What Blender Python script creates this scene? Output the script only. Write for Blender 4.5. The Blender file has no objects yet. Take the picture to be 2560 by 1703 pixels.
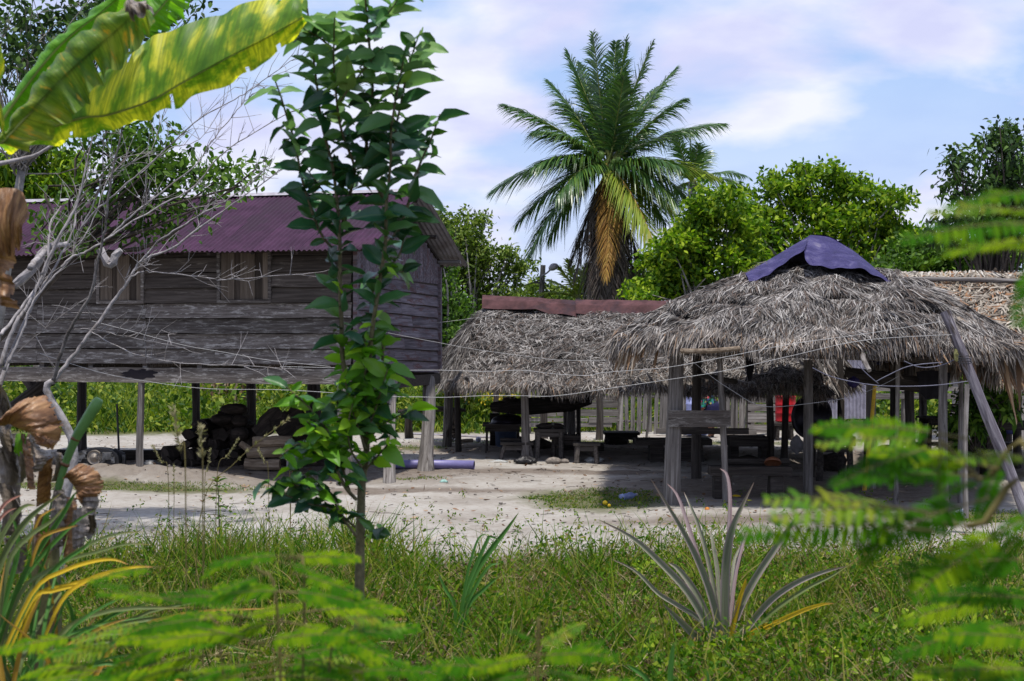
import bpy, math, random
import numpy as np
from mathutils import Vector, Matrix
random.seed(7); rng = np.random.default_rng(7)
R = math.radians
# ------------------------------------------------------------------ camera, sky, sun, exposure
H = 2.5; F = 3555.6; HZ = 840.0
scene = bpy.context.scene
cam = bpy.data.cameras.new("camera"); camo = bpy.data.objects.new("camera", cam)
scene.collection.objects.link(camo); scene.camera = camo
cam.lens = 50; cam.sensor_width = 36; cam.clip_start = 0.05; cam.clip_end = 2000
camo.location = (0, 0, H); camo.rotation_euler = (R(90) - math.atan(11.5/F), 0, 0)
cam.dof.use_dof = True; cam.dof.focus_distance = 23.0; cam.dof.aperture_fstop = 4.0
SUNV = Vector((0.04, -0.24, 0.95)).normalized()
world = bpy.data.worlds.new("World"); scene.world = world; world.use_nodes = True
wn = world.node_tree; wn.nodes.clear()
def build_world():
    n = wn.nodes; l = wn.links
    out = n.new('ShaderNodeOutputWorld'); bg = n.new('ShaderNodeBackground'); bg.inputs[1].default_value = 0.1
    sky = n.new('ShaderNodeTexSky'); sky.sky_type = 'NISHITA'; sky.sun_disc = False
    sky.sun_elevation = math.asin(SUNV.z); sky.sun_rotation = math.atan2(SUNV.x, SUNV.y)
    sky.air_density = 1.0; sky.dust_density = 0.6; sky.ozone_density = 2.0
    tc = n.new('ShaderNodeTexCoord'); sep = n.new('ShaderNodeSeparateXYZ'); l.new(tc.outputs['Generated'], sep.inputs[0])
    # cloud sheet: project the view direction on a high flat layer
    mx = n.new('ShaderNodeMath'); mx.operation = 'MAXIMUM'; l.new(sep.outputs[2], mx.inputs[0]); mx.inputs[1].default_value = 0.0
    ad = n.new('ShaderNodeMath'); ad.operation = 'ADD'; l.new(mx.outputs[0], ad.inputs[0]); ad.inputs[1].default_value = 0.22
    dx = n.new('ShaderNodeMath'); dx.operation = 'DIVIDE'; l.new(sep.outputs[0], dx.inputs[0]); l.new(ad.outputs[0], dx.inputs[1])
    dy = n.new('ShaderNodeMath'); dy.operation = 'DIVIDE'; l.new(sep.outputs[1], dy.inputs[0]); l.new(ad.outputs[0], dy.inputs[1])
    cb = n.new('ShaderNodeCombineXYZ'); l.new(dx.outputs[0], cb.inputs[0]); l.new(dy.outputs[0], cb.inputs[1])
    mp = n.new('ShaderNodeMapping'); mp.inputs['Location'].default_value = (3.1, 0.35, 0); mp.inputs['Scale'].default_value = (1.0, 0.9, 1); l.new(cb.outputs[0], mp.inputs[0])
    nz = n.new('ShaderNodeTexNoise'); nz.inputs['Scale'].default_value = 1.9; nz.inputs['Detail'].default_value = 9; nz.inputs['Roughness'].default_value = 0.5; nz.inputs['Distortion'].default_value = 0.25
    l.new(mp.outputs[0], nz.inputs[0])
    rp = n.new('ShaderNodeValToRGB'); rp.color_ramp.elements[0].position = 0.41; rp.color_ramp.elements[1].position = 0.57
    l.new(nz.outputs[0], rp.inputs[0])
    # clouds thicken towards the horizon
    hz = n.new('ShaderNodeMapRange'); hz.inputs[1].default_value = 0.0; hz.inputs[2].default_value = 0.22; hz.inputs[3].default_value = 0.75; hz.inputs[4].default_value = 0.0; l.new(mx.outputs[0], hz.inputs[0])
    mm = n.new('ShaderNodeMath'); mm.operation = 'MAXIMUM'; l.new(rp.outputs[0], mm.inputs[0]); l.new(hz.outputs[0], mm.inputs[1])
    ms = n.new('ShaderNodeMath'); ms.operation = 'MULTIPLY'; l.new(mm.outputs[0], ms.inputs[0]); ms.inputs[1].default_value = 0.92
    # cloud tone: white to lavender
    n2 = n.new('ShaderNodeTexNoise'); n2.inputs['Scale'].default_value = 2.6; n2.inputs['Detail'].default_value = 7; l.new(mp.outputs[0], n2.inputs[0])
    r2 = n.new('ShaderNodeValToRGB'); r2.color_ramp.elements[0].position = 0.40; r2.color_ramp.elements[1].position = 0.60
    r2.color_ramp.elements[0].color = (5.3, 5.4, 7.4, 1); r2.color_ramp.elements[1].color = (7.2, 7.3, 8.1, 1); l.new(n2.outputs[0], r2.inputs[0])
    tint = n.new('ShaderNodeMix'); tint.data_type = 'RGBA'; tint.blend_type = 'MIX'; tint.inputs[0].default_value = 0.72
    l.new(sky.outputs[0], tint.inputs[6]); tint.inputs[7].default_value = (3.2, 4.8, 8.0, 1)
    mix = n.new('ShaderNodeMix'); mix.data_type = 'RGBA'; l.new(ms.outputs[0], mix.inputs[0]); l.new(tint.outputs[2], mix.inputs[6]); l.new(r2.outputs[0], mix.inputs[7])
    l.new(mix.outputs[2], bg.inputs[0]); l.new(bg.outputs[0], out.inputs[0])
build_world()
sl = bpy.data.lights.new("sun", 'SUN'); sl.energy = 3.6; sl.angle = R(1.2); sl.color = (1.0, 0.95, 0.86)
so = bpy.data.objects.new("sun", sl); scene.collection.objects.link(so); so.rotation_euler = SUNV.to_track_quat('Z', 'Y').to_euler()
scene.view_settings.view_transform = 'Standard'; scene.view_settings.look = 'None'; scene.view_settings.gamma = 1
scene.view_settings.exposure = 0.42
scene.cycles.max_bounces = 8; scene.cycles.transparent_max_bounces = 8; scene.cycles.transmission_bounces = 4

# ------------------------------------------------------------------ helpers
def P(px, py, d): return np.array([(px-1280)/F*d, d, H-(py-HZ)/F*d])
def G(px, py):
    d = H*F/(py-HZ); return np.array([(px-1280)/F*d, d, 0.0])
def PX(poly, d):
    ds = d if hasattr(d, '__len__') else [d]*len(poly)
    return [P(p[0], p[1], dd) for p, dd in zip(poly, ds)]
def tag(o, label=None, cat=None, group=None, kind=None):
    if label: o['label'] = label
    if cat: o['category'] = cat
    if group: o['group'] = group
    if kind: o['kind'] = kind
    return o
RM = {}
def thing(name, label, cat, loc=(0, 0, 0), rz=0, group=None):
    o = bpy.data.objects.new(name, None); scene.collection.objects.link(o)
    o.empty_display_size = 0.2
    o.location = tuple(float(v) for v in loc); o.rotation_euler = (0, 0, rz)
    RM[o.name] = Matrix.Translation(o.location) @ Matrix.Rotation(rz, 4, 'Z')
    return tag(o, label, cat, group)
def rootinv(parent):
    while parent.parent: parent = parent.parent
    m = RM.get(parent.name); return m.inverted() if m is not None else Matrix()
def mesh_np(name, V, Fc, uv=None, smooth=True):
    """V (n,3) array, Fc list of arrays of faces (m,k)"""
    me = bpy.data.meshes.new(name); V = np.asarray(V, np.float32)
    if not isinstance(Fc, (list, tuple)): Fc = [Fc]
    Fc = [np.asarray(f, np.int32) for f in Fc if len(f)]
    loops = np.concatenate([f.ravel() for f in Fc]); tot = np.concatenate([np.full(len(f), f.shape[1], np.int32) for f in Fc])
    st = np.concatenate([[0], np.cumsum(tot)[:-1]]).astype(np.int32)
    me.vertices.add(len(V)); me.vertices.foreach_set('co', V.ravel())
    me.loops.add(len(loops)); me.loops.foreach_set('vertex_index', loops)
    me.polygons.add(len(tot)); me.polygons.foreach_set('loop_start', st); me.polygons.foreach_set('loop_total', tot)
    me.polygons.foreach_set('use_smooth', np.full(len(tot), smooth, bool))
    if uv is not None:
        ul = me.uv_layers.new(name='UVMap'); ul.data.foreach_set('uv', np.asarray(uv, np.float32)[loops].ravel())
    me.update(calc_edges=True); return me
class MB:
    def __init__(s): s.v = []; s.q = []; s.t = []; s.n = 0; s.ng = []
    def add(s, V, Q=(), T=()):
        V = np.asarray(V, float)
        if len(Q): s.q.append(np.asarray(Q, int)+s.n)
        if len(T): s.t.append(np.asarray(T, int)+s.n)
        s.v.append(V); s.n += len(V); return s
    def tube(s, pts, rad, sides=8, cap=True, rough=0.0):
        pts = np.asarray(pts, float); n = len(pts)
        rad = np.full(n, rad, float) if not hasattr(rad, '__len__') else np.asarray(rad, float)
        if len(rad) != n: rad = np.interp(np.linspace(0, 1, n), np.linspace(0, 1, len(rad)), rad)
        tan = np.gradient(pts, axis=0); tan /= np.linalg.norm(tan, axis=1)[:, None]+1e-9
        ref = np.array([0, 0, 1.]) if abs(tan[0][2]) < .9 else np.array([1., 0, 0])
        V = []
        a = np.arange(sides)*2*math.pi/sides
        for i in range(n):
            x = np.cross(ref, tan[i]); x /= np.linalg.norm(x)+1e-9; y = np.cross(tan[i], x); ref = np.cross(x, tan[i])*-1 if False else ref
            rr = rad[i]*(1+rough*rng.uniform(-1, 1, sides)) if rough else np.full(sides, rad[i])
            V.append(pts[i]+np.outer(np.cos(a)*rr, x)+np.outer(np.sin(a)*rr, y))
        V = np.concatenate(V); Q = []
        for i in range(n-1):
            for k in range(sides):
                k2 = (k+1) % sides; Q.append((i*sides+k, i*sides+k2, (i+1)*sides+k2, (i+1)*sides+k))
        T = []
        if cap:
            V = np.vstack([V, pts[0], pts[-1]]); c0 = n*sides; c1 = c0+1
            for k in range(sides):
                k2 = (k+1) % sides; T.append((c0, k2, k)); T.append((c1, (n-1)*sides+k, (n-1)*sides+k2))
        return s.add(V, Q, T)
    def box(s, c, size, rot=None, jit=0.0):
        x, y, z = [v/2 for v in size]
        V = np.array([(-x,-y,-z),(x,-y,-z),(x,y,-z),(-x,y,-z),(-x,-y,z),(x,-y,z),(x,y,z),(-x,y,z)], float)
        if jit: V += rng.uniform(-jit, jit, V.shape)
        if rot is not None: V = V @ np.array(rot.to_3x3()).T
        return s.add(V+np.asarray(c, float), [(0,3,2,1),(4,5,6,7),(0,1,5,4),(1,2,6,5),(2,3,7,6),(3,0,4,7)])
    def lathe(s, prof, c=(0, 0, 0), sides=20):
        V = []; Q = []; a = np.arange(sides)*2*math.pi/sides
        for r, z in prof: V.append(np.stack([np.cos(a)*r+c[0], np.sin(a)*r+c[1], np.full(sides, z+c[2])], 1))
        for i in range(len(prof)-1):
            for k in range(sides):
                k2 = (k+1) % sides; Q.append((i*sides+k, i*sides+k2, (i+1)*sides+k2, (i+1)*sides+k))
        return s.add(np.concatenate(V), Q)
    def mesh(s, name, smooth=False):
        f = []
        if s.q: f.append(np.concatenate(s.q))
        if s.t: f.append(np.concatenate(s.t))
        return mesh_np(name, np.concatenate(s.v), f, smooth=smooth)
    def build(s, name, mat, parent=None, smooth=False, world=True): 
        V = np.concatenate(s.v)
        if parent is not None and world:
            M = np.array(rootinv(parent)); V = V @ M[:3, :3].T+M[:3, 3]; s.v = [V]
        return link(name, s.mesh(name, smooth), mat, parent)
def link(name, me, mat=None, parent=None, M=None):
    o = bpy.data.objects.new(name, me); scene.collection.objects.link(o)
    if mat is not None and len(me.materials) == 0: me.materials.append(mat)
    if parent is not None: o.parent = parent
    if M is not None: o.matrix_basis = M
    return o
def inst(name, me, Mw, parent):   # Mw in world space
    o = bpy.data.objects.new(name, me); scene.collection.objects.link(o); o.parent = parent
    o.matrix_basis = rootinv(parent) @ Mw; return o
def bulk(name, V, Fc, mat, parent=None, kind=None, smooth=True, uv=None):
    if parent is not None:
        M = np.array(rootinv(parent)); V = V @ M[:3, :3].T+M[:3, 3]
    o = link(name, mesh_np(name, V, Fc, uv, smooth), mat, parent)
    if kind: o['kind'] = kind
    return o
def norm(a): return a/(np.linalg.norm(a, axis=-1, keepdims=True)+1e-9)
def ribbons(P0, D, N, L, W, prof, bend=None, curl=None):
    """N ribbons at once: start P0, direction D, face normal N, length L, width W, width profile, bend vector (added * t^2)"""
    P0 = np.asarray(P0, float); n = len(P0); D = norm(np.asarray(D, float)); Nn = np.asarray(N, float)
    L = np.broadcast_to(np.asarray(L, float), (n,)); W = np.broadcast_to(np.asarray(W, float), (n,))
    S = norm(np.cross(D, Nn)); k = len(prof); V = np.zeros((n, k, 2, 3))
    for i, p in enumerate(prof):
        t = i/(k-1); c = P0+D*(L*t)[:, None]
        if bend is not None: c = c+bend*(L*t*t)[:, None]
        V[:, i, 0] = c-S*(W*p/2)[:, None]; V[:, i, 1] = c+S*(W*p/2)[:, None]
    base = (np.arange(n)*k*2)[:, None, None]; i = np.arange(k-1)[None, :, None]*2
    q = np.concatenate([base+i, base+i+1, base+i+3, base+i+2], axis=2).reshape(-1, 4)
    return V.reshape(-1, 3), q
def join(lst):
    V = []; Q = []; n = 0
    for v, q in lst: V.append(v); Q.append(q+n); n += len(v)
    return np.concatenate(V), np.concatenate(Q)
def rdir(n, up=0.0, spread=1.0):
    v = rng.normal(size=(n, 3))*spread; v[:, 2] += up; return norm(v)
def smoothpoly(pts, n):
    """Catmull-Rom style resample"""
    pts = np.asarray(pts, float); m = len(pts); t = np.linspace(0, m-1, n); out = []
    for x in t:
        i = min(int(x), m-2); f = x-i
        p0 = pts[max(i-1, 0)]; p1 = pts[i]; p2 = pts[i+1]; p3 = pts[min(i+2, m-1)]
        out.append(0.5*((2*p1)+(-p0+p2)*f+(2*p0-5*p1+4*p2-p3)*f*f+(-p0+3*p1-3*p2+p3)*f**3))
    return np.array(out)
def vnoise(x, y, s=1.0, seed=0):
    """cheap smooth pseudo-noise, -1..1"""
    r = 0
    for k in range(4):
        a = 1.7*k+seed*2.3+.5; f = s*(1.0+.83*k)
        r = r+np.sin(x*f*math.cos(a)+y*f*math.sin(a)+a*3+1.3*np.sin(y*f*.7+a))/(1+.55*k)
    return r/2.2

# ------------------------------------------------------------------ materials
def newmat(name):
    m = bpy.data.materials.new(name); m.use_nodes = True; nt = m.node_tree; nt.nodes.clear()
    out = nt.nodes.new('ShaderNodeOutputMaterial'); return m, nt, out
def ramp(nt, src, stops):
    r = nt.nodes.new('ShaderNodeValToRGB'); e = r.color_ramp.elements
    while len(e) < len(stops): e.new(0.5)
    for x, (p, c) in zip(e, stops): x.position = p; x.color = (*c, 1)
    if src is not None: nt.links.new(src, r.inputs[0])
    return r
def mixc(nt, fac, a, b, mode='MIX'):
    m = nt.nodes.new('ShaderNodeMix'); m.data_type = 'RGBA'; m.blend_type = mode
    if isinstance(fac, (int, float)): m.inputs[0].default_value = fac
    else: nt.links.new(fac, m.inputs[0])
    for i, v in ((6, a), (7, b)):
        if isinstance(v, tuple): m.inputs[i].default_value = (*v, 1)
        else: nt.links.new(v, m.inputs[i])
    return m.outputs[2]
def noise(nt, vec, scale, detail=4, rough=0.6, dist=0.0):
    n = nt.nodes.new('ShaderNodeTexNoise'); n.inputs['Scale'].default_value = scale; n.inputs['Detail'].default_value = detail
    n.inputs['Roughness'].default_value = rough; n.inputs['Distortion'].default_value = dist
    if vec is not None: nt.links.new(vec, n.inputs[0])
    return n.outputs[0]
def coords(nt, kind='Object', scale=(1, 1, 1), rand=True):
    tc = nt.nodes.new('ShaderNodeTexCoord'); mp = nt.nodes.new('ShaderNodeMapping'); mp.inputs['Scale'].default_value = scale
    nt.links.new(tc.outputs[kind], mp.inputs[0])
    if rand:
        oi = nt.nodes.new('ShaderNodeObjectInfo'); mu = nt.nodes.new('ShaderNodeMath'); mu.operation = 'MULTIPLY'; mu.inputs[1].default_value = 37.0
        nt.links.new(oi.outputs['Random'], mu.inputs[0]); nt.links.new(mu.outputs[0], mp.inputs['Location'])
    return mp.outputs[0]
def principled(nt, out, col, rough=0.8, bump=None, bstr=0.3, metal=0.0, spec=0.3, bdist=0.02):
    b = nt.nodes.new('ShaderNodeBsdfPrincipled')
    if isinstance(col, tuple): b.inputs['Base Color'].default_value = (*col, 1)
    else: nt.links.new(col, b.inputs['Base Color'])
    b.inputs['Roughness'].default_value = rough; b.inputs['Metallic'].default_value = metal; b.inputs['Specular IOR Level'].default_value = spec
    if bump is not None:
        bp = nt.nodes.new('ShaderNodeBump'); bp.inputs['Strength'].default_value = bstr; bp.inputs['Distance'].default_value = bdist
        nt.links.new(bump, bp.inputs['Height']); nt.links.new(bp.outputs[0], b.inputs['Normal'])
    if out is not None: nt.links.new(b.outputs[0], out.inputs[0])
    return b
def M_wood(name, stops, axis='X', grain=40, long=2.0, blotch=1.2, bcol=None, bthr=(0.5, 0.62), rough=0.85, vary=0.25, bstr=0.5):
    m, nt, out = newmat(name)
    s = {'X': (long, grain, grain), 'Z': (grain, grain, long), 'Y': (grain, long, grain)}[axis]
    v = coords(nt, 'Object', s); n1 = noise(nt, v, 1.0, 6, 0.65)
    r = ramp(nt, n1, stops).outputs[0]
    v2 = coords(nt, 'Object', tuple(blotch*x for x in {'X': (1, 5, 5), 'Z': (5, 5, 1), 'Y': (5, 1, 5)}[axis]))
    n2 = noise(nt, v2, 1.5, 8, 0.75)
    if bcol: r = mixc(nt, ramp(nt, n2, [(bthr[0], (0, 0, 0)), (bthr[1], (1, 1, 1))]).outputs[0], r, bcol)
    oi = nt.nodes.new('ShaderNodeObjectInfo'); mr = nt.nodes.new('ShaderNodeMapRange'); mr.inputs[3].default_value = 1-vary; mr.inputs[4].default_value = 1+vary
    nt.links.new(oi.outputs['Random'], mr.inputs[0])
    hs = nt.nodes.new('ShaderNodeHueSaturation'); nt.links.new(mr.outputs[0], hs.inputs['Value']); nt.links.new(r, hs.inputs['Color'])
    principled(nt, out, hs.outputs[0], rough, n1, bstr, spec=0.15, bdist=0.01); return m
def M_leaf(name, stops, trans=0.35, tcol=None, rough=0.55, nscale=0.6, nmix=0.5, spec=0.2, kind='Object', gain=None, objr=0):
    """foliage: colour by leaf (random per island) plus broad noise; part of the light passes through"""
    if gain is None: gain = (1.55, 1.45, .75)
    stops = [(p_, tuple(c_[i]*gain[i] for i in range(3)) if c_[1] > c_[0]*1.15 else c_) for p_, c_ in stops]
    m, nt, out = newmat(name)
    ge = nt.nodes.new('ShaderNodeNewGeometry'); ri = ge.outputs['Random Per Island']
    if objr:
        oi = nt.nodes.new('ShaderNodeObjectInfo'); mo = nt.nodes.new('ShaderNodeMix'); mo.data_type = 'FLOAT'; mo.inputs[0].default_value = objr; nt.links.new(ri, mo.inputs[2]); nt.links.new(oi.outputs['Random'], mo.inputs[3]); ri = mo.outputs[0]
    v = coords(nt, kind, (1, 1, 1)); nz = noise(nt, v, nscale, 3, 0.6)
    mx = nt.nodes.new('ShaderNodeMix'); mx.data_type = 'FLOAT'; mx.inputs[0].default_value = nmix; nt.links.new(ri, mx.inputs[2]); nt.links.new(nz, mx.inputs[3])
    c = ramp(nt, mx.outputs[0], stops).outputs[0]
    b = principled(nt, None, c, rough, spec=spec)
    tr = nt.nodes.new('ShaderNodeBsdfTranslucent')
    if tcol:
        tc = mixc(nt, 0.6, c, tcol)
        nt.links.new(tc, tr.inputs[0])
    else: nt.links.new(mixc(nt, 1.0, c, (1.0, 1.25, 0.5), 'MULTIPLY'), tr.inputs[0])
    ms = nt.nodes.new('ShaderNodeMixShader'); ms.inputs[0].default_value = trans
    nt.links.new(b.outputs[0], ms.inputs[1]); nt.links.new(tr.outputs[0], ms.inputs[2]); nt.links.new(ms.outputs[0], out.inputs[0])
    return m
def M_plain(name, col, rough=0.6, metal=0.0, nscale=8, amp=0.25, spec=0.3, stain=None, bstr=0.15, vary=0.0):
    m, nt, out = newmat(name); v = coords(nt, 'Object', (1, 1, 1)); nz = noise(nt, v, nscale, 5, 0.65)
    lo = tuple(c*(1-amp) for c in col); hi = tuple(min(1, c*(1+amp)) for c in col)
    c = ramp(nt, nz, [(0.35, lo), (0.65, hi)]).outputs[0]
    if stain:
        n2 = noise(nt, v, nscale*.35, 7, 0.7); c = mixc(nt, ramp(nt, n2, [(0.5, (0, 0, 0)), (0.62, (1, 1, 1))]).outputs[0], c, stain)
    if vary:
        oi = nt.nodes.new('ShaderNodeObjectInfo'); mr = nt.nodes.new('ShaderNodeMapRange'); mr.inputs[3].default_value = 1-vary; mr.inputs[4].default_value = 1+vary; nt.links.new(oi.outputs['Random'], mr.inputs[0])
        hs = nt.nodes.new('ShaderNodeHueSaturation'); nt.links.new(mr.outputs[0], hs.inputs['Value']); nt.links.new(c, hs.inputs['Color']); c = hs.outputs[0]
    principled(nt, out, c, rough, nz, bstr, metal, spec); return m
# ------------------------------------------------------------------ ground
def hgt(x, y):
    x = np.asarray(x, float); y = np.asarray(y, float)
    h = 0.030*vnoise(x, y, 1.3, 1)+0.014*vnoise(x, y, 5.1, 2)+.007*vnoise(x, y, 15, 4)
    g = lambda cx, cy, sx, sy, a=0.0: np.exp(-(((x-cx)*math.cos(a)+(y-cy)*math.sin(a))/sx)**4-((-(x-cx)*math.sin(a)+(y-cy)*math.cos(a))/sy)**2)
    h = h+0.20*g(-6.9, 24.9, 2.0, 0.55, -0.25)*(1+0.25*vnoise(x, y, 9, 3))+0.10*g(-6.2, 26.6, 3.6, 2.0, -0.25)
    h = h+0.07*g(5.0, 23.0, 2.8, 2.2)+0.07*g(1.4, 30.6, 3.6, 2.0)+0.05*g(-1.3, 22.4, .8, .5)
    return h*np.clip((60-y)/20, 0, 1)
def axis_(lo, hi, st, far, k):
    a = list(np.arange(lo, hi+1e-6, st)); s = st; x = hi; b = []
    while x < far: s *= k; x += s; b.append(x)
    s = st; x = lo; c = []
    while x > -far: s *= k; x -= s; c.append(x)
    return np.array(c[::-1]+a+b)
gx = axis_(-12, 13, 0.09, 600, 1.25); gy = axis_(5, 38, 0.09, 600, 1.25); gy = gy[gy > -60]
X, Y = np.meshgrid(gx, gy); Z = hgt(X, Y)
# crumbly earth bank: rough relief
bank = np.exp(-(((X+6.9)*math.cos(-.25)+(Y-24.75)*math.sin(-.25))/2.0)**4-((-(X+6.9)*math.sin(-.25)+(Y-24.55)*math.cos(-.25))/.30)**2)
Z = Z+bank*0.05*rng.uniform(-1, 1, Z.shape)+0.004*rng.uniform(-1, 1, Z.shape)*(np.abs(X) < 14)
nx, ny = len(gx), len(gy); ii = np.arange(nx-1)[None, :]+np.arange(ny-1)[:, None]*nx
Q = np.stack([ii, ii+1, ii+1+nx, ii+nx], -1).reshape(-1, 4)
def M_ground():
    m, nt, out = newmat('sandy_ground'); l = nt.links
    tc = nt.nodes.new('ShaderNodeTexCoord'); v = tc.outputs['Object']
    def map_(s, loc=(0, 0, 0)):
        q = nt.nodes.new('ShaderNodeMapping'); q.inputs['Scale'].default_value = s; q.inputs['Location'].default_value = loc; l.new(v, q.inputs[0]); return q.outputs[0]
    n1 = noise(nt, map_((1, 1, 1)), 0.9, 8, 0.65); n2 = noise(nt, map_((1, 1.6, 1)), 7, 8, 0.75); n3 = noise(nt, map_((1, 2.2, 1), (3, 3, 0)), 26, 4, 0.7)
    sand = ramp(nt, n1, [(0.3, (.24, .215, .19)), (0.5, (.335, .312, .285)), (0.7, (.40, .382, .36))]).outputs[0]
    sand = mixc(nt, ramp(nt, n2, [(0.50, (0, 0, 0)), (0.72, (1, 1, 1))]).outputs[0], sand, (.20, .17, .14))
    sand = mixc(nt, ramp(nt, n3, [(0.60, (0, 0, 0)), (0.70, (.75, .75, .75))]).outputs[0], sand, (.17, .14, .11))
    dark_ground = ramp(nt, n2, [(0.3, (.10, .078, .065)), (0.6, (.20, .17, .145)), (0.8, (.27, .235, .20))]).outputs[0]
    moss = ramp(nt, n3, [(0.35, (.045, .055, .02)), (0.6, (.12, .12, .05)), (0.8, (.20, .15, .08))]).outputs[0]
    soil = ramp(nt, n3, [(0.3, (.018, .013, .007)), (0.55, (.06, .045, .022)), (0.8, (.11, .09, .045))]).outputs[0]
    sp = nt.nodes.new('ShaderNodeSeparateXYZ'); l.new(v, sp.inputs[0])
    def mth(op, a, b):
        q = nt.nodes.new('ShaderNodeMath'); q.operation = op
        for i, z in enumerate((a, b)):
            if z is None: continue
            if isinstance(z, (int, float)): q.inputs[i].default_value = z
            else: l.new(z, q.inputs[i])
        return q.outputs[0]
    nn = noise(nt, map_((1, 1, 1), (7, 1, 0)), 1.3, 6, 0.7); nn2 = mth('MULTIPLY', mth('SUBTRACT', nn, 0.5), 4.0)
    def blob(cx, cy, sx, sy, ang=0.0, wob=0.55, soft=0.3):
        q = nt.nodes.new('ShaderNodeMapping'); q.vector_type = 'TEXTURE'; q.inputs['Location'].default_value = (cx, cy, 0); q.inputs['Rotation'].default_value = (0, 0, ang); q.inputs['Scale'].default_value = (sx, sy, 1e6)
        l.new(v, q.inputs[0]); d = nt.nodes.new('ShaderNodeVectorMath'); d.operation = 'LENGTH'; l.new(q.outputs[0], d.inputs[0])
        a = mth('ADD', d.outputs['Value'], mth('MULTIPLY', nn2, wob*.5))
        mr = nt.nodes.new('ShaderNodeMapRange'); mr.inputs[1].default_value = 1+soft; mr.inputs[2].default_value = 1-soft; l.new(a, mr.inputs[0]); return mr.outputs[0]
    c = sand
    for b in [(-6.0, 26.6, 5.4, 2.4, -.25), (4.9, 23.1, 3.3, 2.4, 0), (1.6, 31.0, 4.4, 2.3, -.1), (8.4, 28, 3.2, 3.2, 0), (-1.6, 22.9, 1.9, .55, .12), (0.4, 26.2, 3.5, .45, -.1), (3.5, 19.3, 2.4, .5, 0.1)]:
        c = mixc(nt, blob(*b), c, dark_ground)  # darker ground tone in oval patches under the roofs and beside them
    for b in [(-6.7, 23.5, 3.0, .55, -.25), (1.25, 21.7, 1.05, 1.35, .3), (6.7, 19.6, 1.2, .6, 0), (3.0, 33.2, 4.5, .5, 0), (-2.2, 31.5, .7, .5, 0)]:
        c = mixc(nt, mth('MULTIPLY', blob(*b), 0.9), c, moss)
    ya = mth('ADD', sp.outputs[1], mth('MULTIPLY', nn2, 0.7))
    ya = mth('ADD', ya, mth('MULTIPLY', sp.outputs[0], -0.10))
    mr = nt.nodes.new('ShaderNodeMapRange'); mr.inputs[1].default_value = 16.4; mr.inputs[2].default_value = 15.2; l.new(ya, mr.inputs[0]); c = mixc(nt, mr.outputs[0], c, soil)
    mr = nt.nodes.new('ShaderNodeMapRange'); mr.inputs[1].default_value = 36.3; mr.inputs[2].default_value = 37.4; l.new(ya, mr.inputs[0]); c = mixc(nt, mr.outputs[0], c, moss)
    bsum = mixc(nt, 0.5, n2, n3)
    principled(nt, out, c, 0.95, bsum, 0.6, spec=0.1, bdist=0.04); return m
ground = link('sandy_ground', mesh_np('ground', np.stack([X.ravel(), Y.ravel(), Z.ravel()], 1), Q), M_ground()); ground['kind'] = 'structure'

# ------------------------------------------------------------------ shared materials
W_grey = [(0.25, (.045, .038, .036)), (0.5, (.13, .115, .11)), (0.75, (.26, .24, .235))]
m_board = M_wood('weathered_boards', [(0.28, (.040, .033, .029)), (0.5, (.105, .090, .082)), (0.72, (.20, .18, .165))], 'X', 30, 2.0, 2.6, (.33, .31, .29), (0.52, 0.64), vary=0.35)
m_boardD = M_wood('brown_shaded_boards', [(0.28, (.030, .025, .022)), (0.5, (.070, .058, .050)), (0.72, (.125, .106, .093))], 'X', 26, 1.2, 1.1, (.20, .175, .15), (0.58, 0.72), vary=0.3)  # darker board copy: eave shade put into the colour of the upper rows
m_gable = M_wood('purple_grey_boards', [(0.28, (.045, .038, .044)), (0.5, (.12, .103, .118)), (0.72, (.225, .20, .225))], 'X', 22, 1.0, 1.2, (.10, .055, .055), (0.52, 0.6), vary=0.2)
m_post = M_wood('grey_post', [(0.25, (.05, .043, .04)), (0.5, (.165, .15, .142)), (0.75, (.33, .31, .30))], 'Z', 30, 1.5, 1.0, (.05, .042, .038), (0.56, 0.66), vary=0.25, bstr=0.8)
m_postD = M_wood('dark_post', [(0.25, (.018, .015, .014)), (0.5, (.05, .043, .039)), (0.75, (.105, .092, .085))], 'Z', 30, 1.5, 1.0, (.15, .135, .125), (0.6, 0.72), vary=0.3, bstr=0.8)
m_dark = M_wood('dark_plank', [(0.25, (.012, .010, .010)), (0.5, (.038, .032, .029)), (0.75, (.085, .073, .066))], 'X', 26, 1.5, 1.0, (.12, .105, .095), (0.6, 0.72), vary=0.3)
m_fence = M_wood('pale_fence_wood', [(0.25, (.06, .055, .05)), (0.5, (.19, .175, .165)), (0.75, (.36, .34, .33))], 'Z', 26, 1.4, 1.2, (.07, .06, .055), (0.54, 0.66), vary=0.35)
m_fenceX = M_wood('pale_board_wood', [(0.25, (.06, .055, .05)), (0.5, (.17, .155, .145)), (0.75, (.34, .32, .31))], 'X', 26, 1.4, 1.2, (.07, .06, .055), (0.54, 0.66), vary=0.35)
m_bark = M_wood('pale_log', [(0.25, (.09, .065, .045)), (0.5, (.22, .17, .125)), (0.75, (.36, .30, .235))], 'X', 16, 2.5, 1.5, (.10, .07, .05), (0.54, 0.64))
m_roof = M_plain('purple_roof_metal', (.040, .0155, .037), 0.6, 0.0, 2.2, 0.3, 0.12, stain=(.033, .017, .031), bstr=0.05, vary=.16)
m_zinc = M_plain('grey_zinc', (.20, .195, .215), 0.5, 0.0, 3, 0.3, 0.4, stain=(.12, .105, .11))
m_rust = M_plain('rusty_ridge_metal', (.070, .032, .034), 0.7, 0.0, 3.0, 0.5, 0.12, stain=(.035, .022, .030))
m_ridge = M_plain('pale_ridge_metal', (.30, .28, .31), 0.5)
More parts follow.
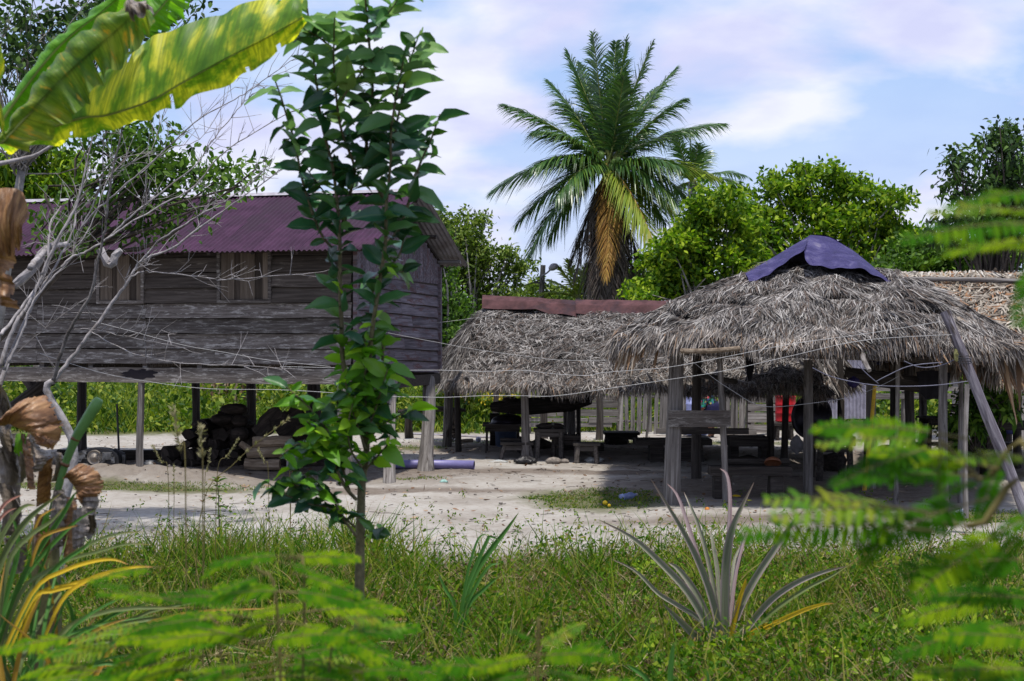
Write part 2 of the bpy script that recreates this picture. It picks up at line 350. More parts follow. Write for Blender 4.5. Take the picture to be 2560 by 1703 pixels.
def board(name, L, h, t, mat, parent, origin, rz=0, tilt=0.0, warp=0.012, drop=0.0, vertical=False, clap=0.0):
    """one plank along local X (or Z): origin = its lower left front corner in the parent's own frame"""
    n = max(4, int(L/.25)); xs = np.linspace(0, L, n+1); w = rng.uniform(-warp, warp, n+1); w2 = rng.uniform(-warp, warp, n+1)
    w = np.convolve(np.pad(w, 1, 'edge'), [.25, .5, .25], 'valid'); w2 = np.convolve(np.pad(w2, 1, 'edge'), [.25, .5, .25], 'valid')
    V = []; off = rng.uniform(0, 50)
    for i, x in enumerate(xs):
        z0 = w[i]-drop*x; z1 = h+w2[i]*.3-drop*x
        V += [(x, -clap, z0), (x, t-clap, z0), (x, t, z1), (x, 0, z1)]
    V = np.array(V); Qd = []
    for i in range(n):
        a = i*4; Qd += [(a, a+4, a+7, a+3), (a+1, a+2, a+6, a+5), (a+3, a+7, a+6, a+2), (a, a+1, a+5, a+4)]
    Qd += [(0, 3, 2, 1), (n*4, n*4+1, n*4+2, n*4+3)]
    if vertical: V = V[:, [2, 1, 0]]*np.array([1, 1, 1]); Qd = [q[::-1] for q in Qd]
    o = link(name, mesh_np(name, V, [np.array(Qd)], smooth=False), mat, parent)
    o.location = origin; o.rotation_euler = (0, tilt, rz); return o
def postpart(name, base, top, r, mat, parent, sides=9, rough=0.08, world=True, n=6, bend=0.02, flare=1.15, parts=None):
    """a rough post; mesh in the parent's frame with its own object origin at the foot so grain runs along it"""
    base = np.asarray(base, float); top = np.asarray(top, float)
    if world and parent is not None:
        M = np.array(rootinv(parent)); base = M[:3, :3] @ base+M[:3, 3]; top = M[:3, :3] @ top+M[:3, 3]
    d = top-base; L = np.linalg.norm(d); b1, b2 = rng.uniform(-bend, bend, 2)
    t = np.linspace(0, 1, n); pts = np.stack([b1*np.sin(t*3.1), b2*np.sin(t*3.1+.4), t*L], 1)
    mb = MB(); mb.tube(pts, r*np.interp(t, [0, .15, 1], [flare, 1.03, .92])*(1+rng.uniform(-.03, .03, n)), sides, True, rough)
    o = link(name, mb.mesh(name, False), mat, parent); o.location = base
    o.rotation_mode = 'QUATERNION'; o.rotation_quaternion = Vector(d).to_track_quat('Z', 'Y'); return o
def solo_post(name, base, top, r, mat, label, cat, group=None, **k):
    o = postpart(name, base, top, r, mat, None, **k); return tag(o, label, cat, group)

# ------------------------------------------------------------------ stilt house
C0 = P(880, 1215, 23.7); C0[2] = 0
house = thing('stilt_house', 'grey plank house raised on wooden stilts under a purple corrugated roof', 'house', C0, R(-15))
ZB = 1.72   # underside of floor beam
LEN = 8.2; DEP = 4.5
# front beam and second beam, joists
board('floor_beam', LEN+.05, .26, .10, m_board, house, (-LEN, -.06, ZB-.03), warp=.01)
board('floor_beam', LEN, .22, .10, m_dark, house, (-LEN, DEP-.1, ZB-.02))
board('floor_beam', LEN, .18, .10, m_dark, house, (-LEN, DEP/2, ZB-.02))
for x in (-8, -6.95, -5.9, -4.92, -3.88, -2.8, -1.93, -.95):
    mb = MB(); mb.box((x+rng.uniform(-.05, .05), DEP/2+.0, ZB+.31), (.09, DEP+.02, .16)); mb.build('joist', m_board, house, world=False)
fl = MB(); fl.box((-LEN/2, DEP/2, ZB+.43), (LEN-.02, DEP-.02, .05)); fl.build('floor_boards', m_dark, house, world=False)
# dark burnt patch on the beam
mb = MB(); a = np.linspace(0, 2*math.pi, 33)[:-1]; rr = .5+.5*rng.uniform(.3, 1, 32)
V = np.stack([-3.93+.40*np.cos(a)*rr, np.full(32, -.064), ZB+.12+.10*np.sin(a)*rr], 1)
V = np.vstack([V, [[-3.93, -.064, ZB+.12]]]); mb.add(V, (), [(32, (k+1) % 32, k) for k in range(32)])
m_char = M_plain('charred_stain', (.012, .010, .014), .95)
mb.build('stain', m_char, house, world=False)
# front wall boards: rows from wall foot to eave
Z0 = 2.02; ROWH = .262; TOP = 3.98
wins = [(-2.44, -1.44, 3.06, 3.98), (-4.75, -3.83, 3.06, 3.98)]
r_ = 0; z = Z0
while z < TOP-.05:
    cuts = [0]
    x = -rng.uniform(.6, 2.4)
    if z < 3.0: cuts = [0, -2.53+rng.choice([0, .03]), -3.8, -5.95, -LEN] if rng.random() < .6 else [0, -3.8, -5.95, -LEN]
    else: cuts = [0, -5.95, -LEN]
    segs = []
    for a_, b_ in zip(cuts[:-1], cuts[1:]):
        pieces = [(b_, a_)]
        for w in wins:
            if z+ROWH > w[2]+.02 and z < w[3]:
                np_ = []
                for (p, q) in pieces:
                    if q <= w[0] or p >= w[1]: np_.append((p, q)); continue
                    if p < w[0]: np_.append((p, w[0]))
                    if q > w[1]: np_.append((w[1], q))
                pieces = np_
        segs += pieces
    hh = min(ROWH-.011, TOP-z)
    for (p, q) in segs:
        if q-p < .1: continue
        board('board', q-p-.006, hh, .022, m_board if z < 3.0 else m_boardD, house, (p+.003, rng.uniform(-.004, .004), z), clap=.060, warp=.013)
    z += ROWH; r_ += 1
back = MB(); back.box((-LEN/2, .06, (Z0+TOP)/2), (LEN, .04, TOP-Z0)); back.build('inner_wall', m_dark, house, world=False)
# shutters
m_shut = [M_wood('brown_shutter', [(0.28, (.07, .055, .042)), (0.5, (.125, .10, .08)), (0.72, (.18, .15, .12))], 'Z', 22, 1.2, vary=.2), M_wood('dark_shutter', [(0.28, (.03, .024, .02)), (0.5, (.055, .043, .035)), (0.72, (.08, .065, .055))], 'Z', 22, 1.2, vary=.2)]
for w in wins:
    fx0, fx1, fz0, fz1 = w; fz1 = 3.97
    root = MB(); t = .055
    root.box(((fx0+fx1)/2, -.03, fz0+t/2), (fx1-fx0, .07, t)); root.box(((fx0+fx1)/2, -.03, fz1-t/2), (fx1-fx0, .07, t))
    root.box((fx0+t/2, -.03, (fz0+fz1)/2), (t, .068, fz1-fz0-2*t)); root.box((fx1-t/2, -.03, (fz0+fz1)/2), (t, .068, fz1-fz0-2*t))
    fr = root.build('window_frame', m_board, house, world=False)
    x = fx0+t+.004; wd = [.25, .10, .26, .14, .10]
    tot = fx1-fx0-2*t-.008; wd = [q*tot/sum(wd) for q in wd]
    for k, q in enumerate(wd):
        board('shutter_plank', fz1-fz0-2*t-.01, q-.006, .02, m_shut[k in (1, 3)], fr, (x+.003, -.035+(.012 if k in (1, 3) else 0), fz0+t+.005), vertical=True, warp=.002)
        x += q
# gable wall (right end): boards run front to back, local frame turned 90 degrees
zf, zr = 1.93, 1.78
nb = 8
for k in range(nb):
    f0 = zf+(3.55-zf)*k/nb; r0 = zr+(3.50-zr)*k/nb
    a_ = rng.uniform(1.8, 3.2)
    for (s0, s1) in ((0, a_), (a_, DEP)):
        zz = f0+(r0-f0)*s0/DEP
        o = board('board', s1-s0-.006, (3.55-zf)/nb-.010, .022, m_gable, house, (.045, s0+.003, zz), rz=R(90), drop=(f0-r0)/DEP, clap=-.03 if False else .032, warp=.008)
        o.rotation_euler = (0, 0, R(90))
# upright planks in the gable triangle
RZ = 5.02; EZ = 4.0
x = .02
while x < DEP-.05:
    wv = rng.uniform(.16, .24); mid = x+wv/2; htop = EZ-.1+(RZ-EZ)*(1-abs(mid-DEP/2)/(DEP/2)); hb = 3.52
    mb = MB(); mb.box((.045+rng.uniform(0, .008), mid, (hb+htop)/2), (.022, wv-.008, htop-hb)); mb.build('gable_plank', m_gable, house, world=False); x += wv
mb = MB(); mb.box((.03, DEP/2, (1.95+4.0)/2), (.03, DEP, 2.0)); mb.build('inner_wall', m_dark, house, world=False)
mb = MB(); mb.box((.08, -.03, 2.95), (.07, .07, 2.0)); mb.build('corner_post', m_gable, house, world=False)
mb = MB(); mb.box((.08, DEP, 2.85), (.07, .09, 2.0)); mb.build('corner_post', m_gable, house, world=False)
mb = MB(); mb.box((.02, DEP/2, 1.66), (.12, DEP+.1, .2)); mb.build('end_beam', m_dark, house, world=False)
# back wall
mb = MB(); mb.box((-LEN/2, DEP, (Z0+4)/2), (LEN, .04, 2.0)); mb.build('back_wall', m_dark, house, world=False)
# roof: corrugated sheets, front and rear slope
OV = .55; OVG = .50; ridge_y = DEP/2
def corr(x0, x1, y0, z0, y1, z1, lift=0.0):
    pitch = .092; n = int((x1-x0)/pitch*8); xs = np.linspace(x0, x1, n+1); amp = .014
    off = amp*np.sin(xs/pitch*2*math.pi)
    V = []; nr = 6
    jit = rng.uniform(-.012, .012, nr)
    for i in range(nr):
        t = i/(nr-1); V.append(np.stack([xs, np.full(n+1, y0+(y1-y0)*t), z0+(z1-z0)*t+off+lift+jit[i]], 1))
    V = np.concatenate(V); Q = [(i*(n+1)+k, i*(n+1)+k+1, (i+1)*(n+1)+k+1, (i+1)*(n+1)+k) for i in range(nr-1) for k in range(n)]
    return V, Q
ez = EZ-.12
xs = list(np.arange(-LEN-.4, OVG-.3, .78))+[OVG]
for i in range(len(xs)-1):
    for (ya, yb, m_) in ((-OV, ridge_y, m_roof), (DEP+OV, ridge_y, m_zinc)):
        V, Q_ = corr(xs[i], xs[i+1]+.05 if i < len(xs)-2 else xs[i+1], ya, ez+.02, yb, RZ+.1, .006*(i % 2))
        mb = MB(); mb.add(V, Q_ if ya < 0 else [q[::-1] for q in Q_]); o = mb.build('roof_sheet', m_, house, smooth=True, world=False)
        if i == len(xs)-2:
            s = o.modifiers.new('thick', 'SOLIDIFY'); s.thickness = .004
mb = MB(); n_ = 12; xr = np.linspace(-LEN-.4, OVG, n_)
V = []; 
for x in xr: V += [(x, ridge_y-.14, RZ+.085), (x, ridge_y, RZ+.155+rng.uniform(-.004, .004)), (x, ridge_y+.14, RZ+.085)]
mb.add(V, [(i*3+k, i*3+k+3, i*3+k+4, i*3+k+1) for i in range(n_-1) for k in (0, 1)]); mb.build('ridge_cap', m_ridge, house, world=False)
for yy, zz in ((-.1, ez+.12), (DEP+.1, ez+.12), (DEP*.25, 4.42), (DEP*.75, 4.42), (ridge_y, RZ-.02)):
    postpart('purlin', (-LEN, yy, zz-.05), (OVG-.12 if yy != DEP+.1 else OVG-.02, yy, zz-.05), .045, m_post if yy == DEP+.1 else m_dark, house, world=False, flare=1)
for x in np.arange(-8, .5, .8):
    for s in (-1, 1):
        y0 = -OV+.1 if s < 0 else DEP+OV-.1
        mb = MB(); mb.tube([(x, y0, ez-.03+.03), (x, ridge_y, RZ-.02)], .03, 6); mb.build('rafter', m_dark, house, world=False)
# stilts
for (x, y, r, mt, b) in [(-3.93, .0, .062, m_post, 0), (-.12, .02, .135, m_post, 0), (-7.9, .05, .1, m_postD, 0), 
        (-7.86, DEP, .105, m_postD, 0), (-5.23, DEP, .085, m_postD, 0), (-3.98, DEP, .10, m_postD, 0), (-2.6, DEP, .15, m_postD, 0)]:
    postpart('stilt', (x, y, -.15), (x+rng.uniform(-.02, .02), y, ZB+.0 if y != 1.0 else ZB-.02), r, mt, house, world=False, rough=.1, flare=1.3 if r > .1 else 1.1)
postpart('stilt', G(1063, 1176)-[0, 0, .1], P(1072, 945, 27.6), .13, m_post, house, rough=.1, flare=1.3)
postpart('stilt', G(972, 1210)-[0, 0, .1], P(981, 950, 25.5), .10, m_post, house, rough=.1)
for (x, y0, x1) in ((-8.4, 2.0, -6.9), (-7.6, 3.2, -8.4)):
    postpart('brace', (x, y0, .7), (x1, y0, ZB), .12, m_postD, house, world=False)
# small rail on posts beyond the house
rail = thing('plank_rack', 'low plank shelf on two stout posts right of the house end', 'rack', G(1020, 1090))
d_ = 34.
postpart('post', G(1023, 1096), P(1023, 1030, 34), .10, m_postD, rail)
postpart('post', G(1135, 1096)+np.array([0, .2, 0]), P(1135, 1028, 34), .06, m_postD, rail)
for k in range(3):
    a_ = P(1035-20*k, 1023+3*k, 33.8+.15*k); b_ = P(1165-10*k, 1026, 33.8+.15*k)
    mb = MB(); mb.tube(smoothpoly([a_, (a_+b_)/2+[0, 0, .03], b_], 6), [.05, .06, .04], 6, True, .15); mb.build('shelf_plank', m_dark, rail)
# ------------------------------------------------------------------ thatched huts
def M_thatch(name, stops, brown, bthr=0.86):
    m, nt, out = newmat(name); ge = nt.nodes.new('ShaderNodeNewGeometry'); ri = ge.outputs['Random Per Island']
    v = coords(nt, 'Object', (1, 1, 1), rand=False); nz = noise(nt, v, 1.3, 6, 0.75)
    mx = nt.nodes.new('ShaderNodeMix'); mx.data_type = 'FLOAT'; mx.inputs[0].default_value = .62; nt.links.new(ri, mx.inputs[2]); nt.links.new(nz, mx.inputs[3])
    c = ramp(nt, mx.outputs[0], stops).outputs[0]
    fr = nt.nodes.new('ShaderNodeMath'); fr.operation = 'FRACT'; mu = nt.nodes.new('ShaderNodeMath'); mu.operation = 'MULTIPLY'; mu.inputs[1].default_value = 17.3
    nt.links.new(ri, mu.inputs[0]); nt.links.new(mu.outputs[0], fr.inputs[0])
    c = mixc(nt, ramp(nt, fr.outputs[0], [(bthr, (0, 0, 0)), (bthr+.03, (1, 1, 1))]).outputs[0], c, brown)
    principled(nt, out, c, 0.85, spec=0.2); return m
m_th1 = M_thatch('grey_thatch', [(0.34, (.030, .027, .026)), (0.50, (.135, .122, .116)), (0.66, (.36, .34, .325))], (.10, .075, .062), .82)
m_th2 = M_thatch('pale_brown_thatch', [(0.25, (.05, .04, .036)), (0.48, (.185, .165, .152)), (0.70, (.42, .38, .35))], (.20, .13, .085), .88)
m_th3 = M_thatch('tan_thatch', [(0.25, (.09, .07, .055)), (0.48, (.26, .225, .185)), (0.70, (.45, .40, .34))], (.24, .13, .07), .8)
m_thpale = M_thatch('fresh_pale_thatch', [(0.25, (.20, .175, .15)), (0.5, (.38, .35, .31)), (0.75, (.52, .49, .45))], (.28, .20, .12), .9)
m_thbrown = M_thatch('brown_palm_leaf', [(0.2, (.10, .055, .03)), (0.5, (.24, .15, .09)), (0.8, (.38, .28, .19))], (.45, .38, .30), .8)
m_under = M_plain('thatch_underside', (.045, .036, .030), .95, nscale=12, amp=.4)
class Face:
    def __init__(s, bl, br, tl, tr, bulge=0.12, out=None):
        s.c = [np.asarray(q, float) for q in (bl, br, tl, tr)]; s.b = bulge
        n = np.cross(s.c[1]-s.c[0], (s.c[2]+s.c[3])/2-(s.c[0]+s.c[1])/2); n = norm(n)
        if n[2] < 0: n = -n
        s.n = n
        s.w = np.linalg.norm(s.c[1]-s.c[0]); s.h = np.linalg.norm((s.c[2]+s.c[3])/2-(s.c[0]+s.c[1])/2)
    def pt(s, u, v):   # v=0 ridge, v=1 eave
        u = np.asarray(u)[..., None]; v = np.asarray(v)[..., None]
        p = (s.c[2]*(1-u)+s.c[3]*u)*(1-v)+(s.c[0]*(1-u)+s.c[1]*u)*v
        lump = .035*np.sin(u*s.w*2.3+v*5)+.025*np.sin(u*s.w*5.1-v*7+1)
        return p+s.n*(s.b*np.sin(math.pi*np.clip(v, 0, 1))+lump)
    def strands(s, dens, L, W, row=0.14, ang=0.5, lift=(0.0, .06), tip=(-.05, .12), grav=.25, region=None, eave=1.02, prof=(.5, 1, .85, .2), tier=0.0):
        n = int(dens*s.w*s.h); nr = max(2, int(s.h/row))
        u = rng.uniform(0, 1, n); r = rng.integers(0, nr, n)
        v = (r+.5+.28*np.sin(u*s.w*1.9+r*1.7)+.2*np.sin(u*s.w*6+r)+rng.normal(0, .16, n))/nr*eave
        if region is not None:
            k = region(u, v); u = u[k]; v = v[k]; r = r[k]; n = len(u)
        fr_ = np.zeros(n)
        if tier:
            fr_ = rng.uniform(0, 1, n)**.42; wob = .26*np.sin(u*s.w*1.3+r*1.7)+.14*np.sin(u*s.w*4.3+r*2.1)+.08*np.sin(u*s.w*11+r); v = np.clip((r+fr_*.8+wob)/nr, 0, 1.02)*eave
            if region is not None:
                pass
        p = s.pt(u, v); q = s.pt(u, v+.02); D = norm(q-p); nn = np.broadcast_to(s.n, p.shape)
        a = rng.normal(0, ang, n)+.35*np.sin(u*s.w*2.7+v*s.h*4.1)+.25*np.sin(u*s.w*6.7-v*s.h*3); side = np.cross(D, nn)
        D2 = D*np.cos(a)[:, None]+side*np.sin(a)[:, None]+nn*rng.uniform(*tip, n)[:, None]
        p = p+nn*(rng.uniform(*lift, n)+tier*(fr_-.3)*(.6+.4*np.sin(u*s.w*3+r)))[:, None]
        N2 = norm(nn+.5*rng.normal(size=(n, 3)))
        LL = rng.uniform(.6, 1.3, n)*L; WW = rng.uniform(.5, 1.5, n)*W
        bend = np.stack([rng.normal(0, .15, n), rng.normal(0, .1, n), -grav*rng.uniform(.2, 1.2, n)], 1)
        return ribbons(p-D2*.25*LL[:, None], D2, N2, LL, WW, prof, bend)
    def base(s, off=.05, nu=14, nv=8):
        U, Vv = np.meshgrid(np.linspace(0, 1, nu), np.linspace(0, 1.0, nv)); p = s.pt(U.ravel(), Vv.ravel())-s.n*off
        ii = (np.arange(nu-1)[None, :]+np.arange(nv-1)[:, None]*nu).ravel()
        return p, np.stack([ii, ii+1, ii+1+nu, ii+nu], 1)
    def fringe(s, n, L, W, u0=0, u1=1, v=(.96, 1.04), splay=.35):
        u = rng.uniform(u0, u1, n); p = s.pt(u, rng.uniform(*v, n)); q = s.pt(u, np.full(n, .9)); D = norm(s.pt(u, np.full(n, 1.0))-q)
        a = rng.normal(0, splay, (n, 3)); D2 = D*.75+np.array([0, 0, -.45])+a*.6
        return ribbons(p+s.n*rng.uniform(-.1, .03, n)[:, None]-D2*.1, D2, norm(np.array([0, -1, .3])+.6*rng.normal(size=(n, 3))), rng.uniform(.5, 1.3, n)*L, rng.uniform(.5, 1.5, n)*W, (.6, 1, .7, .15), np.array([0, 0, -.5])*rng.uniform(.1, 1, n)[:, None])
def poles(parent, pts, r, mat, name='pole'):
    return postpart(name, pts[0], pts[1], r, mat, parent, flare=1, n=5, bend=.03)

# --- middle hut
mh = thing('thatched_shelter', 'long low grey thatched shelter with rusty metal ridge strips in the middle', 'shelter', P(1600, 1140, 29.5)*[1, 1, 0])
FL = P(1152, 960, 28.4); BL = P(1066, 936, 33.9); FR = P(2050, 975, 26.3); BR = P(2150, 950, 31.5); TL = P(1222, 772, 31.0); TR = P(1980, 778, 28.9)
faces = [Face(FL, FR, TL, TR, .13), Face(BL, FL, TL-[0, 0, .02], TL, .10), Face(FR, BR, TR, TR, .1), Face(BR, BL, TR, TL, .1)]
V, Q = join([faces[0].strands(1250, .20, .014, row=.16, ang=.95, tip=(-.02, .22), lift=(0, .07)), faces[1].strands(900, .32, .012, row=.2, ang=.22, tip=(-.05, .08)),
             faces[2].strands(250, .34, .03, ang=.3), faces[3].strands(120, .35, .04, ang=.4)])
bulk('thatch', V, Q, m_th1, mh, 'stuff', smooth=False)
V, Q = join([faces[0].strands(700, .22, .015, row=.13, ang=.6, tip=(-.02, .2), grav=.5, region=lambda u, v: v > .80+.05*np.sin(u*30)), faces[0].fringe(6500, .19, .014, splay=.45), faces[1].fringe(1000, .22, .02), faces[2].fringe(1000, .25, .02)])
bulk('thatch_fringe', V, Q, m_th2, mh, 'stuff', smooth=False)
bv = [f.base(.06) for f in faces]; V, Q = join(bv); bulk('thatch_underlayer', V, Q, m_under, mh)
for k, (a, b) in enumerate([((1206, 738), (1440, 752)), ((1438, 752), (1645, 754)), ((1643, 753), (1730, 754)), ((1728, 753), (1990, 756))]):
    da = np.interp([a[0], b[0]], [1206, 1990], [31.0, 28.8]); A = P(*a, da[0]); B = P(*b, da[1]); n = 8; V = []
    for i in range(n):
        c = A+(B-A)*i/(n-1); w = rng.normal(0, .012); hgt_ = .30+(.05 if k == 0 else 0)*i/(n-1)+rng.normal(0, .008)
        V += [c+[0, .26, -.20+w], c+[0, 0, w*.5+(.012 if k % 2 else 0)], c+[0, -.20, -.10+w], c+[0, -.36, -hgt_+w*2-(.0 if k else -.02)]]
    mb = MB(); mb.add(V, [(i*4+j, i*4+j+4, i*4+j+5, i*4+j+1) for i in range(n-1) for j in range(3)]); o = mb.build('ridge_strip', m_rust, mh, smooth=False)
    s = o.modifiers.new('t', 'SOLIDIFY'); s.thickness = .01
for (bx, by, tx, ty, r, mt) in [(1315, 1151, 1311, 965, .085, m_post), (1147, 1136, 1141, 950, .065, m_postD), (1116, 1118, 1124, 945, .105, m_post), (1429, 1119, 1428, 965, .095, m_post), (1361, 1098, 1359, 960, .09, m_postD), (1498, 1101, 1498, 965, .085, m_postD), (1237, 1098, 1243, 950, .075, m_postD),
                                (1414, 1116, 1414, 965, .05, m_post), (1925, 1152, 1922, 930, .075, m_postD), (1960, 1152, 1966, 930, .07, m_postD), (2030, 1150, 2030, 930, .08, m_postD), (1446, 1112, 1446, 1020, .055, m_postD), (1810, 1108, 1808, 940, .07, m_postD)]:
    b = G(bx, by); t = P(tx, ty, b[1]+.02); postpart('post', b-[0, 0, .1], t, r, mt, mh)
mids = lambda a, b, t: a*(1-t)+b*t
for (a, b) in [(mids(FL, TL, .1)+[.1, 0, -.12], mids(FR, TR, .1)+[0, 0, -.12]), (mids(BL, TL, .1)+[0, 0, -.15], mids(BR, TR, .1)+[0, 0, -.15]), (mids(FL, TL, .5)+[.1, 0, -.15], mids(FR, TR, .5)+[0, 0, -.15])]:
    poles(mh, (a, b), .05, m_postD)
poles(mh, (P(1122, 951, 29.5), P(1172, 943, 28.3)), .035, m_post)

# --- near hut on the right
nh = thing('thatched_shelter', 'shaggy layered thatched shelter with a dark purple sheet over its peak', 'shelter', P(2000, 1200, 23)*[1, 1, 0])
FL = P(1552, 842, 20.3); FR = P(2570, 858, 19.6); BL = P(1556, 860, 27.0); BR = P(2440, 870, 26.5); TL = P(1985, 672, 23.4); TR = P(2095, 672, 23.2)
nf = [Face(FL, FR, TL, TR, .17), Face(BL, FL, TL, TL+[.02, 0, 0], .17), Face(FR, BR, TR, TR, .16), Face(BR, BL, TR, TL, .15)]
lay = dict(eave=.98, row=.33, ang=.26, tier=.20, tip=(-.03, .12), lift=(0, .05), grav=.22)
V, Q = join([nf[0].strands(1750, .34, .012, **lay), nf[1].strands(1000, .36, .013, row=.27, ang=.25, tip=(0, .12)), nf[2].strands(300, .42, .035, row=.25, ang=.3), nf[3].strands(90, .42, .05, ang=.3)])
bulk('thatch', V, Q, m_th1, nh, 'stuff', smooth=False)
V, Q = join([nf[0].strands(1100, .30, .014, row=.25, ang=.30, tip=(.02, .22), grav=.35, region=lambda u, v: v > .70+.10*np.sin(u*9+1)+.06*np.sin(u*31)),
             nf[0].strands(1300, .34, .015, row=.2, ang=.35, tip=(.05, .2), region=lambda u, v: ((u-.58)/.20)**2+((v-.36)/.10)**2 < 1+.3*np.sin(u*60)),
             nf[1].strands(240, .4, .02, ang=.25), nf[0].fringe(7000, .22, .014), nf[1].fringe(1800, .28, .022), nf[2].fringe(1500, .4, .026)])
bulk('thatch_fringe', V, Q, m_th2, nh, 'stuff', smooth=False)
V, Q = join([nf[0].fringe(60, .45, .06, 0, .08, v=(.9, 1.0)), nf[1].fringe(80, .4, .06, .5, 1, v=(.9, 1.0)), nf[0].fringe(26, .5, .05, .68, 1, v=(.85, .98)), nf[2].fringe(60, .75, .07, 0, .5)])
bulk('hanging_leaves', V, Q, m_thbrown, nh, 'stuff', smooth=False)
V, Q = join([f.base(.07) for f in nf]); bulk('thatch_underlayer', V, Q, m_under, nh)
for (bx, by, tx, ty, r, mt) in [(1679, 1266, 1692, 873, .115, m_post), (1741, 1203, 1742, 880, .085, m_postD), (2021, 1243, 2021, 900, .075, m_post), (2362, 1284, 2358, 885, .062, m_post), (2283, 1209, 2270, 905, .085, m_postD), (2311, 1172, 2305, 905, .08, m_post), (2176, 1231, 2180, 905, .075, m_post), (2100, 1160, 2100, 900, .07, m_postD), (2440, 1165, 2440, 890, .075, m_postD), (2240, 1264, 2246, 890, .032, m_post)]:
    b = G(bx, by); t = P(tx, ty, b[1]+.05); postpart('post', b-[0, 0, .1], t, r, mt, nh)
postpart('post', G(1816, 1262), P(1798, 880, 21.0), .045, m_post, nh)
for (a, b) in [(P(1690, 880, 21), P(2480, 905, 20.3)), (P(1690, 880, 21), P(1700, 880, 26)), (P(1700, 880, 26), P(2430, 895, 25.8)), (mids(FL, TL, .5)+[0, 0, -.2], mids(FR, TR, .5)+[0, 0, -.2]), (P(1745, 935, 24.4), P(1840, 955, 23.5)), (TL+[0, 0, -.15], TR+[0, 0, -.15])]:
    poles(nh, (a, b), .05, m_postD)
poles(nh, (P(1701, 876, 19.9), P(1850, 872, 19.8)), .035, m_bark)
poles(nh, (P(2158, 890, 19.6), P(2174, 925, 19.2)), .035, m_post)
tt = np.linspace(0, 1, 9)
for t in tt:
    poles(nh, (mids(FL, FR, t)+[0, .15, -.08], mids(TL, TR, t)+[0, 0, -.1]), .03, m_postD, 'rafter')
bd = board('rail_board', 156/F*20.7, 42/F*20.7, .03, m_board, nh, (0, 0, 0), warp=.006)
pp = rootinv(nh) @ Vector(P(1671, 1068, 20.72)); bd.location = pp; bd.rotation_euler = (0, 0, R(-1))
bd = board('rail_board', 1.2, .1, .03, m_dark, nh, (0, 0, 0)); bd.location = rootinv(nh) @ Vector(P(1690, 1086, 23.4))

# sheet over its peak
def M_tarp():
    m, nt, out = newmat('navy_purple_sheet'); v = coords(nt, 'Object', (1, 1, 1)); n1 = noise(nt, v, 3.0, 8, .7, .6)
    c = ramp(nt, n1, [(0.3, (.018, .015, .055)), (0.5, (.032, .026, .10)), (0.60, (.060, .052, .14)), (0.72, (.14, .125, .20))]).outputs[0]
    n2 = noise(nt, v, 5, 6, .65, 1.2)
    principled(nt, out, c, .6, n2, .9, spec=.15, bdist=.05); return m
def loft(A, B, nu, nv, bulge=0.0, ruf=0.0, fr=9, bdir=(0, -1, 0), seed=0, mid=None):
    A = smoothpoly(A, nu); Bp = smoothpoly(B, nu); t = np.linspace(0, 1, nv); u = np.linspace(0, 1, nu)
    bd_ = np.array(bdir, float); V = np.zeros((nu, nv, 3)); UV = np.zeros((nu, nv, 2))
    for j, x in enumerate(t):
        V[:, j] = A*(1-x)+Bp*x+bd_*(bulge*math.sin(math.pi*x))
        if ruf:
            L = np.linalg.norm(np.diff(A, axis=0), axis=1).sum()
            w = np.sin(u*fr*6.28+seed+x*1.0)+.6*np.sin(u*fr*2.3*6.28+seed*2+x*2)+.5*np.sin(u*fr*.37*6.28+seed*3)
            V[:, j] += bd_*(ruf*w*x)[:, None]+np.array([0, 0, 1])*(ruf*.5*np.sin(u*fr*1.3*6.28+seed)*x)[:, None]
        UV[:, j, 0] = u; UV[:, j, 1] = x
    ii = (np.arange(nv-1)[None, :]+np.arange(nu-1)[:, None]*nv).ravel(); Q = np.stack([ii, ii+nv, ii+nv+1, ii+1], 1)
    return V.reshape(-1, 3), Q, UV.reshape(-1, 2)
tp = thing('roof_sheet_cover', 'crumpled dark purple sheet draped over the peak of the shaggy thatch roof', 'tarpaulin', P(2030, 650, 23.2))
mt = M_tarp()
ridge_ = PX([(1863, 684), (1925, 648), (1985, 612), (2030, 589), (2075, 592), (2140, 632), (2185, 668), (2231, 698)], [22.2, 22.7, 23.1, 23.2, 23.2, 22.9, 22.5, 22.0])
lowL = PX([(1872, 706), (1915, 690), (1960, 658), (2011, 624)], [21.7, 21.9, 22.15, 22.5])
V, Q, uv = loft(PX([(1863, 684), (1925, 648), (1985, 612), (2018, 593)], [22.2, 22.7, 23.1, 23.2]), lowL, 26, 10, .05, .02, 3, seed=1); o = bulk('sheet_panel', V, Q, mt, tp, smooth=False)
lowR = PX([(2011, 624), (2016, 655), (2060, 668), (2100, 671), (2150, 671), (2190, 690), (2224, 709)], [22.5, 22.0, 21.9, 21.8, 21.7, 21.6, 21.55])
V, Q, uv = loft(PX([(2018, 593), (2030, 588), (2075, 594), (2110, 612), (2140, 632), (2185, 668), (2231, 698)], [23.2, 23.2, 23.2, 23.1, 22.9, 22.5, 22.0]), lowR, 40, 12, .06, .025, 4, seed=4); bulk('sheet_panel', V, Q, mt, tp, smooth=False)
V, Q, uv = loft(ridge_, PX([(1870, 705), (1950, 690), (2030, 680), (2130, 690), (2224, 709)], 24.3), 30, 8, -.05, .02, 3); bulk('sheet_panel', V, Q, mt, tp, smooth=False)

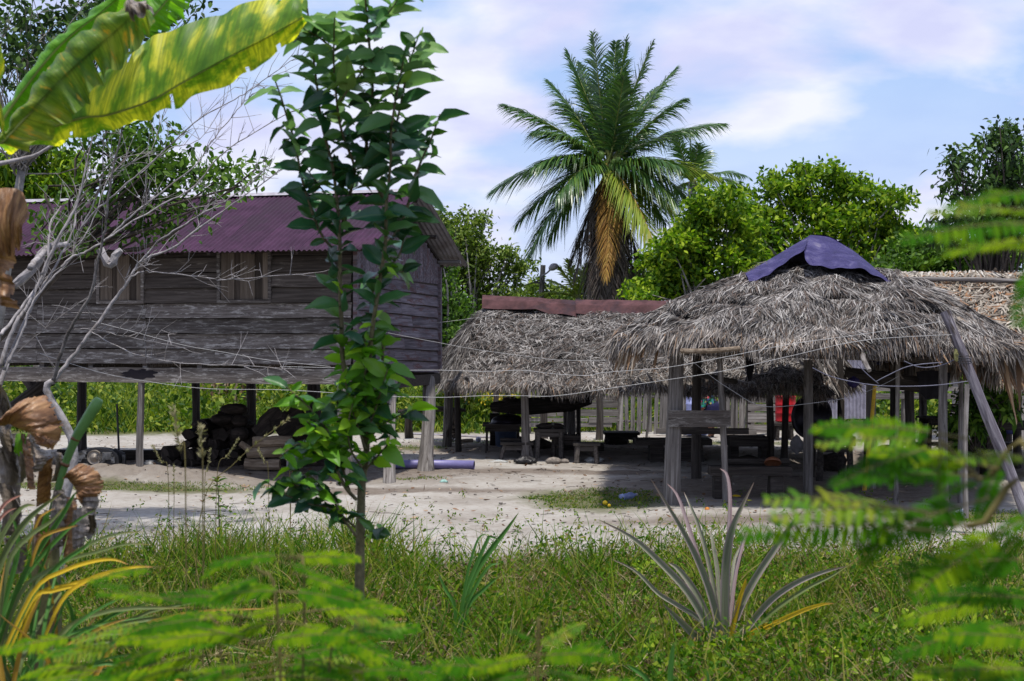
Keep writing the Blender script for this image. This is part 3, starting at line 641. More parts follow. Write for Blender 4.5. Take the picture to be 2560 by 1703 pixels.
# --- rear right hut
rh = thing('thatched_shelter', 'tan thatched roof with a long pole along its ridge at the right edge', 'shelter', P(2450, 1100, 27)*[1, 1, 0])
FL = P(2190, 905, 24.6); FR = P(2760, 930, 24.0); TL = P(2225, 690, 27.5); TR = P(2800, 672, 27.0); BL = P(2190, 880, 31); BR = P(2800, 880, 30.5)
rf = [Face(FL, FR, TL, TR, .10), Face(BL, FL, TL, TL+[.02, 0, 0], .1), Face(FR, BR, TR, TR, .1), Face(BR, BL, TR, TL, .1)]
V, Q = join([rf[0].strands(700, .22, .028, row=.15, ang=.9, tip=(-.02, .2)), rf[1].strands(100, .35, .04, ang=.3), rf[3].strands(60, .4, .05), rf[0].fringe(2600, .28, .026)])
bulk('thatch', V, Q, m_th3, rh, 'stuff', smooth=False)
V, Q = join([rf[0].strands(1500, .30, .035, row=.1, ang=.15, tip=(-.02, .05), region=lambda u, v: v < .035)])
bulk('ridge_fringe', V, Q, m_thpale, rh, 'stuff', smooth=False)
V, Q = join([f.base(.06) for f in rf]); bulk('thatch_underlayer', V, Q, m_under, rh)
poles(rh, (P(2255, 699, 27.0), P(2640, 705, 26.6)), .045, m_post)
for (bx, by) in [(2470, 1160), (2235, 1165), (2545, 1172), (2360, 1140), (2640, 1150), (2520, 1128)]:
    b = G(bx, by); postpart('post', b-[0, 0, .1], [b[0], b[1], 2.05], .08, m_postD, rh)

# ------------------------------------------------------------------ furniture and things under the roofs
def table(px0, px1, ytop, ybase, depth, label, cat='table', th=.05, mat=None, splay=0.0, legr=.04, name='table', base_z=0, group=None, skew=0.0):
    mat = mat or m_dark; d = G(px0, ybase)[1]; x0 = P(px0, ytop, d)[0]; x1 = P(px1, ytop, d)[0]; z = P(px0, ytop, d)[2]
    t = thing(name, label, cat, ((x0+x1)/2, d+depth/2, 0), skew, group)
    w = x1-x0; npl = max(2, int(depth/.2))
    for k in range(npl):
        o = board('plank', w, depth/npl-.01, th, mat, t, (-w/2, -depth/2+(k+1)*depth/npl, z-th), warp=.006); o.rotation_euler = (R(90), 0, 0)
    for sx in (-1, 1):
        for sy in (-1, 1):
            postpart('leg', (sx*(w/2-.07+splay), sy*(depth/2-.06), -.05), (sx*(w/2-.09), sy*(depth/2-.07), z-th), legr, mat, t, world=False, sides=5, flare=1)
    for sy in (-1, 1):
        mb = MB(); mb.box((0, sy*(depth/2-.06), z-th-.06), (w-.1, .03, .09)); mb.build('apron', mat, t, world=False)
    return t, z, d
m_postX = M_wood('shaded_grey_wood', [(0.25, (.03, .026, .024)), (0.5, (.09, .08, .074)), (0.75, (.18, .165, .155))], 'X', 26, 1.5, 1.0, vary=.25)  # grey post wood darkened: shade under the roof is put into its colour
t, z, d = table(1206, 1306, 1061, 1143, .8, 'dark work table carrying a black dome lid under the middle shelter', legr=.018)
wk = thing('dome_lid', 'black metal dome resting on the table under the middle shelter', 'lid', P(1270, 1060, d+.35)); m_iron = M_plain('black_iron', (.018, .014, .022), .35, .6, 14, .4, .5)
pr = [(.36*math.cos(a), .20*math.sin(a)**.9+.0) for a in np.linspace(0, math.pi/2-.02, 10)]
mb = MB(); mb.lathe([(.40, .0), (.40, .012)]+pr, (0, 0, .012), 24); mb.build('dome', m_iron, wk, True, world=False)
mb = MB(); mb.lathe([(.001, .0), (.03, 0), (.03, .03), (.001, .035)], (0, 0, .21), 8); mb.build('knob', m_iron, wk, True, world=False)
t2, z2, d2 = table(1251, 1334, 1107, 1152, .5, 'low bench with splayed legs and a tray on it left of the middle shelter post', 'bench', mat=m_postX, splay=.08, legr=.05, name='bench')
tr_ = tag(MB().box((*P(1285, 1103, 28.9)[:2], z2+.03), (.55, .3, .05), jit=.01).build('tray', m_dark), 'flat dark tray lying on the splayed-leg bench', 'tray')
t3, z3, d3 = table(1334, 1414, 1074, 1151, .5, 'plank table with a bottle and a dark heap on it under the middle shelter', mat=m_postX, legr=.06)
bt = thing('bottle', 'small bottle with a yellow cap on the middle shelter table', 'bottle', P(1382, 1074, 28.8)*[1, 1, 0]+[0, 0, z3])
m_glass = M_plain('dim_plastic', (.16, .17, .15), .3); m_yel = M_plain('yellow_plastic', (.65, .45, .03), .4)
MB().lathe([(.001, 0), (.035, 0), (.037, .09), (.013, .12), (.013, .14)], (0, 0, 0), 10).build('bottle_body', m_glass, bt, True, world=False)
MB().lathe([(.016, .14), (.016, .175), (.001, .176)], (0, 0, 0), 10).build('cap', m_yel, bt, True, world=False)
def lump(name, c, size, mat, label, cat, n=10, rough=.12, group=None, seed=None, build=True):
    """irregular closed rounded body (sack, stone, heap)"""
    if seed is not None: pass
    th = np.linspace(0.02, math.pi-.02, n); ph = np.arange(2*n)*math.pi/n; f = rng.uniform(2, 5, 4); a = rng.uniform(0, 6, 4); V = []
    for t in th:
        r = 1+rough*(np.sin(f[0]*ph.round(9)*1+a[0])*0+np.sin(np.round(f[1])*ph+a[1])+.6*np.sin(np.round(f[2]+3)*ph+a[2]+t*3))+rough*.5*rng.uniform(-1, 1, 2*n)
        V.append(np.stack([np.cos(ph)*math.sin(t)*r, np.sin(ph)*math.sin(t)*r, np.full(2*n, math.cos(t))*(1+rough*math.sin(t*4+a[3]))], 1))
    V = np.concatenate(V)*np.array(size)/2; m2 = 2*n
    Q = [(i*m2+(k+1) % m2, i*m2+k, (i+1)*m2+k, (i+1)*m2+(k+1) % m2) for i in range(n-1) for k in range(m2)]
    me = mesh_np(name, V, [np.array(Q)]); o = link(name, me, mat); o.location = tuple(c); return tag(o, label, cat, group)
lump('dark_heap', (*P(1374, 1070, 28.9)[:2], z3+.05), (.55, .35, .13), m_dark, 'flat dark heap of food or cloth on the middle shelter table', 'heap')
t4, z4, d4 = table(1375, 1450, 1089, 1150, .45, 'long dark bench behind the plank table of the middle shelter', 'bench', legr=.045, name='bench', th=.09)
t5, z5, d5 = table(1434, 1501, 1109, 1160, .45, 'small grey wooden stool right of the table under the middle shelter', 'stool', mat=m_postX, legr=.055, name='stool')
mb = MB(); mb.box(P(1237, 1075, 32.2), (.22, .3, .75)); tag(mb.build('fire_box', m_dark), 'upright dark fire box beside the blue tub behind the dome table', 'box')
tb = thing('blue_tub', 'dull blue tub standing behind the dome table legs', 'tub', P(1265, 1115, 31.8)*[1, 1, 0])
m_blue = M_plain('dull_blue_plastic', (.07, .10, .17), .5); MB().lathe([(.001, .0), (.23, 0), (.25, .45), (.27, .46), (.27, .50), (.24, .50), (.22, .05)], (0, 0, 0), 20).build('tub_body', m_blue, tb, True, world=False)
MB().tube([P(1245, 1078, 31.5), P(1285, 1078, 31.5)], .012, 5).build('rim_handle', m_dark, tb)
m_stone = M_plain('grey_stone', (.20, .175, .155), .9, nscale=14, amp=.4, bstr=.6); m_blackbag = M_plain('black_bag', (.012, .011, .014), .35, nscale=22, bstr=.9, spec=.5)
lump('stone', G(1384, 1161)+[0, 0, .06], (.32, .22, .16), m_stone, 'squared grey stone on the sand below the middle shelter table', 'stone', 6, .06)
lump('stone', G(1412, 1159)+[0, 0, .04], (.18, .16, .11), m_stone, 'smaller rounded stone right of the squared stone by the middle shelter', 'stone', 6, .1)
lump('crumpled_bag', G(1313, 1160)+[0, 0, .06], (.42, .3, .17), m_blackbag, 'crumpled black plastic bag on the sand at the foot of the middle shelter post', 'bag', 14, .22)
m_clear = M_plain('clear_plastic', (.42, .44, .45), .25, spec=.6, nscale=20)
lump('crumpled_wrap', G(1247, 1158)+[0, 0, .02], (.34, .25, .08), m_clear, 'crumpled clear plastic wrap lying on sand left of the black bag', 'plastic wrap', 10, .25)
lump('crumpled_wrap', G(1486, 1156)+[0, 0, .04], (.35, .3, .12), m_clear, 'pale plastic sheet crumpled under the small grey stool', 'plastic wrap', 10, .25)
lump('ball', G(1196, 1105)+[0, 0, .06], (.13, .13, .13), M_plain('pale_blue_rubber', (.33, .33, .45), .5), 'small pale blue ball on the sand left of the dome table', 'ball', 10, 0)
def log_(name, a, b, r, mat, label, cat='log', group=None, rough=.08, sides=9, parent=None, rs=None):
    L = np.linalg.norm(np.asarray(b)-a); mb = MB(); n = 6; t = np.linspace(0, 1, n); r1, r2 = rng.uniform(-.05, .05, 2)*L*.3
    mb.tube(np.stack([t*L, r1*np.sin(t*3.1), r2*np.sin(t*3.1)], 1), (rs if rs is not None else r*(1+rng.uniform(-.06, .06, n))), sides, True, rough)
    o = link(name, mb.mesh(name, False), mat, parent); o.location = tuple(a); o.rotation_mode = 'QUATERNION'
    o.rotation_quaternion = Vector(np.asarray(b)-a).to_track_quat('X', 'Z'); return tag(o, label, cat, group) if label else o
log_('log', G(1150, 1110)+[0, 0, .06], G(1180, 1108)+[0, 0, .06], .05, m_bark, 'short pale log on the sand left of the dome table')
log_('log', G(1408, 1133)+[0, 0, .1], G(1510, 1133)+[0, 0, .1], .12, m_dark, 'thick dark log on the ground behind the small stool')
# dugout canoe laid across supports
dg = log_('dugout_canoe', P(1229, 1017, 31.6), P(1478, 1004, 30.8), .2, m_dark, 'dark dugout canoe hull laid across posts under the middle shelter', 'canoe', rs=[.10, .17, .19, .19, .17, .06], sides=10)
log_('slab', P(1433, 1000, 31.0), P(1492, 988, 31.0), .09, m_dark, 'short dark slab of wood stored on top of the canoe', 'wood slab', rs=[.05, .1, .1, .1, .08, .04])
lump('wood_knot', P(1275, 1000, 31.4), (.34, .2, .16), m_dark, 'dark rounded lump of wood on the left end of the canoe', 'wood lump', 8)
cl = MB(); V, Q, uv = loft(PX([(1353, 962), (1375, 960), (1401, 963)], 31.2), PX([(1356, 990), (1378, 998), (1392, 1004), (1399, 985)], 31.2), 14, 8, .04, .04, 2)
m_cloth = M_plain('dark_cloth', (.015, .014, .018), .9); tag(bulk('hanging_cloth', V, Q, m_cloth), 'black cloth hanging from the middle shelter roof above the canoe', 'cloth')
mb = MB()
for k in range(7):
    a = np.linspace(0, 6.3, 14); c = G(1124, 1112)+[rng.uniform(-.05, .05), 0, .13+.05*k]; r = .14+rng.uniform(-.04, .04); mb.tube([c+[r*math.cos(q), .04*math.sin(q*2)+.02*k, r*math.sin(q)*.8] for q in a], .012, 5)
tag(mb.build('hose_coil', m_dark), 'tangled dark hose coil at the foot of the left posts of the middle shelter', 'hose')
# blue pipe
mb = MB(); a = G(1066, 1172)+[0, 0, .085]; b = G(1186, 1172)+[0, -.15, .085]
mb.tube([a-[.5, 0, 0], a, b], .082, 20, False); V0 = np.concatenate(mb.v)
pipe = MB(); pipe.tube([a-[.9, 0, 0], a, b], .082, 22, False); pipe.tube([a-[.9, 0, 0], a, b], .074, 22, False); pipe.n
m_pipe = M_plain('lilac_blue_plastic_pipe', (.17, .155, .34), .4, spec=.4, amp=.08)
V1 = np.concatenate(pipe.v); 
ring = [(44+k, 44+(k+1) % 22, 66+44+(k+1) % 22, 66+44+k) for k in range(22)]; pipe.q.append(np.array(ring))
tag(pipe.build('plastic_pipe', m_pipe, smooth=True), 'lilac blue plastic pipe lying on sand right of the house stilts', 'pipe')
tag(MB().tube(smoothpoly([G(1020, 1088)+[0, 0, .04], G(1110, 1093)+[0, 0, .05], G(1230, 1098)+[0, 0, .04]], 8), .028, 6).build('thin_pipe', m_ridge), 'thin white pipe along the edge of the weeds behind the middle shelter', 'pipe')

# plank fence beyond the middle shelter
fe = thing('plank_fence', 'grey fence of horizontal planks beyond the middle shelter', 'fence', P(1430, 1083, 36.6)*[1, 1, 0])
s97 = 36.6/F
for (y0, y1, x0, x1) in [(988, 1004, 1400, 1542), (1003, 1022, 1322, 1440), (1003, 1020, 1442, 1545), (1022, 1042, 1322, 1390), (1023, 1041, 1392, 1546), (1044, 1054, 1322, 1470), (1042, 1056, 1472, 1546), (1056, 1068, 1318, 1530), (965, 985, 1480, 1545)]:
    o = board('plank', (x1-x0)*s97, (y1-y0)*s97-.01, .03, m_fenceX, fe, (0, 0, 0), warp=.012); o.location = rootinv(fe) @ Vector(P(x0, y1, 36.6)+[0, rng.uniform(-.02, .02), 0])
for px in (1322, 1437, 1546): postpart('post', P(px, 1086, 36.75)*[1, 1, 0], P(px, 972, 36.75), .055, m_fence, fe)
for k, px in enumerate((1319, 1330, 1341, 1351)):
    o = board('picket', .55, .085, .02, m_fence, fe, (0, 0, 0), vertical=True); o.location = rootinv(fe) @ Vector(P(px, 1010, 36.4))
pf = thing('picket_fence', 'pale upright board fence with gaps to the right of the horizontal planks', 'fence', P(1700, 1083, 36.3)*[1, 1, 0])
x = 1549; k = 0
while x < 1868:
    w = rng.uniform(9, 13) if x < 1640 else rng.uniform(14, 24)
    if abs(x-1745) > 32:
        bot = rng.uniform(.02, .12) if k % 3 else .0; o = board('picket', 1.35+rng.uniform(-.1, .1)-bot, w*s97-.012, .022, m_fence, pf, (0, 0, 0), vertical=True, warp=.006, tilt=rng.uniform(-.03, .03))
        q = P(x, 1083, 36.3); q[2] = bot; q[1] += rng.uniform(-.015, .015); o.location = rootinv(pf) @ Vector(q)
    x += w+(rng.uniform(2.2, 4) if x < 1640 else 1.2); k += 1
for z_ in (.28, .95):
    q = log_('rail', P(1545, 1083, 36.38)*[1, 1, 0]+[0, 0, z_+.05], P(1712, 1083, 36.38)*[1, 1, 0]+[0, 0, z_-.04], .03, m_post, None, parent=None); q.parent = pf; q.location = rootinv(pf) @ Vector(q.location)
    q = log_('rail', P(1772, 1083, 36.38)*[1, 1, 0]+[0, 0, z_+.02], P(1868, 1083, 36.38)*[1, 1, 0]+[0, 0, z_-.0], .03, m_post, None, parent=None); q.parent = pf; q.location = rootinv(pf) @ Vector(q.location)
hb = thing('board_wall', 'wide horizontal boards with dark gaps left of the red drum', 'fence', P(1905, 1083, 36)*[1, 1, 0])
for (y0, y1) in [(1062, 1082), (1032, 1056), (1010, 1028), (990, 1007)]:
    o = board('plank', 72*s97, (y1-y0)*s97, .04, m_fenceX, hb, (0, 0, 0)); o.location = rootinv(hb) @ Vector(P(1870, y1, 36.0))
for px in (1872, 1942): postpart('post', P(px, 1083, 36.1)*[1, 1, 0], P(px, 975, 36.1), .06, m_postD, hb)
for (x0, x1, y, lab) in [(1640, 1712, 1078, 'loose plank lying at the foot of the pale upright fence'), (1800, 1890, 1084, 'low plank lying on the ground in front of the fence left of the red drum')]:
    o = board('plank', (x1-x0)*s97, .13, .05, m_fenceX, None, tuple(P(x0, y+6, 35.9))); tag(o, lab, 'plank')
solo_post('pole', G(1616, 1096), P(1626, 965, 34.5), .03, m_post, 'slanting stick leaning up against the thatch in front of the pale upright fence', 'pole')
solo_post('pole', G(1835, 1094), P(1838, 965, 34.5), .028, m_post, 'thin upright stick in front of the fence right of the bending person', 'pole')

# drums
def drum(px, ytop, d, r, mat, label, name, zb, cat='drum'):
    q = P(px, ytop, d); t = thing(name, label, cat, (q[0], q[1], zb)); h = q[2]-zb
    pr = [(.001, 0), (r, 0), (r+.012, .01), (r, .03)]
    for f in (.33, .66): pr += [(r, h*f-.025), (r+.014, h*f), (r, h*f+.025)]
    pr += [(r, h-.03), (r+.012, h-.012), (r, h), (r-.02, h), (r-.02, h-.02), (.001, h-.02)]
    MB().lathe(pr, (0, 0, 0), 28).build('drum_body', mat, t, True, world=False)
    MB().lathe([(.001, h-.02), (.035, h-.02), (.035, h+.005), (.001, h+.005)], (r*.55, 0, 0), 10).build('bung', m_dark, t, world=False); return t
drum(1742, 970, 36.0, .27, M_plain('pale_blue_drum_plastic', (.42, .46, .80), .45, amp=.08), 'tall pale blue drum behind the bending person', 'water_drum', .0)
drum(1964, 990, 34.6, .245, M_plain('red_drum_metal', (.38, .010, .015), .45, amp=.15), 'bright red drum between two dark posts under the near shelter', 'oil_drum', .42)
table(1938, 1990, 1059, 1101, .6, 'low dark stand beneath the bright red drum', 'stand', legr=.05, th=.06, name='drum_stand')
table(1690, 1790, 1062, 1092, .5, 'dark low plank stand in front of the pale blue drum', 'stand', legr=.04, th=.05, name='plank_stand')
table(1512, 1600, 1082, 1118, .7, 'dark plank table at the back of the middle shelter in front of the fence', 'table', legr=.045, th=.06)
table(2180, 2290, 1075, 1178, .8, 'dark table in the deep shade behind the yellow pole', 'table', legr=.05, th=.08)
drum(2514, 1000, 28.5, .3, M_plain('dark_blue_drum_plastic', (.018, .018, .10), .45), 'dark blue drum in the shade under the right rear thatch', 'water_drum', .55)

# dark furniture beneath near shelter
def slab_bench(px0, px1, ytop, ybase, depth, label, legs, th=.12, name='bench', mat=None, ov=0):
    mat = mat or m_dark; d = G(px0, ybase)[1]; x0 = P(px0, ytop, d)[0]; x1 = P(px1, ytop, d)[0]; z = P(px0, ytop, d)[2]
    t = thing(name, label, 'bench', ((x0+x1)/2, d+depth/2, 0)); w = x1-x0
    o = board('seat', w, depth, th, mat, t, (-w/2, depth/2, z-th), warp=.02); o.rotation_euler = (R(90), 0, 0)
    for (a, b) in legs:
        xa = P(a, ytop, d)[0]-(x0+x1)/2; xb = P(b, ytop, d)[0]-(x0+x1)/2
        mb = MB(); mb.box(((xa+xb)/2, 0, (z-th)/2-.02), (xb-xa, depth*.8, z-th+.04), jit=.015); mb.build('leg', mat, t, world=False)
    return t, z, d
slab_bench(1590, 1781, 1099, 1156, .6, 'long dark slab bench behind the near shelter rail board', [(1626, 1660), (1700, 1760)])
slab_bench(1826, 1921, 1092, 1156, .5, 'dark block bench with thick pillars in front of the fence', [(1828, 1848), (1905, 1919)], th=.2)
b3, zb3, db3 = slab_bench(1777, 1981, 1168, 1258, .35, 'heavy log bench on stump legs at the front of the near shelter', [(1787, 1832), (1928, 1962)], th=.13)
log_('log', [b3.location[0]-.35, db3+.30, zb3+.05], [b3.location[0]+.62, db3+.30, zb3+.06], .055, m_dark, 'dark log lying along the back of the heavy log bench')
m_bowl = M_plain('brown_gourd', (.13, .05, .025), .5); bw = MB(); bw.lathe([(.01, 0), (.06, .005), (.11, .04), (.13, .09), (.12, .09), (.1, .045), (.05, .02), (.001, .018)], (0, 0, 0), 20)
o = link('bowl', bw.mesh('bowl', True), m_bowl); o.location = P(1932, 1168, db3+.15)*[1, 1, 0]+[0, 0, zb3+.065]; o.rotation_euler = (R(150), .1, 0); o.location.z += .06; tag(o, 'upturned brown bowl on the right end of the heavy log bench', 'bowl')
# upright round tub
ut = thing('round_tub', 'large black round basin standing on edge behind the pale post', 'basin', P(2018, 1040, 27.5))
mb = MB(); mb.lathe([(.001, .0), (.30, .0), (.40, .16), (.44, .17), (.44, .19), (.38, .18), (.28, .03), (.001, .03)], (0, 0, 0), 26)
o = mb.build('basin', m_iron, ut, True, world=False); o.rotation_euler = (R(92), 0, .3)
table(2040, 2140, 1092, 1210, .8, 'dark cluttered work bench behind the ferny leaves under the near shelter', 'table', legr=.06, th=.16)
table(2317, 2408, 1045, 1190, .7, 'plank table at the back of the near shelter behind the right poles', 'table', mat=m_dark, legr=.04, th=.03)
lump('sack', P(2092, 1082, 24.6), (.5, .35, .3), m_cloth, 'dark stuffed sack on the cluttered work bench', 'sack', 10, .12)
lump('cloth_bag', P(1992, 1112, 26.5), (.22, .18, .32), M_plain('dirty_white_cloth', (.22, .21, .22), .9), 'dirty pale bag hanging by the black round basin', 'bag', 9, .2)
log_('green_handle_tool', P(2118, 1065, 24.3), P(2132, 1100, 24.0), .03, M_plain('green_paint', (.03, .11, .07), .5), 'green cylinder leaning on the cluttered work bench', 'tool')
solo_post('yellow_pole', G(2160, 1236), P(2188, 962, 22.3), .032, M_plain('yellow_paint', (.62, .40, .03), .5, stain=(.3, .18, .04)), 'yellow painted pole leaning under the near shelter', 'pole')
solo_post('pole', G(2416, 1296), P(2418, 960, 19.6), .035, m_post, 'right one of two thin grey poles left of the big leaning pole', 'pole')
solo_post('pole', G(2400, 1262), P(2404, 950, 21.1), .035, m_post, 'left one of two thin grey poles left of the big leaning pole', 'pole')
# loft boards, blue cloths
lf = thing('loft_shelf', 'sloping dark loft boards hung under the right side of the near shelter roof', 'shelf', P(2200, 950, 22.5))
for k in range(5):
    a = P(2115+12*k, 930+5*k, 22.1+.3*k); b = P(2300+14*k, 955+5*k, 22.1+.3*k); mb = MB(); mb.box((0, 0, 0), (1, 1, 1)); 
    o = log_('plank', a, b, .09, m_dark, None, rough=.1, sides=6); o.parent = lf; o.location = rootinv(lf) @ Vector(a)
V, Q, uv = loft(PX([(2160, 893), (2190, 886), (2225, 894)], 23.5), PX([(2158, 922), (2190, 914), (2214, 905)], 23.0), 12, 8, .05, .05, 2); tag(bulk('blue_cloth', V, Q, mt, smooth=False), 'crumpled blue cloth on top of the dark loft boards', 'cloth')
lump('cap', P(2134, 955, 21.9), (.20, .16, .17), mt, 'small navy cap hanging from the left end of the loft boards', 'cap', 8, .15)
# corrugated wall far behind
cw = thing('corrugated_wall', 'grey corrugated metal wall seen in the gap under the near roof', 'wall', P(2110, 1100, 33.5)*[1, 1, 0])
x0 = P(2060, 0, 33.5)[0]; x1 = P(2165, 0, 33.5)[0]; xs_ = np.linspace(x0, x1, 160); V = []
for z_ in (.55, 2.1): V.append(np.stack([xs_, 33.5+.02*np.sin(xs_/.085*6.28), np.full(160, z_)], 1))
mb = MB(); mb.add(np.concatenate(V), [(i, i+1, i+161, i+160) for i in range(159)]); mb.build('metal_sheet', M_plain('lilac_zinc', (.30, .29, .36), .5), cw, True)
for px in (2062, 2163): postpart('post', P(px, 1086, 33.7)*[1, 1, 0], P(px, 910, 33.7), .06, m_postD, cw)
rr_ = thing('rail_fence', 'long pale plank rail on short posts beyond the right shelters', 'fence', P(2350, 1083, 33.8)*[1, 1, 0])
for (y0, y1) in ((968, 978), (984, 998)):
    o = board('rail', 400*33.8/F, (y1-y0)*33.8/F, .04, m_fenceX, rr_, (0, 0, 0)); o.location = rootinv(rr_) @ Vector(P(2165, y1, 33.8))
for px in (2170, 2260, 2360, 2460, 2555): postpart('post', P(px, 1086, 33.9)*[1, 1, 0], P(px, 965, 33.9), .06, m_fence, rr_)
slab_bench(2400, 2640, 1055, 1190, .5, 'long dark slab counter under the right rear thatch', [(2470, 2490), (2600, 2620)], th=.15)
slab_bench(2260, 2700, 1108, 1150, .4, 'low dark plank seat near the right edge beneath the rear thatch', [(2290, 2310), (2500, 2520)], th=.06)
ch = thing('slatted_chair', 'dark chair with a slatted back under the rear thatch', 'chair', P(2385, 1100, 27.5)*[1, 1, 0])
for k in range(5):
    mb = MB(); mb.box(P(2385, 1012+8*k, 27.5), (.42, .02, .035)); mb.build('slat', m_dark, ch)
for s in (-1, 1):
    mb = MB(); mb.box(P(2385+26*s, 1075, 27.5)*[1, 1, 0]+[0, 0, .62], (.04, .04, 1.24)); mb.build('upright', m_dark, ch)
    mb = MB(); mb.box(P(2385+26*s, 1075, 27.1)*[1, 1, 0]+[0, 0, .22], (.04, .04, .44)); mb.build('leg', m_dark, ch)
mb = MB(); mb.box(P(2385, 1075, 27.3)*[1, 1, 0]+[0, 0, .46], (.45, .42, .04)); mb.build('seat', m_dark, ch)

# litter
m_orange = M_plain('orange_peel', (.55, .20, .03), .5); m_ftyel = M_plain('yellow_fruit', (.75, .50, .02), .45)
lump('fruit', G(1768, 1280)+[0, 0, .035], (.075, .075, .07), m_orange, 'single small orange fruit on sand in front of the near shelter', 'fruit', 8, .02)
lump('fruit', G(1840, 1250)+[0, 0, .04], (.16, .12, .08), m_ftyel, 'yellow fruit in the shade beneath the heavy log bench', 'fruit', 8, .04)
lump('fruit', G(1513, 1264)+[0, 0, .04], (.08, .08, .07), m_ftyel, 'bright yellow fruit in the mossy patch beside the blue bottle', 'fruit', 8, .02)
lump('fruit', G(1523, 1269)+[0, 0, .03], (.05, .05, .05), m_ftyel, 'tiny yellow fruit just right of the bright yellow one in the mossy patch', 'fruit', 8, .02)
bo = thing('plastic_bottle', 'crushed blue plastic bottle lying on the mossy patch', 'bottle', G(1567, 1252)+[0, 0, .06], .3)
o = MB().lathe([(.001, -.12), (.055, -.11), (.06, -.04), (.05, 0), (.06, .04), (.055, .09), (.02, .13), (.02, .15)], (0, 0, 0), 12).build('bottle_body', M_plain('blue_clear_plastic', (.16, .20, .38), .25, spec=.6), bo, True, world=False); o.rotation_euler = (0, R(80), 0)
o = MB().lathe([(.022, .15), (.022, .175), (.001, .176)], (0, 0, 0), 10).build('cap', m_ridge, bo, world=False); o.rotation_euler = (0, R(80), 0)
cn = thing('drink_can', 'crushed white can lying on the ground left of the big leaning pole', 'can', G(2402, 1292)+[0, 0, .05], .8)
o = MB().lathe([(.001, -.1), (.05, -.1), (.055, -.05), (.045, 0), (.055, .06), (.05, .1), (.001, .1)], (0, 0, 0), 12).build('can_body', M_plain('white_tin', (.6, .6, .72), .4), cn, True, world=False); o.rotation_euler = (0, R(85), 0)
MB().tube([(.03, 0, .052), (.075, 0, .055)], .008, 5).build('pull_tab', m_dark, cn, world=False)
lump('crumpled_wrap', G(1108, 1209)+[0, 0, .03], (.13, .1, .07), M_plain('mint_plastic', (.25, .42, .38), .4), 'crumpled mint green plastic scrap on sand right of the house stilt', 'plastic wrap', 8, .25)

# ------------------------------------------------------------------ things beneath the house
m_metal = M_plain('dull_engine_metal', (.10, .10, .105), .5, .4, 20, .5, .4, stain=(.04, .036, .033)); m_dkm = M_plain('black_plastic_case', (.022, .022, .026), .5)
en = thing('engine', 'dull metal engine with a round pulley lying on earth below the house', 'engine', (*P(245, 1168, 25.2)[:2], .26))
mb = MB(); a = np.linspace(0, math.pi, 13); out = [(-.40, -.02)]+[(-.40*math.cos(q), .26*math.sin(q)**.6) for q in a]+[(.40, -.02)]
V = np.array([(x, y_, z) for y_ in (-.12, .16) for x, z in out]); n = len(out); Q = [(i, i+1, i+1+n, i+n) for i in range(n-1)]
mb.add(V, Q); mb.add(V[:n]+[0, .0, 0], (), [(0, i+1, i) for i in range(1, n-1)]); mb.add(V[n:], (), [(0, i, i+1) for i in range(1, n-1)])
mb.build('case', m_dkm, en, world=False)
mb = MB(); mb.lathe([(.001, .03), (.02, .03), (.025, .01), (.07, .012), (.075, .0), (.115, .0), (.125, .02), (.13, .0), (.13, -.04), (.001, -.04)], (0, 0, 0), 26); o = mb.build('pulley', M_plain('tan_metal', (.20, .175, .15), .5, .3), en, True, world=False); o.location = (-.02, -.16, .10); o.rotation_euler = (R(90), 0, 0)
for (x, z_, sx, sz) in [(-.27, .12, .18, .1), (-.30, .05, .1, .06), (.2, .12, .16, .13), (-.2, .19, .08, .04), (.31, .06, .06, .1), (.12, .03, .1, .05)]:
    mb = MB(); mb.box((x, -.14, z_), (sx, .05, sz), jit=.01); mb.build('engine_block', m_metal, en, world=False)
for k in range(10):
    mb = MB(); mb.lathe([(.001, 0), (.012, 0), (.012, .02), (.001, .02)], (0, 0, 0), 6); o = mb.build('bolt', m_metal, en, world=False); o.location = (rng.uniform(-.34, .33), -.165, rng.uniform(.02, .2)); o.rotation_euler = (R(90), 0, 0)
lv = thing('lever_rod', 'thin dark rod with a lever handle rising beside the engine', 'lever', (*P(300, 1150, 25.4)[:2], .25))
MB().tube([P(298, 1150, 25.4), P(292, 1010, 25.4)], [.02, .018], 8).build('rod', m_dkm, lv)
MB().box(P(297, 1131, 25.3), (.20, .06, .07), Matrix.Rotation(R(25), 3, 'Y').to_4x4()).build('handle', m_dkm, lv)
MB().box(P(310, 1155, 25.3), (.05, .08, .26)).build('bracket', m_metal, lv)
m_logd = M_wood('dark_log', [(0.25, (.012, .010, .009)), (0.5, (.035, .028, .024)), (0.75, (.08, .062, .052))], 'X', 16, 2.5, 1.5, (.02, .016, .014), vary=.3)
log_('long_log', G(130, 1165)+[0, .3, .18], G(700, 1165)+[0, 1.2, .18], .12, m_logd, 'long dark log on the ground under the house from side to side')
pt = thing('metal_pot', 'small dull metal pot on the ground right of the thin front stilt', 'pot', P(376, 1170, 25)*[1, 1, 0]+[0, 0, .14])
MB().lathe([(.001, 0), (.13, 0), (.145, .06), (.11, .14), (.08, .15), (.085, .17), (.001, .17)], (0, 0, 0), 18).build('pot_body', m_metal, pt, True, world=False)
MB().tube([(.13, 0, .1), (.2, 0, .12), (.2, 0, .06), (.14, 0, .04)], .01, 5).build('handle', m_metal, pt, world=False)
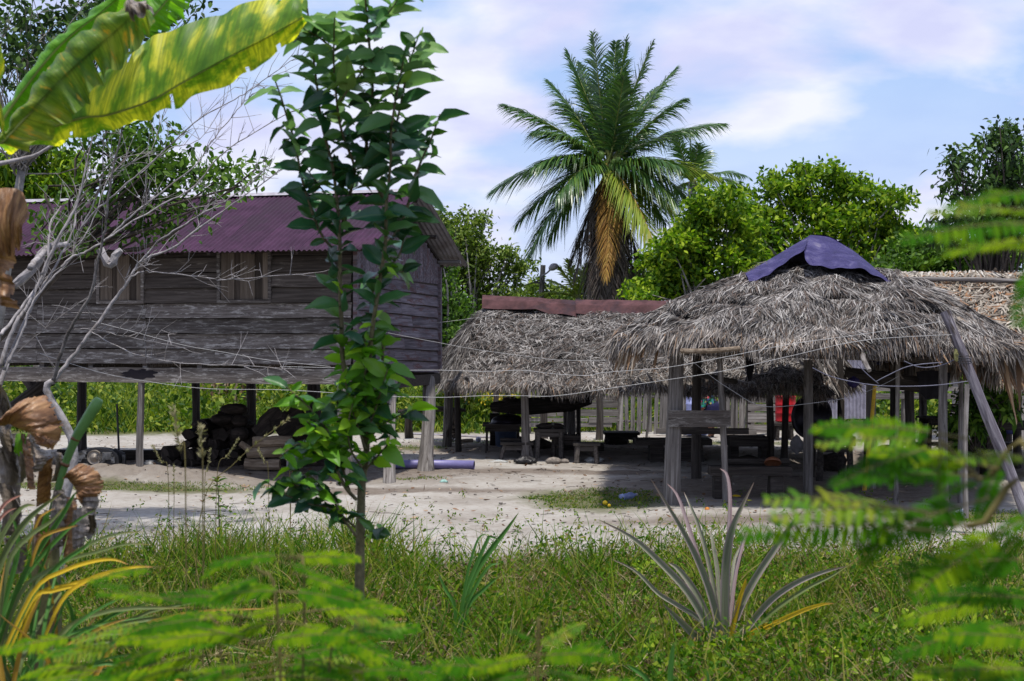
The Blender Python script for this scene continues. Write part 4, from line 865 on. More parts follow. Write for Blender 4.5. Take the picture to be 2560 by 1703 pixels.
# firewood heap: rows of split logs seen end-on
def split_log_mesh(k):
    mb = MB(); r = .11; n = 7; a = np.sort(rng.uniform(0, 2*math.pi, n)); rr = rng.uniform(.6, 1.1, n)*r
    a = np.arange(n)*2*math.pi/n+rng.uniform(-.3, .3, n); V = []
    for t in (0, .5, 1): V.append(np.stack([np.cos(a)*rr*(1+rng.uniform(-.1, .1)), np.full(n, t*.55-.27), np.sin(a)*rr*(1+rng.uniform(-.1, .1))], 1))
    Q = [(i*n+j, i*n+(j+1) % n, (i+1)*n+(j+1) % n, (i+1)*n+j) for i in range(2) for j in range(n)]
    V = np.concatenate(V); T = [(0, j+1, j) for j in range(1, n-1)]+[(2*n, 2*n+j, 2*n+j+1) for j in range(1, n-1)]
    mb.add(V, Q, T); me = mb.mesh('split_log', False); me.materials.append(m_logd); return me
slm = [split_log_mesh(k) for k in range(6)]
top = lambda x: np.interp(x, [400, 440, 470, 520, 560, 600, 640, 660], [1120, 1118, 1085, 1060, 1035, 1030, 1085, 1120])
cnt = 0
for row, py in enumerate(np.arange(1160, 1030, -24)):
    for px in np.arange(420+(row % 2)*14, 668, 27):
        if py < top(px)+4: continue
        d = 26.5+.1*row; q = P(px+rng.uniform(-5, 5), py-3, d)
        o = link('firewood_log', slm[cnt % 6]); o.location = tuple(q); s = rng.uniform(.85, 1.25); o.scale = (s*1.15, 1, s); o.rotation_euler = (rng.uniform(-.05, .05), rng.uniform(0, 6), rng.uniform(-.5, .5))
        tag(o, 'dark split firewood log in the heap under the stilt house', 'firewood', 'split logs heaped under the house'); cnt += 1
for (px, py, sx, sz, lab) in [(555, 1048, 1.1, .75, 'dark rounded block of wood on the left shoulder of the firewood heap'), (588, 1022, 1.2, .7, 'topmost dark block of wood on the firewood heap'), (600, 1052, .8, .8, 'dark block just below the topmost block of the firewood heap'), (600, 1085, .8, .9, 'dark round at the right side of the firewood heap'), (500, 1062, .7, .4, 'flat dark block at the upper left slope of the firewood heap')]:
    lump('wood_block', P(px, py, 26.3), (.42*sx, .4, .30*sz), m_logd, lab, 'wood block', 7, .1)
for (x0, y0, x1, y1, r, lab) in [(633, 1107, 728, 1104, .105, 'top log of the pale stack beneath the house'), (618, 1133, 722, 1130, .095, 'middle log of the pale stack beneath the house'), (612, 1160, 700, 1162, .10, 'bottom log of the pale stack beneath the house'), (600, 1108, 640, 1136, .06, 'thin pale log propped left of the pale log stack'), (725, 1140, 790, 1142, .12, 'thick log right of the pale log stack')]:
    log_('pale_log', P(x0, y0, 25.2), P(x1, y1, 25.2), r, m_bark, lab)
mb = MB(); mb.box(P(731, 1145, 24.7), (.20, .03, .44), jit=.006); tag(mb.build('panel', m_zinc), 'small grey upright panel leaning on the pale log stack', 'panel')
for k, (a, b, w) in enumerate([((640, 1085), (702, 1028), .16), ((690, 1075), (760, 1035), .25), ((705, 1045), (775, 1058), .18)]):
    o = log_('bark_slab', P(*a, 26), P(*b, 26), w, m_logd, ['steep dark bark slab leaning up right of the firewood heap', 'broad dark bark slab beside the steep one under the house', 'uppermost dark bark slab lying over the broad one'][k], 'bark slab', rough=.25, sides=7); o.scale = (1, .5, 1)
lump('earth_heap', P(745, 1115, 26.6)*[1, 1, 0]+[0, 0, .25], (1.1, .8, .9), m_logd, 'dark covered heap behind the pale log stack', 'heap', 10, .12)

# ------------------------------------------------------------------ person bending down by the drum
def person():
    d = 35.2; root = thing('person', 'person with dark hair bending forward in a floral top and dark blue skirt', 'person', P(1770, 1090, d)*[1, 1, 0])
    o3 = lambda px, py, dy=0: P(px, py, d+dy)
    c = lambda z, px, dy=0: np.array([P(px, 0, d)[0], d+dy, z])
    pts = {'pel': c(.80, 1778), 'sp1': c(.90, 1773), 'sp2': c(.97, 1764), 'neck': c(.95, 1756), 'head': c(.90, 1752), 'top': c(.80, 1748),
           'shL': c(.95, 1760, -.15), 'elL': c(.72, 1754, -.18), 'haL': c(.50, 1750, -.12), 'shR': c(.95, 1760, .15), 'elR': c(.72, 1752, .18), 'haR': c(.5, 1748, .1),
           'hipL': c(.74, 1779, -.09), 'knL': c(.42, 1772, -.1), 'anL': c(.07, 1776, -.1), 'toL': c(.03, 1769, -.1), 'hipR': c(.74, 1779, .09), 'knR': c(.42, 1779, .1), 'anR': c(.07, 1786, .1), 'toR': c(.03, 1779, .1)}
    rad = {'pel': .13, 'sp1': .125, 'sp2': .12, 'neck': .055, 'head': .085, 'top': .075, 'shL': .055, 'elL': .04, 'haL': .028, 'shR': .055, 'elR': .04, 'haR': .028, 'hipL': .09, 'knL': .06, 'anL': .04, 'toL': .035, 'hipR': .09, 'knR': .06, 'anR': .04, 'toR': .035}
    ed = [('pel', 'sp1'), ('sp1', 'sp2'), ('sp2', 'neck'), ('neck', 'head'), ('head', 'top'), ('sp2', 'shL'), ('shL', 'elL'), ('elL', 'haL'), ('sp2', 'shR'), ('shR', 'elR'), ('elR', 'haR'), ('pel', 'hipL'), ('hipL', 'knL'), ('knL', 'anL'), ('anL', 'toL'), ('pel', 'hipR'), ('hipR', 'knR'), ('knR', 'anR'), ('anR', 'toR')]
    ks = list(pts); me = bpy.data.meshes.new('body'); inv = rootinv(root)
    verts = [inv @ Vector(pts[k]) for k in ks]; edges = [(ks.index(a), ks.index(b)) for a, b in ed]; rads = [rad[k] for k in ks]
    for hnd, s in (('haL', 1), ('haR', 1)):   # five short fingers per hand
        h = Vector(verts[ks.index(hnd)])
        for f in range(5):
            tip = h+Vector((-.03+.015*f-(.02 if f == 4 else 0), .02*(f-2), -.085+.01*abs(f-2))); verts += [h+(tip-h)*.5, tip]; rads += [.010, .008]
            edges += [(ks.index(hnd), len(verts)-2), (len(verts)-2, len(verts)-1)]
    me.from_pydata(verts, edges, []); o = link('body', me, M_plain('brown_skin', (.16, .075, .045), .55, amp=.1), root)
    md = o.modifiers.new('skin', 'SKIN'); md.use_smooth_shade = True
    sv = me.skin_vertices[0].data
    for v, r in zip(sv, rads): v.radius = (r, r)
    sv[0].use_root = True
    o.modifiers.new('sub', 'SUBSURF').levels = 1; o.modifiers['sub'].render_levels = 2
    # clothing shells round the torso and legs
    def shell(name, keys, rr, mat, sides=14):
        mb = MB(); mb.tube(smoothpoly([pts[k] for k in keys], 9), np.interp(np.linspace(0, 1, 9), np.linspace(0, 1, len(rr)), rr), sides, True, .04); mb.build(name, mat, root, True)
    m, nt, out = newmat('floral_cloth'); v = coords(nt, 'Object', (1, 1, 1)); vo = nt.nodes.new('ShaderNodeTexVoronoi'); vo.inputs['Scale'].default_value = 22; nt.links.new(v, vo.inputs[0])
    sp = nt.nodes.new('ShaderNodeSeparateColor'); nt.links.new(vo.outputs['Color'], sp.inputs[0])
    rc = ramp(nt, sp.outputs[0], [(0.1, (.01, .03, .03)), (0.35, (.02, .25, .16)), (0.6, (.45, .05, .08)), (0.8, (.05, .10, .28)), (0.92, (.5, .4, .15))]); rc.color_ramp.interpolation = 'CONSTANT'
    principled(nt, out, rc.outputs[0], .8)
    shell('floral_top', ['pel', 'sp1', 'sp2', 'neck'], [.17, .165, .16, .075], m)
    shell('sleeve', ['shL', 'elL'], [.08, .055], m); shell('sleeve', ['shR', 'elR'], [.08, .055], m)
    sk = MB(); sk.tube(smoothpoly([pts['pel']+[0, 0, .02], (pts['hipL']+pts['hipR'])/2, (pts['knL']+pts['knR'])/2+[.02, 0, -.08]], 7), [.165, .19, .20, .21], 16, False, .03); sk.build('skirt', M_plain('dark_blue_cloth', (.012, .012, .05), .9), root, True)
    hm = M_plain('black_hair', (.008, .006, .006), .6, nscale=40)
    mb = MB(); mb.tube(smoothpoly([pts['neck']+[.02, 0, .03], pts['head']+[.01, 0, .02], pts['top']+[.0, 0, -.05], pts['top']+[-.01, 0, -.14]], 8), [.05, .105, .10, .06, .02], 12, True, .08); mb.build('hair', hm, root, True)
    mb = MB(); f = pts['head']+[-.085, 0, -.02]
    mb.tube([f+[.02, 0, .02], f+[-.02, 0, -.0], f+[.0, 0, -.03]], [.012, .016, .01], 6); mb.build('nose', o.data.materials[0], root, True)
    for s in (-1, 1):
        mb = MB(); mb.lathe([(.001, -.012), (.012, 0), (.001, .012)], tuple(f+[.0, s*.032, .02]), 8); mb.build('eye', m_ridge, root)
        mb = MB(); mb.lathe([(.001, -.025), (.018, 0), (.001, .025)], tuple(pts['head']+[0, s*.095, 0]), 8); mb.build('ear', o.data.materials[0], root)
    mb = MB(); mb.tube([f+[.0, -.025, -.055], f+[-.006, 0, -.055], f+[0, .025, -.055]], .006, 5); mb.build('mouth', M_plain('lips', (.12, .03, .03), .5), root)
person()

# ------------------------------------------------------------------ leaning pole and wires
m_lich = M_wood('lichen_pole', [(0.28, (.05, .042, .055)), (0.5, (.155, .14, .165)), (0.72, (.36, .34, .37))], 'Z', 18, 1.5, 1.0, (.05, .04, .035), (0.55, 0.64), vary=.0, bstr=1.0)
lp = thing('leaning_pole', 'thick weathered grey pole leaning left at the right edge with wires wrapped round', 'pole', P(2590, 1345, 17.6)*[1, 1, 0])
a = P(2600, 1330, 17.6); a[2] = -.1; b = P(2362, 778, 17.9)
q = postpart('shaft', a, b, .068, m_lich, lp, sides=12, rough=.12, n=14, bend=.0, flare=1.1)
mb = MB(); mb.lathe([(.001, 0), (.030, .02), (.038, .10), (.026, .17), (.001, .2)], (0, 0, 0), 7); o = mb.build('lichen_patch', M_plain('yellow_lichen', (.20, .19, .075), .95, nscale=30, amp=.6), lp, world=False); o.location = rootinv(lp) @ Vector(P(2392, 905, 17.84))
m_wire = M_plain('galvanised_wire', (.36, .36, .37), .5, .2, amp=.15); m_wireb = M_plain('blue_grey_wire', (.13, .13, .18), .5)
def z6(p): return (p[0]*.4783+1500, p[1]*.4783+550)
def z5(p): return (p[0]*.3189+1050, p[1]*.3189+700)
def z2_(p): return (p[0]*.5102, p[1]*.5102+450)
wires = [
 ([z6(p) for p in [(1800, 525), (1400, 592), (1000, 650), (640, 718), (360, 772), (180, 785), (0, 803)]]+[z5(p) for p in [(1340, 750), (1180, 742), (1000, 735), (800, 710), (500, 720), (200, 712), (0, 712)]]+[(1000, 926), (880, 922), (700, 918)], 'upper pale wire running from the big leaning pole across the thatch to the house', m_wire, 17.9),
 ([z6(p) for p in [(1840, 600), (1380, 630), (1000, 712), (640, 790), (300, 845), (0, 890)]]+[z5(p) for p in [(1200, 895), (1000, 910), (800, 912), (500, 912), (200, 918), (0, 918)]]+[(960, 990), (860, 985), (700, 976), (520, 972), (380, 955), (250, 930), (100, 884)], 'lower pale wire running from the big leaning pole past the house stilts', m_wire, 17.8),
 ([z5(p) for p in [(1480, 632), (1100, 626), (800, 597), (430, 547), (130, 490), (0, 460)]]+[(960, 830)], 'pale wire crossing the middle thatch roof at mid height', m_wire, 24.5),
 ([z5(p) for p in [(580, 275), (350, 312), (130, 336)]], 'short pale wire from the house corner to the rusty ridge', m_wire, 27.5),
 ([z6(p) for p in [(490, 742), (600, 832), (700, 900), (800, 960), (900, 976), (1100, 960), (1320, 920), (1480, 862), (1560, 820)]], 'slack pale wire looping below the near thatch eave', m_wire, 20.2),
 ([z6(p) for p in [(1110, 772), (1220, 822), (1400, 862), (1550, 870), (1750, 865), (1930, 845)]], 'blue grey wire tied from pale post to the big leaning pole', m_wireb, 18.4),
 ([z6(p) for p in [(1590, 740), (1680, 768), (1790, 755), (1890, 710)]], 'short blue grey wire wound near the top of the big leaning pole', m_wireb, 18.0),
 ([z6(p) for p in [(1345, 755), (1400, 810), (1455, 855)]], 'short slanting blue grey wire left of the wire knot', m_wireb, 18.6),
 ([z6(p) for p in [(1440, 850), (1500, 815), (1620, 765), (1790, 745)]], 'curved blue grey wire rising right from the wire knot', m_wireb, 18.6),
 ([z2_(p) for p in [(450, 690), (650, 740), (900, 810), (1100, 845), (1300, 880), (1500, 905), (1620, 917)]], 'thin pale wire slanting across the house boards', m_wire, 21.0)]
for pts_, lab, mt_, d in wires:
    pts_ = [(p[0], p[1]+rng.uniform(-1.5, 1.5)) for p in pts_]
    mb = MB(); mb.tube(smoothpoly(PX(pts_, d), len(pts_)*5), .0034 if mt_ is m_wire else .006, 5, False); tag(mb.build('wire', mt_, smooth=True), lab, 'wire')
mb = MB(); q = P(2412, 905, 17.72)
for k in range(3): mb.tube([q+[.08*math.cos(a)+.0, .08*math.sin(a), .03*k+.02*math.sin(a)] for a in np.linspace(0, 6.3, 14)], .006, 5)
mb.build('wire_wrap', m_dkm, lp)
# utility pole with street lamp
up = thing('lamp_pole', 'leaning wooden utility pole with a white street lamp beyond the ridge', 'street lamp', P(1335, 900, 50)*[1, 1, 0])
postpart('pole', P(1340, 1018, 50)*[1, 1, 0], P(1357, 663, 50), .10, m_post, up, n=5, bend=.02)
MB().tube(smoothpoly([P(1355, 690, 49.9), P(1368, 682, 49.8), P(1378, 672, 49.7)], 5), .03, 6).build('arm', m_zinc, up)
mb = MB(); mb.tube(smoothpoly([P(1374, 674, 49.7), P(1382, 668, 49.6), P(1393, 664, 49.5)], 6), [.05, .12, .13, .07], 10); mb.build('lamp_head', m_ridge, up, True)
mb = MB(); mb.box(P(1350, 707, 49.9), (.40, .06, .07)); mb.build('cross_arm', m_post, up)
for (p, lab) in [([(1350, 700), (1300, 715), (1200, 716), (1095, 705)], 'dark overhead cable from the lamp pole towards the house'), ([(1353, 695), (1375, 740), (1400, 760)], 'dark cable dropping right from the lamp pole')]:
    mb = MB(); mb.tube(smoothpoly(PX(p, 49.8), 12), .02, 5, False); tag(mb.build('cable', m_dkm), lab, 'cable')

for (px, py, sz, lab) in [(1655, 1150, (.35, .3, .28), 'dark lump lying on the ground left of the big front post'), (1870, 1165, (.5, .35, .22), 'dark low heap behind the heavy log bench'), (2085, 1180, (.5, .4, .4), 'dark bundle on the ground left of the yellow pole'), (1350, 1128, (.5, .35, .3), 'dark bundle under the plank table of the middle shelter'), (1300, 1122, (.3, .3, .3), 'dark rounded pot under the tray bench'), (1545, 1118, (.5, .3, .25), 'dark heap below the back table of the middle shelter'), (2220, 1150, (.45, .35, .35), 'dark sack under the table behind the yellow pole')]:
    g_ = G(px, py); lump('dark_bundle', g_+[0, 0, sz[2]*.42], sz, m_logd, lab, 'bundle', 8, .14)
V, Q, uv = loft(PX([(1862, 888), (1872, 884), (1886, 888)], 23.0), PX([(1866, 940), (1876, 955), (1884, 930)], 23.0), 12, 8, .04, .03, 2); tag(bulk('hanging_rag', V, Q, m_cloth), 'dark rag hanging from the near thatch eave left of the pale post', 'rag')
V, Q, uv = loft(PX([(2290, 930), (2330, 925), (2375, 932)], 22.0), PX([(2296, 985), (2335, 1000), (2370, 975)], 22.0), 16, 8, .05, .04, 2); tag(bulk('hanging_cloth', V, Q, m_cloth), 'wide dark cloth hanging under the right side of the near shelter', 'cloth')
# ------------------------------------------------------------------ vegetation
g_bright = M_leaf('bright_tree_leaf', [(0.28, (.022, .060, .008)), (0.5, (.075, .155, .015)), (0.70, (.21, .29, .035))], .4, nscale=.9, nmix=.5)
g_mid = M_leaf('mid_tree_leaf', [(0.25, (.016, .040, .012)), (0.5, (.040, .095, .020)), (0.75, (.085, .16, .035))], .3, nscale=.5, nmix=.4)
g_dark = M_leaf('dark_tree_leaf', [(0.25, (.010, .022, .016)), (0.5, (.022, .052, .026)), (0.78, (.05, .10, .035))], .22, nscale=.7, nmix=.3)
g_grey = M_leaf('grey_green_leaf', [(0.25, (.03, .055, .02)), (0.5, (.075, .125, .035)), (0.75, (.15, .20, .07))], .3, nscale=.4, nmix=.4)
g_grass = M_leaf('grass_blade', [(0.25, (.014, .048, .006)), (0.45, (.050, .12, .012)), (0.62, (.11, .145, .018)), (0.78, (.24, .185, .08))], .34, nscale=1.3, nmix=.5, spec=.08)
g_weed = M_leaf('weed_leaf', [(0.25, (.014, .050, .006)), (0.48, (.038, .10, .008)), (0.66, (.11, .155, .016)), (0.80, (.19, .12, .045))], .34, nscale=1.5, nmix=.5, spec=.08)
g_field = M_leaf('field_leaf', [(0.33, (.014, .042, .008)), (0.5, (.06, .115, .018)), (0.68, (.16, .20, .035)), (0.93, (.26, .19, .05))], .3, nscale=1.1, nmix=.55)
g_straw = M_leaf('dry_straw', [(0.2, (.13, .09, .04)), (0.5, (.28, .21, .11)), (0.8, (.45, .37, .22))], .2, nscale=.6, nmix=.3)
g_litter = M_leaf('dry_leaf_litter', [(0.2, (.10, .05, .025)), (0.5, (.20, .12, .07)), (0.8, (.33, .24, .16))], .0, nscale=.6, nmix=.2)
m_trunk = M_plain('pale_tree_bark', (.24, .225, .21), .9, nscale=6, amp=.45, stain=(.10, .085, .07), bstr=.5)
m_trunkD = M_plain('dark_tree_bark', (.06, .05, .042), .9, nscale=6, amp=.4, bstr=.5)
LP = (.12, 1, .75, .04)
def crown_leaves(blobs, n, d, depth, leaf, clump=.28, per=14, up=.35, fill=.45, droop=-.15):
    """blobs (px,py,rx_px,ry_px): leaf clusters placed through ellipsoids in the air at distance d"""
    w = np.array([b[2]*b[3] for b in blobs], float); w /= w.sum(); cs = []
    for b, k in zip(blobs, (w*n/per).astype(int)+1):
        v = rdir(k); r = rng.uniform(fill, 1.0, k)**.6*(1+.38*np.sin(v[:, 0]*5+b[0])*np.sin(v[:, 2]*6+b[1]))
        c = P(b[0], b[1], d+(b[4] if len(b) > 4 else 0)); sx = b[2]/F*d; sz = b[3]/F*d
        cs.append(c+v*r[:, None]*np.array([sx, min(depth, max(sx, sz)), sz]))
    cs = np.concatenate(cs); m = len(cs)
    pc = np.repeat(cs, per, 0)+rng.normal(0, clump*.5, (m*per, 3))*[1, 1, .7]; k = len(pc)
    D = rdir(k, up); N = rdir(k, .9)
    return ribbons(pc, D, N, rng.uniform(.7, 1.3, k)*leaf, rng.uniform(.35, .6, k)*leaf, LP, np.array([0, 0, droop])*rng.uniform(0, 2, k)[:, None]), cs
def limbs(base, cs, n, r0, d, hfork=.45, wig=.25):
    mb = MB(); base = np.asarray(base, float); ctr = cs.mean(0); fork = base*(1-hfork)+np.array([ctr[0], ctr[1], base[2]*(1-hfork)*0+ctr[2]])*hfork; fork[2] = base[2]+(ctr[2]-base[2])*hfork
    mb.tube(smoothpoly([base, (base+fork)/2+rng.normal(0, wig*.3, 3)*[1, 1, 0], fork], 8), [r0*1.2, r0*.8], 9, True, .06)
    for c in cs[rng.integers(0, len(cs), n)]:
        m1 = fork*.5+c*.5+rng.normal(0, wig, 3)+[0, 0, .1]; mb.tube(smoothpoly([fork+rng.normal(0, .05, 3), m1, c], 8), [min(r0*.45, .6/n+.004 if n > 60 else 1), .004 if n > 60 else .012], 5, False)
    return mb
def tree(label, blobs, n, d, depth, leaf, mat, basepx, r0=.12, group=None, nl=26, clump=.26, per=11, trunkmat=None, fill=.55, up=.35, droop=-.15, name='leafy_tree', cat='tree', h0=.4, rag=True):
    if rag:
        nb = []
        for q_ in blobs:
            nb.append((q_[0], q_[1], q_[2]*.62, q_[3]*.62))
            for _ in range(6):
                a_ = rng.uniform(0, 6.28); f_ = rng.uniform(.55, 1.0); r_ = rng.uniform(.22, .42); nb.append((q_[0]+math.cos(a_)*q_[2]*f_, q_[1]+math.sin(a_)*q_[3]*f_, q_[2]*r_*1.25, q_[3]*r_*.8, rng.uniform(-1, .6)))
        blobs = nb
    b = P(basepx, HZ, d); b[2] = -.05; t = thing(name, label, cat, b, 0, group)
    (V, Q), cs = crown_leaves(blobs, n, d, depth, leaf, clump, per, up, fill, droop); bulk('crown', V, Q, mat, t, smooth=False)
    limbs(b, cs, nl, r0, d, h0).build('trunk', trunkmat or m_trunk, t, True); return t
BG = 'trees beyond the shelters'
tree('broad bright green tree behind the purple sheeted thatch roof, tallest right of the palm', [(2060, 500, 70, 75), (1990, 560, 150, 90), (2170, 550, 110, 85), (1930, 455, 30, 26), (2110, 640, 190, 110), (1890, 640, 100, 90), (2020, 440, 36, 34), (2120, 470, 60, 40), (2230, 600, 70, 70), (1970, 500, 60, 50), (2290, 640, 60, 60)], 19000, 44, 2.2, .20, g_bright, 2040, .16, BG, 60)
tree('rounded bright green tree between the palm and the purple sheet', [(1740, 580, 90, 80), (1800, 660, 130, 90), (1690, 660, 90, 90), (1850, 600, 60, 70), (1760, 500, 50, 35), (1830, 490, 40, 25), (1650, 730, 80, 60)], 15000, 41, 2.0, .18, g_bright, 1760, .13, BG, 50)
tree('yellow green bush low behind the palm skirt', [(1560, 700, 70, 60), (1480, 720, 60, 45), (1640, 700, 60, 50)], 6000, 53, 1.5, .19, g_field, 1560, .08, BG, 10)
tree('loose grey green tree with pale stems between house gable and palm', [(1150, 610, 60, 85), (1200, 660, 80, 80), (1270, 700, 60, 55), (1130, 720, 60, 100), (1200, 800, 90, 70), (1180, 570, 45, 45), (1110, 560, 30, 50)], 11000, 44, 2.0, .15, g_grey, 1170, .10, BG, 60, clump=.32, per=9, fill=.2)
tree('dark bushy tree right behind the house gable corner', [(1115, 720, 45, 130), (1110, 820, 60, 80), (1160, 860, 60, 50)], 7000, 38, 1.3, .14, g_mid, 1110, .09, BG, 14)
tree('low far bright tree beneath the lamp pole', [(1350, 745, 60, 50), (1420, 760, 60, 40), (1290, 770, 60, 40)], 4500, 70, 3, .24, g_grey, 1370, .12, BG, 12)
tree('dark twiggy tree with loose leaves at the upper right edge', [(2500, 400, 70, 80), (2550, 480, 80, 90), (2430, 490, 60, 50), (2520, 330, 45, 35), (2380, 420, 28, 40), (2480, 560, 90, 60), (2400, 560, 60, 50)], 4300, 34, 1.4, .18, g_dark, 2500, .09, BG, 60, clump=.35, per=7, fill=.1, droop=-.5, trunkmat=m_trunkD)
tree('glossy green tree low between purple sheet and right edge', [(2380, 640, 110, 60), (2300, 690, 70, 50), (2480, 660, 90, 60), (2250, 660, 60, 50)], 9000, 37, 1.6, .17, g_mid, 2380, .11, BG, 20)
tree('bright narrow leaved tree at the far left behind the bare branches', [(100, 420, 95, 70), (40, 450, 70, 90), (150, 470, 60, 50), (90, 360, 50, 30)], 9000, 42, 1.8, .20, g_bright, 100, .14, BG, 20, droop=-.6, up=.1)
# trees left: dark leaves with many twigs
tree('dark twiggy tree filling the upper left corner behind the banana leaves', [(60, 60, 110, 90), (200, 60, 110, 80), (330, 40, 90, 60), (440, 20, 60, 40), (60, 200, 60, 70), (150, 130, 90, 60), (-60, 150, 80, 160)], 2600, 17, 1.2, .105, g_dark, -120, .06, None, 110, clump=.3, per=5, fill=.05, h0=.75, name='twiggy_tree')
tree('spreading leafy branches over the left part of the purple roof', [(330, 400, 120, 60), (430, 440, 120, 55), (560, 440, 80, 30), (250, 350, 70, 60), (380, 330, 60, 50), (600, 420, 60, 20), (470, 500, 110, 35), (300, 480, 110, 60), (350, 570, 110, 30), (150, 560, 80, 60)], 3000, 19, 1.1, .115, g_mid, -420, .05, None, 40, clump=.30, per=6, fill=.1, h0=.8, trunkmat=m_trunkD, name='leafy_tree')

# bushes, banana and grass field behind the house
tg = thing('banana_clump', 'dead hanging banana leaves beyond the house, above the field', 'banana plant', P(570, 1090, 44)*[1, 1, 0])
m_dryb = M_leaf('dry_banana', [(0.2, (.10, .055, .03)), (0.5, (.24, .16, .10)), (0.8, (.40, .33, .25))], .15, nscale=1, nmix=.3)
k = 260; p = np.stack([P(rng.uniform(530, 640), 0, 44)[0]*np.ones(1) for _ in range(k)]).ravel(); p3 = np.stack([p, rng.uniform(43.2, 44.8, k), rng.uniform(.6, 2.2, k)], 1)
V, Q = ribbons(p3, rdir(k, -1.2, .5), rdir(k), rng.uniform(.4, .9, k), rng.uniform(.04, .12, k), (.5, 1, .6, .2), np.array([0, 0, -.4])); bulk('dead_leaves', V, Q, m_dryb, tg, smooth=False)
for px in (560, 585, 612): postpart('stem', P(px, 1090, 44)*[1, 1, 0], P(px+6, 850, 44), .09, m_trunk, tg)
def scatter(n, xr, yr, f=None):
    """n ground points in a trapezoid that widens with distance"""
    y = np.sqrt(rng.uniform(yr[0]**2, yr[1]**2, n)); x = rng.uniform(*xr, n)/F*y; k = np.ones(n, bool) if f is None else f(x, y); x = x[k]; y = y[k]
    return np.stack([x, y, hgt(x, y)], 1)
def blades(p, L, W, mat, name, label, lean=.35, prof=(1, .9, .6, .08), cat='grass', bend=.5, group=None):
    k = len(p); D = rdir(k, 0); D[:, 2] = np.abs(D[:, 2])*.5+1/lean*.5; a = rng.uniform(0, 6.28, k)
    hd = np.stack([np.cos(a), np.sin(a), -.35*np.ones(k)], 1); N = np.stack([np.cos(a), np.sin(a), .25*np.ones(k)], 1)+.3*rng.normal(size=(k, 3))
    return ribbons(p, D, N, L, W, prof, hd*bend*rng.uniform(.2, 1.3, k)[:, None])
def stuff(name, parts, mat, label, cat):
    V, Q = join(parts) if isinstance(parts, list) else parts; o = bulk(name, V, Q, mat, smooth=False); return tag(o, label, cat, None, 'stuff')
def leafscatter(p, h, leaf, up=.5, w=(.35, .65), prof=LP):
    k = len(p); q = p.copy(); q[:, 2] += h; return ribbons(q, rdir(k, up*.4), rdir(k, 1.0), rng.uniform(.6, 1.4, k)*leaf, rng.uniform(*w, k)*leaf, prof, np.array([0, 0, -.3])*rng.uniform(0, 1.5, k)[:, None])
fld = lambda x, y: (y > 36.6+.35*vnoise(x, y, 2.1)) & ((x < 3.5) | (y > 40))
p = scatter(26000, (-1400, 350), (36, 56), fld); L = rng.uniform(.35, .9, len(p))*(1+.9*np.clip(vnoise(p[:, 0], p[:, 1], .9, 5)+.2, 0, 1))
L *= np.clip((p[:, 1]-35.8)/3.0, .25, 1)
stuff('tall_grass', [blades(p, L, .035, g_field, '', '')], g_field, 'tall sunlit grass in the field beyond the house', 'grass')
p = scatter(60000, (-1400, 1500), (36.4, 60), lambda x, y: (y > 36.8+.3*vnoise(x, y, 2.1)) & ((x < 3.5) | (y > 38.5))); h = rng.uniform(0, 1, len(p))*(.35+.45*np.clip(vnoise(p[:, 0], p[:, 1], 1.1, 9)+.4, 0, 1.2))*np.clip((p[:, 1]-36.2)/2.0, .3, 2.2)
stuff('field_undergrowth', [leafscatter(p, h, .17, w=(.4, .8))], g_field, 'mixed sunlit weeds in the field beyond the house', 'undergrowth')
# far wood
blobs = []
for px in range(-150, 2800, 90): blobs.append((px+rng.uniform(-30, 30), 890+rng.uniform(-20, 20), 80, 60+rng.uniform(0, 25)))
(V, Q), cs = crown_leaves(blobs, 52000, 66, 2.5, .34, .5, 12); o = bulk('far_wood', V, Q, g_mid, smooth=False); tag(o, 'dense far green wood closing the view behind the field', 'wood', None, 'stuff')
blobs = [(px, 985+rng.uniform(-12, 12), 75, 55) for px in range(-150, 2800, 80)]
(V, Q), cs = crown_leaves(blobs, 46000, 62, 2.5, .30, .5, 12); o = bulk('far_thicket', V, Q, g_dark, smooth=False); tag(o, 'dark thicket at the foot of the far wood', 'wood', None, 'stuff')
# yellow flowering bushes beyond the hut's left end, banana tuft
tree('yellow green flowering bush beyond the left end of the middle shelter', [(1180, 1010, 70, 45), (1270, 1020, 60, 40), (1110, 1030, 60, 40), (1340, 1010, 50, 40)], 7000, 40, 1.2, .13, g_field, 1200, .03, None, 14, name='flowering_bush', cat='bush', trunkmat=m_trunkD)
(V, Q), cs = crown_leaves([(1200, 985, 110, 22), (1330, 985, 60, 20)], 420, 39.4, .8, .09, .1, 3); tag(bulk('yellow_flowers', V, Q, M_leaf('yellow_petal', [(0.2, (.55, .38, .02)), (0.8, (.75, .6, .05))], .3)), 'scattered yellow blossoms over the bush beyond the middle shelter', 'flowers', None, 'stuff')
tree('dark leafy bush in the shade under the right rear thatch', [(2420, 1020, 50, 45), (2480, 1040, 45, 50), (2390, 1080, 40, 50), (2500, 990, 40, 30)], 1500, 25.5, .7, .16, g_mid, 2440, .03, None, 24, clump=.2, per=5, name='shade_bush', cat='bush', droop=-.5, trunkmat=m_trunkD)

